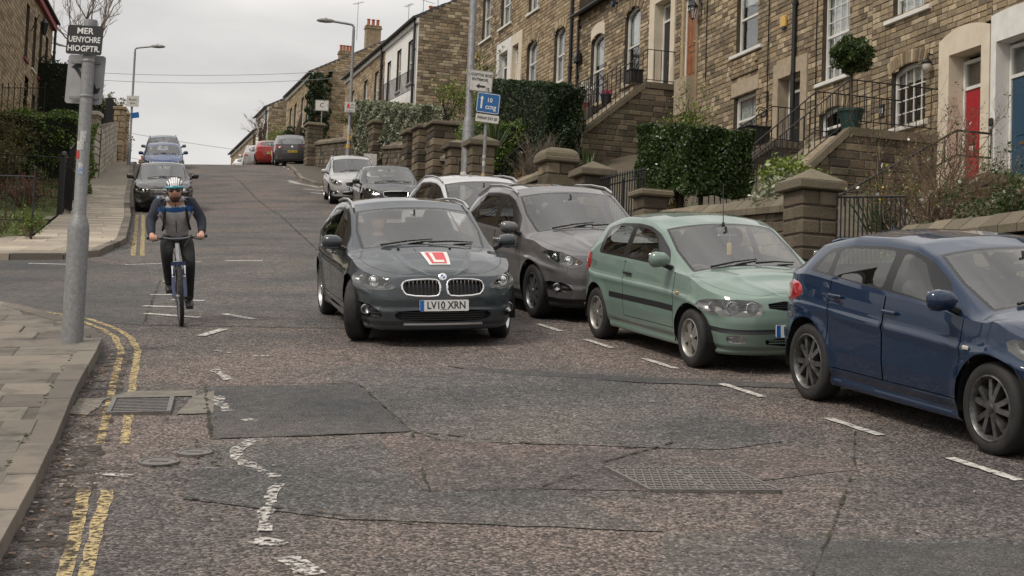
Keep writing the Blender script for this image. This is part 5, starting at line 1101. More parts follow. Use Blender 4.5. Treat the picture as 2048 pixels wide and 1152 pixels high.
# pots
def pot(s, y, z, r, h, mat, lab, square=False, plant=None):
    t = T('plant_pot', lab, 'plant pot', (s, y, z), HF, group='plant pots'); m = M()
    if square: m.bev((s, y, z + h / 2), (r * 2, r * 2, h), .015); m.bev((s, y, z + h + .01), (r * 2 + .05, r * 2 + .05, .04), .01)
    else: m.lathe([(0, 0), (r * .75, 0), (r, h), (r + .02, h), (r + .02, h + .03), (r - .02, h + .03), (r - .03, h - .04), (0, h - .04)], (s, y, z), n=16)
    t.part('pot', m, mat, smooth=None if square else 40)
    if plant: n_, pm_, sz, hh = plant; put(t, 'plant', leaf_mesh('plant', pts_ell(n_, (s, y, z + h + hh * .5), (r * 1.1, r * 1.1, hh * .6), .5, .1), sz, pm_))
    return t
pot(16.0, 1.15, 12.1, .2, .38, plastic_black, 'square black planter box beside the black door', True)
pot(7.75, 1.2, 9.05, .3, .38, plastic_black, 'wide black planter box by the plain stone doorway', True)
pot(17.4, 1.5, 11.6, .17, .34, plastic_black, 'dark pot of magenta flowers on the terrace', plant=(260, pink_fl, .06, .16))
pot(19.0, 1.6, 11.6, .18, .34, terracotta, 'terracotta pot of white flowers on the terrace', plant=(420, wht_fl, .06, .7))
pot(20.3, 1.6, 11.6, .22, .32, plastic_black, 'dark trough of red leaved plants on the terrace', plant=(700, red_fl, .05, .7))
pot(22.0, 1.9, 11.7, .2, .3, plastic_black, 'dark pot of pale flowers at the terrace end', plant=(240, wht_fl, .05, .3))
# ivy on the far terrace corner
t = T('climbing_ivy', 'dark ivy climbing the corner of the far tan house', 'ivy', (74.6, 0, 19), HF); P_ = pts_box(4200, (74.3, -1.0, 18.8), (74.9, .3, 23.6), .6, .2); put(t, 'foliage', leaf_mesh('foliage', P_, .2, lf_yew)); m = M(); m.tube([(74.62, .05, 18.5), (74.6, -.1, 21), (74.6, -.6, 23)], .05, 5); t.part('stem', m, bark_m)
shrub('twiggy_shrub', 'bare reddish shrub by the far garden railing', (70.0, 4.0, 17.8), HF, 10, 1.0, .03, 4, 95, 0, spread=.5, up=.2)
shrub('yellow_shrub', 'yellow shrub in front of the far small white house', (83, .9, 18.6), HF, 10, 1.1, .03, 4, 96, 2600, lf_lime, .12, spread=.5, up=.25)
shrub('twiggy_shrub', 'loose yellow green shrub over the far stepped wall', (44, 3.6, 14.6), HF, 10, .9, .02, 4, 97, 1800, lf_dull, .09, spread=.6, up=.0, fan=1.1)
hedge('clipped_bush', 'dark conifer by the far tan house', (72.8, .4, 17.8), (74.6, 1.8, 19.5), HF, 5000, .13, lf_yew, wob=.2, cat='bush')
railing('stair_railing', 'rusty railing rising to the far tan house', [(60, 3.6, 16.2), (70, 1.5, 19.2)], HF, 1.1, .1, .3, .02, group=G_, mat=pm('rusty_iron', (.10, .06, .04), rough=.8))
railing('balcony_railing', 'black railing in front of the white rendered house', [(45.6, .6, 17.2), (51, .9, 17.3)], HF, 1.1, .1, .2, .018, group=G_)

q = T('key_safe', 'small black key box on the white surround by the blue door', 'key box', (-.72, .06, 8.3), HF); m = M(); m.bev((-.71, .085, 8.35), (.12, .06, .17), .02); q.part('case', m, black_iron); m = M(); m.bev((-.71, .085, 8.16), (.05, .04, .12), .015); q.part('padlock', m, plastic_black)
for s_, z0, z1, lb in ((13.3, 11.8, 15.4, 'thin black cable on the wall beside the wooden door'), (9.38, 9.2, 14.8, 'thin black cable between the alarm box and the lower window'), (6.75, 9.0, 14.8, 'thin black cable beside the tall barred window')):
    m = M(); m.tube([(s_, .035, z0), (s_ + .02, .04, lerp(z0, z1, .5)), (s_, .035, z1)], .014, 5); single('wall_cable', m, black_iron, lb, 'cable', (s_, 0, z0), HF, group='cables on the stone fronts')
q = T('scroll_bracket', 'curled iron hanging bracket beside the plain stone doorway', 'bracket', (9.35, .05, 10.1), HF); m = M(); m.tube([(9.35, .04, 10.75), (9.35, .2, 10.72), (9.35, .3, 10.58), (9.35, .26, 10.45)], .015, 5); m.tube([(9.35, .2 + .16 * math.cos(a) * (1 - a / 14), 10.2 + .16 * math.sin(a) * (1 - a / 14)) for a in np.linspace(0, 10, 30)], .014, 5); q.part('scroll', m, black_iron); m = M(); m.bar((9.35, .035, 10.0), (9.35, .035, 10.8), .014, 5); q.part('back_bar', m, black_iron)
# ================================================================ LEFT-HAND SIDE
LHF_D = Vector((-.156, .988, 0)).normalized(); LHY = Vector((LHF_D.y, -LHF_D.x, 0))        # left houses: x up the street, y' towards the street (mirrored frame is avoided: x runs downhill)
LD = -LHF_D; LY = Vector((-LD.y, LD.x, 0)); L0 = Vector((-21.4, 72, 0)); LF = Matrix(((LD.x, LY.x, 0, L0.x), (LD.y, LY.y, 0, L0.y), (0, 0, 1, 0), (0, 0, 0, 1)))
def lift(y): return float(np.interp(y, [30, 50, 57, 59, 120], [.0, .25, .6, 2.3, 2.6]))
m = M(); yy = list(np.arange(31, 60, 1.5)) + [58.9, 59.1] + list(np.arange(61, 130, 4.0)); yy = sorted(yy); vs = []
for y in yy:
    xl = LIN(max(y, 33)) - (1.0 if y < 33 else .05)
    for k in range(7): x = xl - (0, .4, 1.5, 4, 9, 18, 30)[k]; vs.append((x, y, gz(x, y) + (.13 + lift(y) * (0 if k == 0 else .5 if k == 1 else 1))))
m.add(vs, [(i * 7 + j, i * 7 + j + 1, (i + 1) * 7 + j + 1, (i + 1) * 7 + j)[::-1] for i in range(len(yy) - 1) for j in range(6)])
lawn_m = pm('lawn', (.07, .10, .025), (.12, .13, .045), ns=3, rough=.95, c3=(.09, .07, .04), n3=1.2, bs=60, bstr=.6)
single('lawn_ground', m, lawn_m, 'grassy front garden on the left', 'lawn', kind='structure')
C_ = []
for i in range(22000):
    y = 31 + 26 * nrg.uniform() ** 1.4; x = LIN(max(y, 33)) - (1.0 if y < 33 else .1) - 7 * nrg.uniform()
    if abs((y - 40.5) - .9 * math.sin((x + 12) * .4)) < 1.1: continue
    C_.append((x, y, gz(x, y) + .15 + lift(y)))
C_ = np.array(C_); me = leaf_mesh('lawn_grass', C_, .14, leafm('grass_blade', [(.06, .10, .02), (.11, .15, .035), (.15, .16, .06), (.08, .12, .025)]), up=0, aspect=.12, nrm=nrg.normal(size=(len(C_), 3)) * [1, 1, .1])
props(mobj('lawn_grass', me), 'short spring grass on the left lawn', 'grass', kind='stuff')
m = strip(lambda y: LIN(max(y, 33)) - 9, lambda y: LIN(max(y, 33)) - .02, [39.6, 40.5, 41.4], .17, n=8); single('garden_path', m, pm('path_gravel', (.25, .22, .18), (.17, .15, .12), ns=14, rough=.95, bs=60), 'pale gravel path across the left lawn', 'path', kind='structure')
def W_(x, y, dz=0): return (x, y, gz(x, y) + dz)
railing('garden_railing', 'low black iron railing beside the left lawn corner', [W_(-15.5, 33.8, .15), W_(-12, 33.0, .15), W_(-9.85, 32.5, .12)], None, 1.28, .38, .2, .012, posts=[W_(-9.83, 32.47, .2)], group='left garden railings', spikes=False)
railing('garden_railing', 'black iron railing across the back of the left lawn', [W_(-19, 46.5, .3), W_(-15.2, 46.0, .3), W_(-12.75, 45.2, .2)], None, 1.45, .3, .25, .016, group='left garden railings')
railing('garden_railing', 'black iron railing beside the green wheelie bin', [W_(-13.1, 46.5, .2), W_(-15.2, 54.5, .3)], None, 1.7, .3, .25, .018, group='left garden railings')
for (x, y, lb) in [(-12.68, 44.5, 'thick black iron gatepost nearest the lawn'), (-12.35, 43.2, 'thick black iron gatepost beside the flagstone pavement')]:
    t = T('iron_gatepost', lb, 'gatepost', W_(x, y, .12), group='black gateposts'); m = M(); z = gz(x, y) + .1; m.bev((x, y, z + .8), (.14, .14, 1.6), .01); m.lathe([(0, .16), (.06, .12), (.09, .04), (.05, 0)], (x, y, z + 1.6), n=8); t.part('post', m, black_iron)
    m = M(); 
    for i in range(5): m.bar((x + .02, y + .12 + i * .2, z + .15), (x + .02, y + .12 + i * .2, z + 1.5), .018, 5)
    m.bar((x, y, z + .25), (x + .02, y + 1.0, z + .25), .02); m.bar((x, y, z + 1.4), (x + .02, y + 1.0, z + 1.4), .02); t.part('gate_leaf', m, black_iron)
t = T('wheelie_bin', 'dark green wheelie bin with pale lid rim behind the sign pole', 'wheelie bin', W_(-14.45, 52.3, .12)); x, y = -14.45, 52.3; z = gz(x, y) + .13; gm = pm('bin_green', (.012, .07, .035), rough=.5)
m = M(); a, b = .25, .31; m.add([(x - a, y - a, z + .05), (x + a, y - a, z + .05), (x + a, y + a, z + .05), (x - a, y + a, z + .05), (x - b, y - b, z + .95), (x + b, y - b, z + .95), (x + b, y + b, z + .95), (x - b, y + b, z + .95)], [(3, 2, 1, 0), (0, 1, 5, 4), (1, 2, 6, 5), (2, 3, 7, 6), (3, 0, 4, 7)]); t.part('body', m, gm)
m = M(); m.bev((x, y, z + 1.0), (.68, .7, .09), .03); t.part('lid', m, gm); m = M(); m.bev((x, y - .34, z + .94), (.6, .03, .04), .01); t.part('rim', m, cream_paint)
for sx in (-1, 1): m = M(); m.lathe([(0, -.03), (.1, -.03), (.1, .03), (0, .03)], (x + sx * .24, y + .24, z + .1), 'x', 12); t.part('wheel', m, rubber)
hedge('privet_hedge', 'green leafy hedge behind the sign pole', W_(-19.0, 55.2, .5), (-15.3, 57.4, gz(-16, 56) + 2.9), None, 18000, .11, lf_priv, wob=.14)
hedge('dark_hedge', 'dark hedge on the raised terrace by the left house', (-23.5, 68.5, gz(-20, 68) + 2.4), (-19.0, 71.5, gz(-20, 70) + 4.9), None, 9000, .13, lf_yew, wob=.15)
shrub('olive_shrub', 'straggly olive green shrub at the left edge', W_(-15.6, 47.2, .2), None, 16, 1.0, .025, 4, 121, 4200, lf_dull, .075, spread=.55, up=.2, fan=.8)
shrub('brown_shrub', 'brown leafless shrub at the left edge', W_(-13.4, 43.6, .2), None, 18, .65, .016, 4, 122, 500, red_fl, .05, spread=.7, up=.0, fan=1.1)
shrub('olive_shrub', 'olive shrub under the left house windows', W_(-18.3, 55.0, .5), None, 14, 1.25, .03, 4, 123, 3600, lf_dull, .085, spread=.5, up=.25, fan=.8)
shrub('low_plant', 'low weeds around the iron railing post', W_(-9.9, 32.5, .15), None, 9, .3, .008, 3, 124, 900, lf_priv, .05, spread=.6, up=.1, fan=1.2, cat='plant')
shrub('low_plant', 'low leafy plants at the left lawn edge', W_(-10.8, 32.9, .15), None, 9, .3, .008, 3, 125, 700, lf_dull, .05, spread=.6, up=.1, fan=1.2, cat='plant')
# raised terrace wall, pale boundary wall, piers
def plain_wall(name, lab, a, b, h, th, sset, seed, lim, base=-.3, mort=None, cap=None, hc=.22, ln=(.3, .6)):
    a, b = Vector(a), Vector(b); L_ = (b - a).length; d = (b - a) / L_; nn = Vector((d.y, -d.x)); t = T(name, lab, 'wall', (a.x, a.y, gz(a.x, a.y)))
    Wf = lambda u, o, z: (a.x + d.x * u + nn.x * o, a.y + d.y * u + nn.y * o, gz(a.x + d.x * u, a.y + d.y * u) + z)
    st, mo = lay(None, base, h, 0, L_, [], hc, ln, seed)
    def core(mm):
        k = 6
        for i in range(k):
            u, v = L_ * i / k, L_ * (i + 1) / k; mm.quad(Wf(u, 0, h), Wf(v, 0, h), Wf(v, -th, h), Wf(u, -th, h)); mm.quad(Wf(u, -th, base), Wf(u, -th, h), Wf(v, -th, h), Wf(v, -th, base))
        mm.quad(Wf(0, 0, base), Wf(0, 0, h), Wf(0, -th, h), Wf(0, -th, base)); mm.quad(Wf(L_, 0, base), Wf(L_, -th, base), Wf(L_, -th, h), Wf(L_, 0, h))
    build_wall(t, 'wall', sset, st, mo, Wf, mort or mortar, lim, Matrix.Identity(4), core)
    if cap:
        u = 0
        while u < L_ - .1: l = min(.9, L_ - u); m = M(); m.prism([(.06, h), (.06, h + .12), (-th - .06, h + .12), (-th - .06, h)], lambda o, z: Wf(u + .01, o, z), lambda o, z: Wf(u + l - .01, o, z)); t.part('coping_stone', m, cap); u += l
    return t
plain_wall('terrace_wall', 'pale slab retaining wall below the left house', (-25, 60.6), (-17.6, 58.6), 2.9, .3, pale_stone, 131, 120, hc=.5, ln=(.6, 1.0))
railing('terrace_railing', 'black spiked railing on the left retaining wall', [(-25, 60.7, gz(-25, 60.7) + 2.95), (-17.6, 58.7, gz(-17.6, 58.7) + 2.95)], None, 1.0, .1, .25, .016, group='left garden railings', spikes=True)
plain_wall('boundary_wall', 'pale rubble wall running uphill along the left pavement', (-17.75, 67.6), (-21.2, 84), 2.2, .4, pale_stone, 132, 200, hc=.25)
def pier2(x, y, h, w_, lab, sset, seed, cap=True, mort=None):
    t = T('wall_pier', lab, 'pier', W_(x, y), group='piers on the left'); r = random.Random(seed); z = gz(x, y) - .2; zt = z + h + .2
    while z < zt - .02:
        hh = min(r.uniform(.28, .4), zt - z); sp = r.uniform(.35, .65)
        for a, b in ((0, sp), (sp, 1)): m = M(); m.bev((x - w_ / 2 + w_ * (a + b) / 2, y, z + hh / 2), (w_ * (b - a) - .02, w_ + r.uniform(-.03, .03), hh - .02), .03); t.part('stone', m, sset['mat'])
        z += hh
    m = M(); m.bb((x - w_ / 2 + .04, y - w_ / 2 + .04, gz(x, y) - .2), (x + w_ / 2 - .04, y + w_ / 2 - .04, zt)); t.part('core', m, mort or mortar)
    if cap: m = M(); m.bev((x, y, zt + .09), (w_ + .12, w_ + .12, .18), .03); t.part('cap', m, sset['mat'])
pier2(-18.05, 67.2, 2.75, .62, 'tall pale stone pier at the start of the rubble wall', pale_stone, 1)
pier2(-21.5, 85.5, 2.9, .55, 'tan stone pier at the top of the left pavement', tan_stone, 2); pier2(-22.4, 90, 2.9, .55, 'second tan stone pier beyond the first at the hilltop', tan_stone, 3)
plain_wall('boundary_wall', 'dark stone wall at the top of the left pavement', (-21.6, 86), (-24.5, 99), 2.3, .4, dark_stone, 133, 40)
railing('terrace_railing', 'tall black iron gate above the pale rubble wall', [(-19.4, 74.5, gz(-19.4, 74.5) + 2.2), (-20.0, 78, gz(-20, 78) + 2.2)], None, 1.3, .1, .14, .02, group='left garden railings')
shrub('bare_bush', 'thin bare bush above the pale rubble wall', (-20.6, 76, gz(-20, 76) + 2), None, 8, 1.0, .02, 4, 126, 260, lf_yew, .1, spread=.5, up=.2)
hedge('clipped_bush', 'dark bush behind the hilltop piers', (-24.4, 88, gz(-23, 88) + .3), (-22.6, 92, gz(-23, 90) + 3.6), None, 4000, .16, lf_dull, wob=.3, cat='bush')
# left houses (frame x runs downhill, y towards the street)
def left_house(s0, s1, z0, ze, lab, wins, seed, frame, lim=250, red=True, depth=7, doors=()):
    t = T('left_house', lab, 'house', ((s0 + s1) / 2, 0, z0), frame, group='houses on the left'); ops = [opening(*w2) for w2 in wins] + [opening(*d_) for d_ in doors]
    st, mo = lay(None, z0, ze, s0, s1, ops, .17, (.3, .6), seed); build_wall(t, 'wall', tan_stone, st, mo, lambda s, o, z: (s, o, z), mortar, lim, frame)
    rp = pm('red_sill_paint', (.26, .03, .045), rough=.6)
    for i, w2 in enumerate(wins): window(t, *w2[:4], depth=.22, sill_m=rp if (red and i % 3 != 2) else white_paint, sill_ext=.12)
    for d_ in doors: door(t, d_[0] + .08, d_[1] - .08, d_[2], d_[3] - .5, white_paint, y=-.2, fan=.35)
    roof(t, s0, s1, ze, depth, 36); shell(t, s0, s1, z0, ze, depth, 36)
    m = M(); m.bb((s0 + .02, .002, ze - .5), (s1 - .02, .2, ze - .2)); t.part('fascia', m, rp if red else white_paint); drainpipe(t, s0 + .15, z0, ze - .2, y=.15, r=.06)
    return t
left_house(0, 16, 11.5, 19.0, 'left stone house with red painted window sills', [(1.2, 2.1, 15.6, 17.9), (3.1, 4.0, 15.6, 17.9), (5.0, 5.9, 15.6, 17.9), (7.2, 8.1, 15.6, 17.9), (1.6, 2.5, 13.0, 14.6), (4.2, 5.1, 13.0, 14.6)], 141, LF, doors=[(6.4, 7.5, 12.5, 15.0)])
for k, (a, b) in enumerate(((16, 27), (27, 40))): left_house(a, b, 10.2 - 3.2 * k, 17.6 - 2.6 * k, ('long stone terrace house next to the left house with red sills', 'lowest stone terrace house of the left row')[k], [(a + 1.5 + i * 2.6, a + 2.5 + i * 2.6, z, z + 1.8) for i in range(4) for z in (11.5 - 3 * k, 14.4 - 2.8 * k)], 143 + k, LF, lim=0)
q = T('wall_lantern', 'iron lantern on a bracket on the left stone house', 'lantern', (6.6, .1, 17.4), LF); m = M(); m.tube([(6.6, .02, 17.0), (6.6, .3, 17.7), (6.6, .55, 17.5)], .025, 6); q.part('bracket', m, black_iron); m = M(); m.lathe([(0, .4), (.2, .15), (.18, .1), (.09, -.3), (0, -.35)], (6.6, .55, 17.2), n=6); q.part('cage', m, black_iron)
LF2 = LF @ Matrix.Translation((-14, -1.5, 0)); left_house(0, 9, 13, 19.4, 'further stone house behind the bare tree on the left', [(2, 2.9, 16.2, 18.2), (5, 5.9, 16.2, 18.2)], 142, LF2, lim=60, red=False)
# bare trees
def bare_tree(name, lab, base, l, r, depth, seed, group=None):
    rr = random.Random(seed); t = T(name, lab, 'tree', base, None, group); m = M(); m.tube([base, Vector(base) + Vector((.05, 0, l * .5)), Vector(base) + Vector((0, .05, l))], [r, r * .85, r * .7], 7); t.part('trunk', m, bark_m); m = M()
    for i in range(5): a = rr.uniform(0, 6.28); branches(m, Vector(base) + Vector((0, 0, l * rr.uniform(.6, 1))), (math.cos(a) * .5, math.sin(a) * .5, 1), l * .6, r * .5, depth, rr, .38, .18, None, 4, (2, 3), .76)
    t.part('crown', m, grey_twig); return t
bare_tree('bare_tree', 'tall leafless tree beside the left stone house', (-23.0, 84, gz(-23, 84) + 2), 3.6, .14, 5, 151)
bare_tree('bare_tree', 'small leafless tree far up behind the left lamp post', (-31, 118, gz(-30, 118) + .5), 2.0, .1, 4, 152, 'far bare trees'); bare_tree('bare_tree', 'leafless tree on the skyline beyond the far parked cars', (-27, 160, gz(-27, 160)), 2.6, .1, 4, 153, 'far bare trees')
# skyline beyond the crest
t = T('far_house', 'low tan house with pitched roof beyond the crest of the street', 'house', (-33, 150, 18.5)); 
m = M(); m.prism([(-36, 17), (-30.5, 17), (-30.5, 21.0), (-31.2, 21.9), (-36, 20.0)], lambda x, z: (x, 156, z), lambda x, z: (x, 150, z)); t.part('wall', m, far_brick); m = M(); m.prism([(-36.6, 19.9), (-31.2, 22.1), (-29.9, 21.0), (-29.9, 20.85), (-31.2, 21.92), (-36.6, 19.7)], lambda x, z: (x, 156.3, z), lambda x, z: (x, 149.7, z)); t.part('roof', m, slate)
m = M(); m.bev((-30.6, 151, 21.6), (.7, .7, 1.6), .05); t.part('chimney', m, far_brick)
m = M(); m.bb((-32.6, 149.9, 19.2), (-31.6, 150.02, 20.4)); t.part('window', m, dark_room)
m = M(); m.box((-42, 160, 19.9), (14, .6, 3.4)); single('far_wall', m, far_brick, 'long grey stone wall across the far end of the street', 'wall', (-42, 160, 18))
t = T('lantern_turret', 'small dark lantern turret on the skyline', 'turret', (-28.2, 158, 20)); m = M(); m.box((-28.2, 158, 21.2), (1.6, 1.6, 3.2)); t.part('base', m, far_brick); m = M()
for i in range(8): a = i * math.pi / 4; m.bar((-28.2 + .75 * math.cos(a), 158 + .75 * math.sin(a), 22.8), (-28.2 + .75 * math.cos(a), 158 + .75 * math.sin(a), 24.2), .07, 5)
m.lathe([(.95, 22.8), (.95, 22.95), (0, 22.95)], (-28.2, 158, 0), n=10); m.lathe([(1.05, 24.2), (.6, 24.7), (.1, 25.2), (.05, 26.4), (0, 26.4)], (-28.2, 158, 0), n=10); t.part('lantern', m, black_iron)

# ================================================================ STREET FURNITURE
black_sign = pm('black_sign_face', (.018, .018, .02), rough=.5); grey_sign = pm('sign_grey', (.34, .34, .345), (.27, .27, .275), ns=6, rough=.55); white_sign = pm('sign_white', (.62, .60, .56), (.52, .5, .47), ns=8, rough=.5); blue_sign = pm('sign_blue', (.012, .11, .31), rough=.45); ink = pm('sign_ink', (.02, .02, .022), rough=.6); wtxt = pm('sign_letter_white', (.75, .74, .72), rough=.5); red_ink = pm('sign_red', (.55, .03, .04), rough=.5)
def rrect(w_, h, r, n=4):
    o = []
    for cx, cy, a0 in ((w_ / 2 - r, h / 2 - r, 0), (-w_ / 2 + r, h / 2 - r, 90), (-w_ / 2 + r, -h / 2 + r, 180), (w_ / 2 - r, -h / 2 + r, 270)):
        for i in range(n + 1): a = rad(a0 + 90 * i / n); o.append((cx + r * math.cos(a), cy + r * math.sin(a)))
    return o
def plate(t, name, c, w_, h, mat, az=0, tilt=0, r=.03, th=.012, parent=None, border=None):
    """flat sign plate facing -y (the camera side); returns object and placement matrix (x right, y up, z towards viewer)"""
    Mx = Matrix.Translation(Vector(c) - t.b) @ Matrix.Rotation(az, 4, 'Z') @ Matrix.Rotation(rad(90), 4, 'X') @ Matrix.Rotation(tilt, 4, 'Z')
    m = M(); m.prism(rrect(w_, h, r), lambda x, y: Mx @ Vector((x, y, -th)), lambda x, y: Mx @ Vector((x, y, 0))); o = mobj(name, m.mesh(name), mat, parent or t.o)
    if border:
        bw, bm = border; m = M(); a, b = rrect(w_ - .02, h - .02, r), rrect(w_ - .02 - 2 * bw, h - .02 - 2 * bw, max(.008, r - bw)); n_ = len(a); vs = [Mx @ Vector((*p, .0025)) for p in a + b]; m.add(vs, [(i, (i + 1) % n_, n_ + (i + 1) % n_, n_ + i) for i in range(n_)]); mobj('border', m.mesh('border'), bm, o)
    return o, Mx
def flat(o, Mx, poly, mat, name, dz=.003): m = M(); m.prism(poly, lambda x, y: Mx @ Vector((x, y, .0005)), lambda x, y: Mx @ Vector((x, y, dz))); return mobj(name, m.mesh(name), mat, o)
def words(o, Mx, s, x, y, size, mat, sx=1.0, bold=0.0): return text_obj('lettering', s, size, mat, o, Mx @ Matrix.Translation((x, y, .003)), sx, .0008, bold)
px_, py_ = -4.36, 15.95; zb = gz(px_, py_) + .12
t = T('sign_pole', 'grey steel pole with black and grey direction signs on the left pavement', 'sign pole', (px_, py_, zb))
m = M(); m.lathe([(.108, -.05), (.106, 1.12), (.098, 1.19), (.07, 1.27), (.064, 1.29), (.063, 3.26), (0, 3.26)], (px_, py_, zb), n=20); t.part('pole', m, pm('weathered_galvanised', (.25, .25, .25), (.19, .19, .19), ns=30, rough=.5, metal=.3, bs=40, bstr=.15, c3=(.3, .3, .3), n3=26, t3=(.55, .7)), smooth=40)
m = M(); m.lathe([(.068, 3.16), (.068, 3.26), (.0, 3.265)], (px_, py_, zb), n=16); t.part('cap', m, galv, smooth=40)
o, Mx = plate(t, 'black_sign', (px_ - .03, py_ - .085, zb + 3.04), .365, .295, black_sign, rad(-4), rad(-2), .022)
for tx, y, sz, sx in (('MER', .088, .086, 1.05), ('UENYCHRE', .0, .082, .78), ('HIOGPTR.', -.092, .082, .92)): words(o, Mx, tx, 0.0, y, sz, wtxt, sx, .0015)
o, Mx = plate(t, 'grey_sign', (px_ - .045, py_ + .08, zb + 2.67), .385, .50, grey_sign, rad(-4), rad(-2), .03)
flat(o, Mx, [(-.155, .12), (-.10, .165), (-.02, .15), (-.025, .115), (-.08, .12), (-.01, .01), (-.035, -.01), (-.115, .10)], ink, 'arrow'); flat(o, Mx, [(.07, .02), (.125, -.09), (.165, -.075), (.145, -.135), (.07, -.15), (.10, -.11), (.05, -.01)], ink, 'arrow')
for dz in (2.84, 2.48):
    m = M(); m.lathe([(.068, -.015), (.072, 0), (.068, .015)], (px_, py_, zb + dz), n=14); m.box((px_ - .045, py_ + .06, zb + dz), (.3, .02, .025)); t.part('bracket', m, galv)
stk_m = [pm('sticker_white', (.6, .6, .58), (.25, .25, .25), ns=60, rough=.6), pm('sticker_red', (.42, .03, .04), rough=.5), pm('sticker_blue', (.03, .16, .36), (.5, .5, .52), ns=30, rough=.5)]
def sticker(t, x, y, r, z0, z1, a0, a1, mat):
    m = M(); n_ = 6; vs = []
    for i in range(n_ + 1): a = lerp(a0, a1, i / n_); vs += [(x + (r + .002) * math.cos(a), y + (r + .002) * math.sin(a), z0), (x + (r + .002) * math.cos(a), y + (r + .002) * math.sin(a), z1)]
    m.add(vs, [(2 * i, 2 * i + 2, 2 * i + 3, 2 * i + 1) for i in range(n_)]); t.part('sticker', m, mat)
for z0, z1, a0, a1, k in ((2.02, 2.12, -1.9, -1.0, 0), (1.93, 2.02, -2.6, -1.3, 0), (1.84, 1.92, -2.7, -1.9, 1), (1.68, 1.76, -2.0, -1.2, 2), (1.76, 1.80, -2.0, -1.2, 0)): sticker(t, px_, py_, .064, zb + z0, zb + z1, a0, a1, stk_m[k])
lamp_m = pm('lamp_head_grey', (.34, .33, .31), (.22, .21, .2), ns=12, rough=.5)
def lamp_post(x, y, h, arm, lab, signs=(), low=1.4, r=.09):
    zb = gz(x, y) + .1; t = T('street_lamp', lab, 'street lamp', (x, y, zb), group='street lamps'); m = M(); m.lathe([(r, -.1), (r, low), (r * .65, low + .12), (r * .6, h - .2)], (x, y, zb), n=12); t.part('column', m, galv, smooth=40)
    m = M(); ax = Vector(arm); al = ax.length; pts = [Vector((x, y, zb + h - .25)), Vector((x, y, zb + h - .08)), Vector((x, y, zb + h)) + ax * .06, Vector((x, y, zb + h + .03)) + ax * .2, Vector((x, y, zb + h + .1)) + ax]; m.tube(pts, r * .48, 8); t.part('arm', m, galv, smooth=50)
    u = ax.normalized(); c = Vector((x, y, zb + h + .1)) + ax + u * .3; v = Vector((-u.y, u.x, 0)); m = M(); rows = []
    for k, (d, w_, hh) in enumerate(((-.34, .05, .05), (-.2, .10, .075), (.0, .15, .09), (.25, .14, .07), (.38, .05, .03))):
        p = c + u * d; rows.append([p - v * w_, p - v * w_ * .7 + Vector((0, 0, hh)), p + v * w_ * .7 + Vector((0, 0, hh)), p + v * w_, p + v * w_ * .7 - Vector((0, 0, hh * .7)), p - v * w_ * .7 - Vector((0, 0, hh * .7))])
    m.add([q for w2 in rows for q in w2], [(i * 6 + j, i * 6 + (j + 1) % 6, (i + 1) * 6 + (j + 1) % 6, (i + 1) * 6 + j) for i in range(4) for j in range(6)] + [(0, 1, 2, 3, 4, 5)[::-1], (24, 25, 26, 27, 28, 29)]); t.part('lamp_head', m, lamp_m, smooth=60)
    m = M(); m.lathe([(.0, .06), (.035, .05), (.035, 0)], c + Vector((0, 0, .085)), n=8); t.part('photocell', m, lamp_m); return t, zb
t, zb = lamp_post(-6.95, 65.2, 6.6, (-.85, -.1, 0), 'tall grey street lamp with stickers beside the silver car', r=.10)
o, Mx = plate(t, 'warning_sign', (-6.95, 65.08, zb + 3.15), .45, .45, white_sign, 0, 0, .03, border=(.008, ink)); flat(o, Mx, [(-.14, -.08), (-.1, .13), (-.04, .16), (-.01, .02), (.0, -.06), (-.05, -.06), (-.06, .0), (-.1, -.06)], red_ink, 'pictogram'); words(o, Mx, '6T4', .1, .08, .11, ink, .9); words(o, Mx, 'BOM', .1, -.03, .09, ink, .9); words(o, Mx, 'H.IDBERN', 0, -.16, .075, ink, .9)
for z0, z1, k in ((2.0, 2.4, 0), (1.78, 1.98, 3), (1.45, 1.6, 3), (1.62, 1.72, 0)): sticker(t, -6.95, 65.2, .10 if z0 < 1.5 else .066, zb + z0, zb + z1, -2.9, -.2, stk_m[0] if k == 0 else alarm_y)
t, zb = lamp_post(-19.3, 79, 5.9, (.85, -.1, 0), 'grey street lamp at the top of the left pavement', low=1.2)
o, Mx = plate(t, 'small_sign', (-19.25, 78.88, zb + 3.2), .62, .55, white_sign, 0, 0, .03); words(o, Mx, 'Boipit', 0, .08, .16, ink); words(o, Mx, 'ahov', 0, -.1, .14, ink); o, Mx = plate(t, 'small_sign', (-19.1, 78.9, zb + 2.5), .4, .28, blue_sign, 0, rad(10), .03)
lamp_post(-30.6, 132, 5.8, (.9, 0, 0), 'distant street lamp beyond the crest on the left')
# tall column and sign post on the right pavement
x, y = -1.27, 40.4; zb = gz(x, y) + .12; t = T('lamp_column', 'tall grey lamp column carrying a white direction sign', 'lamp column', (x, y, zb)); m = M(); m.lathe([(.15, -.1), (.145, 2.55), (.11, 2.7), (.095, 2.75), (.085, 9.5), (0, 9.5)], (x, y, zb), n=16); t.part('column', m, galv, smooth=40)
m = M(); m.lathe([(.155, 1.2), (.158, 1.22), (.158, 1.28), (.155, 1.3)], (x, y, zb), n=16); t.part('band', m, white_sign)
o, Mx = plate(t, 'direction_sign', (x + .28, y - .2, 10.42), .60, .54, white_sign, rad(12), rad(-3), .02, border=(.006, ink)); words(o, Mx, 'GOFTOE BOIS', .0, .15, .105, ink, .82, .002); words(o, Mx, 'ENTRMOEL', -.02, .03, .10, ink, .85, .002); flat(o, Mx, [(-.12, -.14), (-.03, -.07), (-.03, -.115), (.12, -.115), (.12, -.165), (-.03, -.165), (-.03, -.21)], ink, 'arrow')
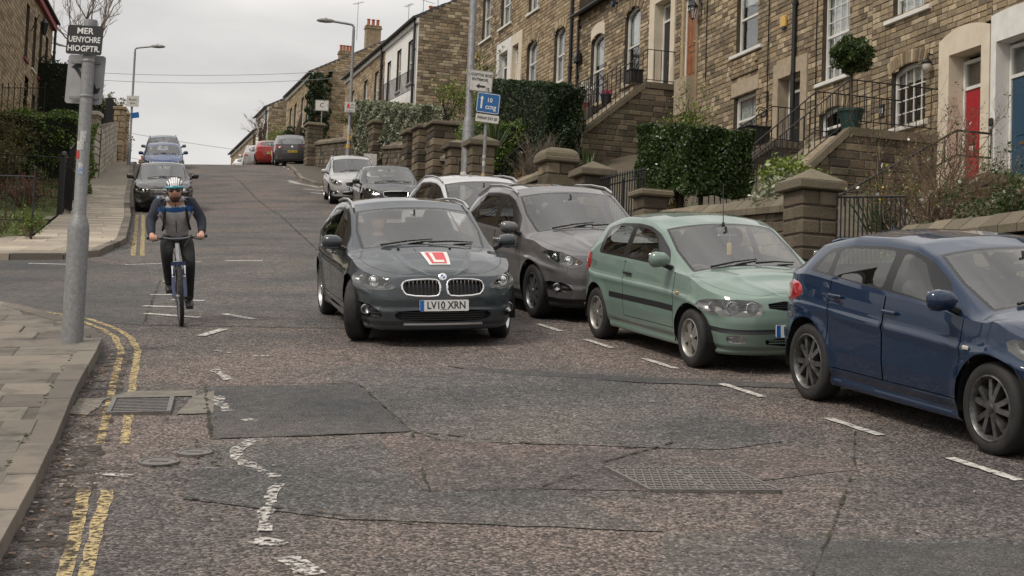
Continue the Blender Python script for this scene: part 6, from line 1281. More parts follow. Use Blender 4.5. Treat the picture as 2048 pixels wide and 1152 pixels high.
for dz in (-.18, .2): m = M(); m.box((x + .1, y - .12, 10.42 + dz), (.3, .03, .03)); t.part('bracket', m, galv)
x, y = -.80, 38.0; zb = gz(x, y) + .12; t = T('sign_post', 'thin grey post with the blue direction sign', 'sign post', (x, y, zb)); m = M(); m.tube([(x, y, zb - .1), (x + .03, y, zb + 3.4)], .042, 10); t.part('post', m, galv)
o, Mx = plate(t, 'blue_sign', (x + .06, y - .07, 9.42), .56, .49, blue_sign, rad(8), rad(-4), .04, border=(.012, wtxt)); flat(o, Mx, [(-.18, -.14), (-.14, -.14), (-.14, .1), (-.11, .09), (-.16, .17), (-.21, .09), (-.18, .1)], wtxt, 'arrow'); words(o, Mx, '10', .03, .07, .15, wtxt, .9, .002); words(o, Mx, 'ccng', .07, -.09, .17, wtxt, .85, .002)
o, Mx = plate(t, 'lower_plate', (x + .05, y - .07, 9.05), .56, .19, white_sign, rad(8), rad(-4), .015); words(o, Mx, 'PAPAP DO 20', 0, 0, .095, ink, .85, .002)
for z0, z1, k in ((1.5, 1.62, 0), (1.2, 1.32, 3), (1.05, 1.15, 1), (.8, .95, 0), (1.7, 1.76, 0)): sticker(t, x + .012, y, .043, zb + z0, zb + z1, -2.7, -.6, stk_m[k] if k < 3 else alarm_y)
q = T('street_plate', 'small white notice at the foot of the far wall', 'notice', (-5.6, 60.6, gz(-5.6, 60.6) + .8)); plate(q, 'plate', (-5.6, 60.6, gz(-5.6, 60.6) + 1.3), .5, .45, white_sign, rad(10)); m = M(); m.bar((-5.6, 60.63, gz(-5.6, 60.6)), (-5.6, 60.63, gz(-5.6, 60.6) + 1.1), .025); q.part('stake', m, galv)
x, y = -10.7, 86; q = T('street_plate', 'white roundabout sign beyond the far grey car', 'sign', (x, y, gz(x, y))); o, Mx = plate(q, 'plate', (x, y, gz(x, y) + 3.3), .75, .6, white_sign, 0, 0, .03, border=(.02, ink)); words(o, Mx, 'C', 0, 0, .35, ink); m = M(); m.bar((x, y + .05, gz(x, y)), (x, y + .05, gz(x, y) + 3.6), .03); q.part('post', m, galv)
# overhead wires
def wire(a, b, sag, lab):
    a, b = Vector(a), Vector(b); m = M(); m.tube([a.lerp(b, i / 16) - Vector((0, 0, sag * 4 * (i / 16) * (1 - i / 16))) for i in range(17)], .013, 4); single('overhead_wire', m, galv, lab, 'wire', tuple(a), group='overhead telephone wires')
wire((-14, 44, 17.5), (-4.5, 80, 22.5), .3, 'upper wire running to the white house chimney'); wire((-12.0, 44, 18.0), (-3.5, 79, 22.8), .3, 'second wire running to the white house chimney')
wire((-34, 90, 20.8), (-9, 95, 22.2), .7, 'slack wire crossing the sky at mid height'); wire((-34, 90.5, 20.6), (-9, 96, 22.0), .8, 'slack wire just below the one at mid height'); wire((-32, 92, 18.8), (-14, 115, 19.6), .4, 'lower wire crossing above the parked cars'); wire((-32, 94, 17.6), (-15, 118, 18.3), .4, 'lowest wire crossing above the parked cars')
# ================================================================ CARS
def catmull(P_, n=14):
    P_ = [np.array(p, float) for p in P_]; P_ = [2 * P_[0] - P_[1]] + P_ + [2 * P_[-1] - P_[-2]]; o = []
    for i in range(1, len(P_) - 2):
        for k in range(n):
            t = k / n; a, b, c, d = P_[i - 1:i + 3]; o.append(.5 * ((2 * b) + (c - a) * t + (2 * a - 5 * b + 4 * c - d) * t * t + (3 * b - a - 3 * c + d) * t ** 3))
    o.append(P_[-2]); return np.array(o)
def smooth_tab(pts, rnd=.06):             # piecewise linear profile with slightly rounded corners
    pts = sorted(pts); xs = np.array([p[0] for p in pts]); zs = np.array([p[1] for p in pts]); X = np.linspace(xs[0], xs[-1], 700); Z = np.interp(X, xs, zs); k = max(1, int(rnd / (X[1] - X[0]))); ker = np.hanning(2 * k + 3)[1:-1]; ker /= ker.sum()
    Zp = np.concatenate([2 * Z[0] - Z[len(ker):0:-1], Z, 2 * Z[-1] - Z[-2:-len(ker) - 2:-1]]); Zs = np.convolve(Zp, ker, 'same')[len(ker):-len(ker)]; return lambda x: np.interp(x, X, Zs)
def sst(a, b, x): t = np.clip((x - a) / (b - a), 0, 1); return t * t * (3 - 2 * t)
def inpoly(P_, poly):
    x, y = P_[:, 0], P_[:, 1]; r = np.zeros(len(P_), bool); n = len(poly); j = n - 1
    for i in range(n):
        xi, yi = poly[i]; xj, yj = poly[j]; c = ((yi > y) != (yj > y)) & (x < (xj - xi) * (y - yi) / (yj - yi + 1e-15) + xi); r ^= c; j = i
    return r
def inset(poly, d):                       # shrink a polygon by d
    n = len(poly); A = sum(poly[i][0] * poly[(i + 1) % n][1] - poly[(i + 1) % n][0] * poly[i][1] for i in range(n)); sg = 1 if A > 0 else -1; o = []
    for i in range(n):
        a, b, c = Vector(poly[i - 1]), Vector(poly[i]), Vector(poly[(i + 1) % n]); u, v = (b - a).normalized(), (c - b).normalized(); n1, n2 = Vector((-u.y, u.x)) * sg, Vector((-v.y, v.x)) * sg; k = n1 + n2; k = k / max(.35, 1 + n1.dot(n2)); o.append(tuple(b + k * d))
    return o
def roundp(poly, it=2):
    for _ in range(it):
        n = len(poly); poly = [q for i in range(n) for q in ((.75 * poly[i][0] + .25 * poly[(i + 1) % n][0], .75 * poly[i][1] + .25 * poly[(i + 1) % n][1]), (.25 * poly[i][0] + .75 * poly[(i + 1) % n][0], .25 * poly[i][1] + .75 * poly[(i + 1) % n][1]))]
    return poly
def fillet(poly, r, k=3):
    o = []; n = len(poly)
    for i in range(n):
        a, b, c = Vector(poly[i - 1]), Vector(poly[i]), Vector(poly[(i + 1) % n]); p = b + (a - b).normalized() * min(r, (a - b).length * .4); q = b + (c - b).normalized() * min(r, (c - b).length * .4)
        for j in range(k + 1): u = j / k; o.append(tuple(p * (1 - u) ** 2 + b * 2 * u * (1 - u) + q * u * u))
    return o
def dens(poly, d=.06):
    o = []; n = len(poly)
    for i in range(n):
        a, b = Vector(poly[i]), Vector(poly[(i + 1) % n]); k = max(1, int((b - a).length / d)); o += [tuple(a.lerp(b, j / k)) for j in range(k)]
    return o
class Surf:
    def __init__(s, S):
        s.S = S; C = catmull(S['rim'], 16); d = np.concatenate([[0], np.cumsum(np.hypot(*(np.diff(C[:, :2], axis=0).T)))]); s.L = d[-1]; s.d = d; s.C = C
        tx = np.gradient(C[:, 0], d); ty = np.gradient(C[:, 1], d); l = np.hypot(tx, ty); s.nx, s.ny = ty / l, -tx / l; s.ny = np.maximum(s.ny, 0); s.ny[0] = 0; s.ny[-1] = 0; s.nx[0] = 1; s.nx[-1] = -1
        s.zc = smooth_tab(S['zc'], S.get('rnd', .07)); s.zr = smooth_tab(S['zrail'], .06); s.kr = smooth_tab(S['krail'], .08)
        s.pf = [np.array(p, float).T for p in (S['pf'], S['ps'], S['pr'])]; s.z0 = S['z0']
        imax = int(np.argmax(C[:, 1])); s.imax = imax; s.TR = .62; s.UW = .9
        s.arch = [(S['axf'], S['rw'], S['ra']), (S['axr'], S['rw'], S['ra'])]
    def sx(s, x): return float(np.interp(-x, -s.C[:, 0], s.d))
    def sy(s, y, rear=False):
        yk = .86 * s.C[s.imax, 1]; ex = max(0, y - yk) * 2.6; y = min(y, yk)
        if not rear: i = s.imax; return float(np.interp(y, s.C[:i + 1, 1], s.d[:i + 1])) + ex
        c = s.C[s.imax:, 1][::-1]; return float(np.interp(y, c, s.d[s.imax:][::-1])) - ex
    def rimz(s, a): return np.interp(a, s.d, s.C[:, 2])
    def z0s(s, a): return np.full_like(np.asarray(a, float), s.z0)
    def zn(s, a, z): a = abs(a); return float((z - s.z0) / (s.rimz(a) - s.z0))
    def tub(s, S_, Z_, off=0):
        S_ = np.asarray(S_, float); Z_ = np.asarray(Z_, float); a = np.clip(np.abs(S_), 0, s.L); sg = np.where(S_ < 0, -1., 1.)
        x, y, z = (np.interp(a, s.d, s.C[:, i]) for i in range(3)); nx, ny = np.interp(a, s.d, s.nx), np.interp(a, s.d, s.ny)
        wf, wr = sst(.30, .85, nx), sst(.30, .85, -nx); zn = np.clip(Z_, 0, 1); o = np.zeros_like(a)
        for w_, (zz, oo) in zip((wf, 1 - wf - wr, wr), s.pf): o += w_ * np.interp(zn, zz, oo)
        zz = s.z0 + (z - s.z0) * Z_
        for (cx, cz, R_) in s.arch: r = np.hypot(x - cx, zz - cz); o += s.S.get('flare', .022) * np.exp(-((r - R_) / .055) ** 2) * (ny > .5)
        o = o + off; return np.stack([x + nx * o, (y + ny * o) * sg, zz], -1)
    def top(s, S_, Q_, off=0):
        a = np.clip(np.asarray(S_, float), 0, s.L); t = np.asarray(Q_, float) / s.UW; T_ = s.TR; at = np.minimum(np.abs(t), 1); x, yr, zr = (np.interp(a, s.d, s.C[:, i]) for i in range(3))
        k = s.kr(x); zc = s.zc(x); zl = s.zr(x); e = np.minimum(1, yr / .5) ; zc = zr + (zc - zr) * sst(0, 1, e) if True else zc; zl = zr + (zl - zr) * e
        tau = np.clip((at - T_) / (1 - T_), 0, 1); inn = at < T_; u = at / T_
        y = np.where(inn, k * u, k + (1 - k) * tau + .012 * 4 * tau * (1 - tau)) * yr; z = np.where(inn, zc - (zc - zl) * u ** 2.1, zl + (zr - zl) * tau)
        z = z + .013 * np.exp(-((at - .42) / .05) ** 2) * sst(s.S['xcowl'] + .05, s.S['xcowl'] + .3, x) * e; return np.stack([x, y * np.sign(t), z + off], -1)
    def fn(s, which): return s.tub if which == 'tub' else s.top
    def normals(s, which, P_):
        f = s.fn(which); e = .012; lim = s.UW if which == 'top' else 1
        lo = lambda v, l_, h_: np.clip(v, l_, h_); A, B = P_[:, 0], P_[:, 1]; sl, sh = (-s.L, s.L) if which == 'tub' else (0, s.L); bl, bh = (0, 1) if which == 'tub' else (-lim, lim)
        du = f(lo(A + e, sl, sh), B) - f(lo(A - e, sl, sh), B); dv = f(A, lo(B + e, bl, bh)) - f(A, lo(B - e, bl, bh)); n = np.cross(du, dv)
        if which == 'tub': n = n * np.where(A < 0, -1, 1)[:, None] * 1.0; ref = f(A, B, .05) - f(A, B); n *= np.where((n * ref).sum(1) < 0, -1, 1)[:, None]
        else: n *= np.where(n[:, 2] < 0, -1, 1)[:, None]
        l = np.linalg.norm(n, axis=1, keepdims=True); l[l < 1e-12] = 1; return n / l
    def mesh(s, which, regs, step):
        """regs: list of (name, polygon in domain, gap) in priority order; returns name -> (verts, faces, normals); None name = hole"""
        a0, a1 = (-s.L, s.L) if which == 'tub' else (0, s.L); b0, b1 = (0, 1) if which == 'tub' else (-s.UW, s.UW); nb = max(6, int((b1 - b0) * (.75 if which == 'tub' else 1) / step)); na = int((a1 - a0) / step)
        pts = [(a, b) for a in np.linspace(a0, a1, na + 1) for b in np.linspace(b0, b1, nb + 1)]; ed = []
        if which == 'top': pts += [(a, b) for a in (.0, ) for b in (0,)]
        if which == 'top':
            for q in (-s.TR * s.UW, s.TR * s.UW): pts += [(a, q) for a in np.linspace(a0, a1, na + 1)]
        polys = []
        for (nm, pg, gap) in regs:
            pg = dens([(min(max(p[0], a0 - .2), a1 + .2), p[1]) for p in pg], step); lst = [pg] if not gap else [inset(pg, gap), pg]; polys.append((nm, lst, gap))
            for g_ in lst: b = len(pts); pts += g_; ed += [(b + i, b + (i + 1) % len(g_)) for i in range(len(g_))]
        R_ = geometry.delaunay_2d_cdt([Vector(p) for p in pts], ed, [], 0, 1e-5); P_ = np.array([tuple(v) for v in R_[0]]); F_ = np.array([f for f in R_[2] if len(f) == 3]); ce = P_[F_].mean(1)
        ok = (ce[:, 0] > a0) & (ce[:, 0] < a1) & (ce[:, 1] > b0) & (ce[:, 1] < b1); lab = np.full(len(F_), -1); lab[~ok] = -2
        for i, (nm, lst, gap) in enumerate(polys):
            i0 = inpoly(ce, lst[0]) & (lab == -1); lab[i0] = i if nm else -2
            if gap: i1 = inpoly(ce, lst[1]) & (lab == -1); lab[i1] = -2
        Pc = P_.copy(); Pc[:, 0] = np.clip(Pc[:, 0], a0, a1); Pc[:, 1] = np.clip(Pc[:, 1], b0, b1); X = s.fn(which)(Pc[:, 0], Pc[:, 1]); Nn = s.normals(which, Pc); out = {}
        for i in [-1] + list(range(len(polys))):
            nm = 'body' if i < 0 else polys[i][0]
            if not nm: continue
            F = F_[lab == i]
            if not len(F): continue
            u, inv = np.unique(F, return_inverse=True); F = inv.reshape(-1, 3); v = X[u]; n = Nn[u]; fn_ = np.cross(v[F[:, 1]] - v[F[:, 0]], v[F[:, 2]] - v[F[:, 0]]); fl = (fn_ * n[F[:, 0]]).sum(1) < 0; F[fl] = F[fl][:, ::-1]; out.setdefault(nm, []).append((v, F, n))
        return out
def nmesh(name, lst, mat):
    v = np.concatenate([a[0] for a in lst]); n = np.concatenate([a[2] for a in lst]); F = []; b = 0
    for a in lst: F.append(a[1] + b); b += len(a[0])
    F = np.concatenate(F); me = bpy.data.meshes.new(name); me.from_pydata(v.tolist(), [], F.tolist()); me.polygons.foreach_set('use_smooth', [True] * len(F)); me.update(); me.normals_split_custom_set_from_vertices(n.tolist()); me.materials.append(mat); return me
def paint(name, c, metal=.45, rough=.34, dirt=.25):
    metal *= .35; rough = .5
    d = tuple(lerp(v, k, dirt) for v, k in zip(c, (.12, .11, .09))); return pm(name, c, d, ns=1.3, rough=rough, metal=metal, coat=1, crough=.015, spec=.12)
car_glass = glass_mat('windscreen_glass', (.9, .93, .92), .08); side_glass = glass_mat('side_window_glass', (.78, .82, .81), .06); lens_glass = glass_mat('lamp_lens', (.93, .95, .95), .06); priv_glass = glass_mat('privacy_glass', (.16, .17, .18), .16)
trim_m = pm('trim_black_gloss', (.012, .012, .013), rough=.25); seat_m = pm('seat_cloth', (.05, .05, .053), (.08, .08, .083), ns=20, rough=.9); dash_m = pm('dashboard', (.06, .06, .062), rough=.7); amber = pm('amber_lens', (.5, .2, .06), rough=.2, coat=1); red_lens = pm('red_lens', (.35, .012, .018), rough=.15, coat=1); refl_m = pm('lamp_reflector', (.42, .42, .43), rough=.22, metal=.9); dark_refl = pm('lamp_inner_dark', (.24, .23, .22), rough=.3, metal=.6); hl_m = pm('headlining', (.5, .49, .47), rough=.9); under_m = pm('underbody', (.008, .008, .008), rough=1)
plate_w = pm('plate_white', (.72, .72, .70), rough=.35); plate_y = pm('plate_yellow', (.75, .5, .04), rough=.35); plate_b = pm('plate_blue', (.01, .12, .42), rough=.35); L_red = pm('learner_red', (.55, .05, .06), rough=.4); metal_dark = pm('radiator', (.05, .05, .052), rough=.5, metal=.6)

def wheel_meshes(r, rim, style, wd=.205):
    """tyre, rim and spokes around +y (outer face at +y)"""
    k = M(); o = wd / 2; k.lathe([(rim, -o), (rim + .02, -o), (r - .035, -o * .98), (r - .012, -o * .85), (r, -o * .6), (r, o * .6), (r - .012, o * .85), (r - .035, o * .98), (rim + .02, o), (rim, o * .93)], axis='y', n=44)
    for i in (-.35, 0, .35): k.lathe([(r + .0005, o * i - .006), (r - .006, o * i), (r + .0005, o * i + .006)], axis='y', n=44)
    ty = k.mesh('tyre', smooth=40); ty.materials.append(rubber)
    k = M(); k.lathe([(rim * .9, -o), (rim * .93, o * .3), (rim * .97, o * .8), (rim + .003, o * .9), (rim - .012, o * .96), (rim - .03, o * .75), (rim * .88, -o * .6)], axis='y', n=44); bar = k.mesh('rim', smooth=50)
    k = M(); n = style['n']; w0, w1 = style.get('w', (.05, .035)); y0 = o * .62; tw = style.get('twin', 0)
    for i in range(n):
        a = 2 * math.pi * i / n + style.get('a', .3)
        for sg in ((-1, 1) if tw else (0,)):
            aa, ab = a + sg * tw * .35, a + sg * tw; u0, u1 = Vector((math.cos(aa), 0, math.sin(aa))), Vector((math.cos(ab), 0, math.sin(ab))); p, q = u0 * rim * .16, u1 * (rim - .015); d = (q - p).normalized(); e = Vector((-d.z, 0, d.x)); yy = [y0 + .012, y0 - .012]
            vs = [p - e * w0 + Vector((0, y0 + .02, 0)), p + e * w0 + Vector((0, y0 + .02, 0)), q + e * w1 + Vector((0, y0 + .005, 0)), q - e * w1 + Vector((0, y0 + .005, 0)), p - e * w0 + Vector((0, y0 - .04, 0)), p + e * w0 + Vector((0, y0 - .04, 0)), q + e * w1 + Vector((0, y0 - .05, 0)), q - e * w1 + Vector((0, y0 - .05, 0))]
            k.add(vs, [(3, 2, 1, 0), (0, 1, 5, 4), (1, 2, 6, 5), (2, 3, 7, 6), (3, 0, 4, 7)])
    k.lathe([(0, y0 + .03), (.03, y0 + .028), (.034, y0 + .02), (rim * .26, y0 + .012), (rim * .27, y0 - .05)], axis='y', n=20); sp = k.mesh('spokes', smooth=35)
    k = M(); k.lathe([(0, -.0), (rim * .62, .0), (rim * .62, -.02), (0, -.02)], axis='y', n=28); di = k.mesh('brake_disc'); di.materials.append(pm('brake_disc', (.05, .047, .045), rough=.6, metal=.5) if 'brake_disc' not in bpy.data.materials else bpy.data.materials['brake_disc'])
    k = M(); k.lathe([(0, -o * .7), (rim * .92, -o * .7)], axis='y', n=24); bk = k.mesh('spoke_gap_disc'); bk.materials.append(under_m)  # black disc added behind the spokes so their gaps look shaded
    bar.materials.append(style['mat']); sp.materials.append(style['mat']); return ty, bar, sp, di, bk

def make_car(S, label, x, y, fwd, group='cars in the street', detail=2, steer=0, up=0, roll=0):
    sf = Surf(S); A, B = {}, {}; fr = road_frame(x, y, fwd, .0) @ Matrix.Translation((0, 0, up)) @ Matrix.Rotation(roll, 4, 'X'); t = T('car', label, 'car', (0, 0, 0), fr, group); P_ = S['paint']; step = {2: .05, 1: .085, 0: .14}[detail]
    zn, sx, sy = sf.zn, sf.sx, sf.sy
    def side(poly, sg): return [(sg * sx(px), zn(sx(px), pz)) for px, pz in poly]             # (x,z) polygon on a flank
    def front(poly, rear=False):
        o = []
        for py, pz in poly: a = sy(abs(py), rear); a = a if py >= 0 else -a; o.append((a, zn(a, pz)))
        if rear: o = [(sf.L - (sf.L - p[0]) if p[0] >= 0 else p[0], p[1]) for p in o]
        return o
    def mir(poly): return [(-p[0], p[1]) for p in poly]
    tub = []; top = []; mats = {'body': P_}
    # wheel arches
    for cx, R_ in ((S['axf'], S['ra']), (S['axr'], S['ra'])):
        for sg in (1, -1): tub.append((None, side([(cx + R_ * math.cos(a), S['rw'] + R_ * math.sin(a)) for a in np.linspace(-.6, math.pi + .6, 30)] + [(cx - R_ * .8, -.3), (cx + R_ * .8, -.3)], sg), 0))
    for nm, pg, kw in S.get('front', []):                               # front features given in (y,z), mirrored when not centred
        pg = roundp(pg, kw.get('round', 1)); 
        for q in ([pg] if kw.get('c') else [pg, mir(pg)]): tub.append((nm if not kw.get('hole') else None, front(q, kw.get('rear', False)), kw.get('gap', 0)))
        if kw.get('mat'): mats[nm] = kw['mat']
    for nm, pg, kw in S.get('sidef', []):
        pg = roundp(pg, kw.get('round', 0))
        for sg in (1, -1): tub.append((nm if kw.get('mat') or kw.get('part') else None, side(pg, sg), kw.get('gap', 0)))
        if kw.get('mat'): mats[nm] = kw['mat']
    U = sf.UW; TP = lambda poly: [(sx(px), q * U) for px, q in poly]
    xc, xh, xr, xt = S['xcowl'], S['xhead'], S['xrear'], S['xtail']
    ws = [(xc, -.54), (xc + .05, 0), (xc, .54), (lerp(xc, xh, .5), .575), (xh, .555), (xh + .02, 0), (xh, -.555), (lerp(xc, xh, .5), -.575)]
    top.append(('windscreen', TP(ws), 0)); top.append(('windscreen_seal', [(p[0] + (-.03 if i in (0, 1, 2) else .03 if i in (4, 5, 6) else 0), p[1] * 1.045) for i, p in enumerate(TP(ws))], 0)); mats['windscreen'] = car_glass; mats['windscreen_seal'] = trim_m
    rw_ = [(xr, -.52), (xr, .52), (xt, .50), (xt, -.50)]; top.append(('rear_window', roundp(TP(rw_), 1), 0)); top.append(('rear_seal', roundp(TP([(xr + .03, -.56), (xr + .03, .56), (xt - .02, .54), (xt - .02, -.54)]), 1), 0)); mats['rear_window'] = priv_glass if S.get('priv') else side_glass; mats['rear_seal'] = trim_m
    for i, (pg, gm_) in enumerate(S['side_windows']):
        for sg in (1, -1): top.append(('side_window', fillet([(sx(px), sg * q * U) for px, q in pg], .045), 0))
        mats['side_window'] = side_glass
    for sg in (1, -1): top.append(('window_frame', fillet([(sx(px), sg * q * U) for px, q in S['window_band']], .08), 0))
    mats['window_frame'] = trim_m
    top.append(('bonnet', TP(S['bonnet']), .006)); mats['bonnet'] = P_
    A = sf.mesh('tub', tub, step); B = sf.mesh('top', top, step)
    ob = {}
    ob['body'] = mobj('body', nmesh('body', A.pop('body') + B.pop('body'), P_), None, t.o)
    for d_ in (A, B):
        for nm, lst in d_.items():
            for one in ([lst] if nm in ('bonnet',) else [[q] for q in lst]): o = mobj(nm, nmesh(nm, one, mats.get(nm, P_)), None, t.o); ob.setdefault(nm, []).append(o)
    # black inner shell added to block light at the gaps, underbody, wheel wells
    m = M(); ss = np.linspace(-sf.L, sf.L, 120); g0 = sf.tub(ss, np.full(120, .02), -.03); g1 = sf.tub(ss, np.full(120, .97), -.04); keep = []
    for i in range(119):
        xm = (g0[i][0] + g0[i + 1][0]) / 2
        if abs(g0[i][1]) > .4 and any(abs(xm - c_) < S['ra'] + .02 for c_ in (S['axf'], S['axr'])):
            zlo = max(S['rw'] + math.sqrt(max(0, (S['ra'] + .03) ** 2 - (xm - min((S['axf'], S['axr']), key=lambda c_: abs(c_ - xm))) ** 2)), g0[i][2])
        else: zlo = g0[i][2]
        a, b = g0[i].copy(), g0[i + 1].copy(); a[2] = b[2] = zlo
        if zlo < g1[i][2]: m.quad(a, b, g1[i + 1], g1[i])
    ou = [tuple(sf.tub([s_], [0.03], -.04)[0]) for s_ in np.linspace(-sf.L, sf.L, 60)[:-1]]; m.add([(p[0], p[1], S['z0'] + .01) for p in ou if abs(p[1]) < 9], [tuple(range(len(ou)))])
    m.bb((S['axr'] - .3, -.45, S['rw'] - .06), (S['axf'] + .2, .45, S['z0'] + .02)); t.part('light_block_shell', m, under_m)
    for cx in (S['axf'], S['axr']):
        for sg in (1, -1):
            m = M(); yo = S['hw'] - .02; R_ = S['ra'] + .012; m.lathe([(R_, yo - .38), (R_, yo - .02)], (cx, 0, S['rw']), 'y', 20, -.2, math.pi + .2)
            m.lathe([(0.0, yo - .38), (R_, yo - .38)], (cx, 0, S['rw']), 'y', 20, -.2, math.pi + .2)
            if sg < 0: m.v = [(v[0], -v[1], v[2]) for v in m.v]
            t.part('wheel_arch_liner', m, under_m)
    # wheels
    ty, ba, sp, di, bk = S['_wheel'] if '_wheel' in S else S.setdefault('_wheel', wheel_meshes(S['rw'], S['rimr'], S['style']))
    for cx in (S['axf'], S['axr']):
        for sg in (1, -1):
            w_ = bpy.data.objects.new('wheel', ty); w_.location = (cx, sg * (S['hw'] - .125), S['rw']); w_.rotation_euler = (0, rs.uniform(0, 1.2), 0); ang = (steer if cx > 0 else 0) + (0 if sg > 0 else math.pi)
            w_.matrix_basis = Matrix.Translation((cx, sg * (S['hw'] - .125), S['rw'])) @ Matrix.Rotation(ang, 4, 'Z') @ Matrix.Rotation(rs.uniform(0, 1.2), 4, 'Y'); link(w_, t.o)
            for nm, me in (('rim', ba), ('spokes', sp), ('brake_disc', di), ('spoke_gap_shade', bk)): link(bpy.data.objects.new(nm, me), w_)
    # interior
    zs = S['seat']; 
    if detail >= 1:
        m = M(); m.bb((S['axr'] + .2, -.62, S['z0'] + .05), (xc - .1, .62, S['z0'] + .12)); t.part('floor', m, dash_m)
        m = M(); zd = float(sf.zc(xc)) - .10; m.bev((xc - .18, 0, zd - .16), (.5, S['hw'] * 1.5, .3), .08); t.part('dashboard', m, dash_m)
        m = M(); xs_ = np.linspace(xh - .02, xr + .05, 8); qs = np.linspace(-.6 * U, .6 * U, 7); m.add([Vector(sf.top([sx(a)], [q], -.03)[0]) for a in xs_ for q in qs], [(i * 7 + j, i * 7 + j + 1, (i + 1) * 7 + j + 1, (i + 1) * 7 + j) for i in range(7) for j in range(6)]); t.part('headlining', m, hl_m, smooth=60)
        for sy_ in (-.36, .36):
            m = M(); c = Vector((S['xseat'], sy_, 0)); m.bev(c + Vector((0, 0, zs)), (.5, .5, .16), .05); m.bev(c + Vector((-.28, 0, zs + .34)), (.14, .48, .6), .06, Matrix.Rotation(-.22, 3, 'Y')); s_ = t.part('seat', m, seat_m, smooth=40); m = M(); m.bev(c + Vector((-.36, 0, zs + .74)), (.1, .27, .19), .045, Matrix.Rotation(-.15, 3, 'Y')); t.part('headrest', m, seat_m, s_, smooth=40)
        m = M(); m.bev((S['xseat'] - .85, 0, zs + .25), (.16, 1.2, .62), .06, Matrix.Rotation(-.25, 3, 'Y')); t.part('rear_bench', m, seat_m)
        m = M(); c = Vector((S['xseat'] + .42, -.36, zs + .34)); R_ = Matrix.Rotation(rad(62), 3, 'Y'); m.tube([c + R_ @ Vector((.18 * math.cos(a), .18 * math.sin(a), 0)) for a in np.linspace(0, 2 * math.pi, 25)], .016, 6); m.bar(c, c + R_ @ Vector((0, .18, 0)), .02); m.bar(c, c + R_ @ Vector((0, -.18, 0)), .02); m.bar(c, c + R_ @ Vector((0, 0, .3)), .03); t.part('steering_wheel', m, dash_m)
        m = M(); zz = float(sf.zc(xh)); m.bev((xh + .16, 0, zz - .13), (.03, .22, .07), .012); m.bar((xh + .15, 0, zz - .1), (xh + .12, 0, zz - .02), .012); t.part('rear_view_mirror', m, trim_m)
    # door mirrors
    for sg in (1, -1):
        xm = S['xmir']; zm = float(np.interp(sx(xm), sf.d, sf.C[:, 2])) + .02; y0 = float(np.interp(sx(xm), sf.d, sf.C[:, 1])); m = M(); rows = []; mw = S.get('mirw', .21)
        for k, (u, hw_, hh) in enumerate(((0, .05, .04), (.04, .075, .07), (.12, .085, .08), (mw - .03, .07, .072), (mw, .03, .04))): rows.append([(xm + .02 + hw_ * math.cos(a) * (.9 if math.cos(a) > 0 else .55) - u * .12, sg * (y0 + .03 + u), zm + .09 + hh * math.sin(a)) for a in np.linspace(0, 2 * math.pi, 13)[:-1]])
        m.add([q for w2 in rows for q in w2], [((i * 12 + j, i * 12 + (j + 1) % 12, (i + 1) * 12 + (j + 1) % 12, (i + 1) * 12 + j)[::sg]) for i in range(4) for j in range(12)] + [tuple(range(48, 60))[::sg], tuple(range(12))[::-sg]]); mo_ = t.part('door_mirror', m, P_ if not S.get('blackmirror') else trim_m, smooth=60)
        m = M(); m.tube([(xm, sg * (y0 - .03), zm), (xm, sg * (y0 + .06), zm + .04)], .03, 6); t.part('mirror_arm', m, trim_m, mo_); m = M(); m.bev((xm - .042, sg * (y0 + .03 + mw * .52), zm + .09), (.006, mw * .72, .115), .003); t.part('mirror_glass', m, chrome, mo_)
        if S.get('mirstrip'): m = M(); m.bev((xm + .06, sg * (y0 + .03 + mw * .55), zm + .03), (.06, mw * .75, .02), .006); t.part('mirror_strip', m, trim_m, mo_)
    def on(s_, z_, off=0): return Vector(sf.tub([s_], [zn(s_, z_)], off)[0])
    def tubeon(pts, r, name, mat, which='tub', closed=False, parent=None, n=6, off=.002):
        m = M(); pp = dens(pts, .04) if closed else [tuple(Vector(a).lerp(Vector(b), k / 6)) for a, b in zip(pts[:-1], pts[1:]) for k in range(6)] + [pts[-1]]
        f = sf.fn(which); Q = [Vector(f([p[0]], [p[1]], off)[0]) for p in pp]
        if closed: Q.append(Q[0])
        m.tube(Q, r, n); return t.part(name, m, mat, parent)
    # door handles
    for hx, hz in S.get('handles', []):
        for sg in (1, -1):
            s_ = sg * sx(hx); m = M(); c = on(s_, hz, .022); m.bev(c, (.19, .022, .032), .009); h_ = t.part('door_handle', m, S.get('handle_mat', P_)); m = M(); m.lathe([(0, .012), (.045, .004)], on(s_, hz - .003, -.008) , 'y', 12); t.part('handle_recess', m, trim_m, h_)
    # wipers
    for (u0, u1) in ((-.44, .1), (.05, .52)):
        a = Vector(sf.top([sx(xc) - .01], [u0 * U * .9])[0]) + Vector((.02, 0, .012)); b = Vector(sf.top([sx(xc) + .05], [u1 * U * .9])[0]) + Vector((0, 0, .014)); m = M(); m.tube([a, a.lerp(b, .5) + Vector((.01, 0, .012)), b], [.012, .009, .006], 6); t.part('wiper', m, trim_m)
    for sgn_ in S.get('rails', []):
        for sg in (1, -1): tubeon([(sx(px), sg * .60 * U) for px in np.linspace(xh - .05, xr + .05, 8)], .016, 'roof_rail', S.get('rail_mat', alu), 'top', off=.035)
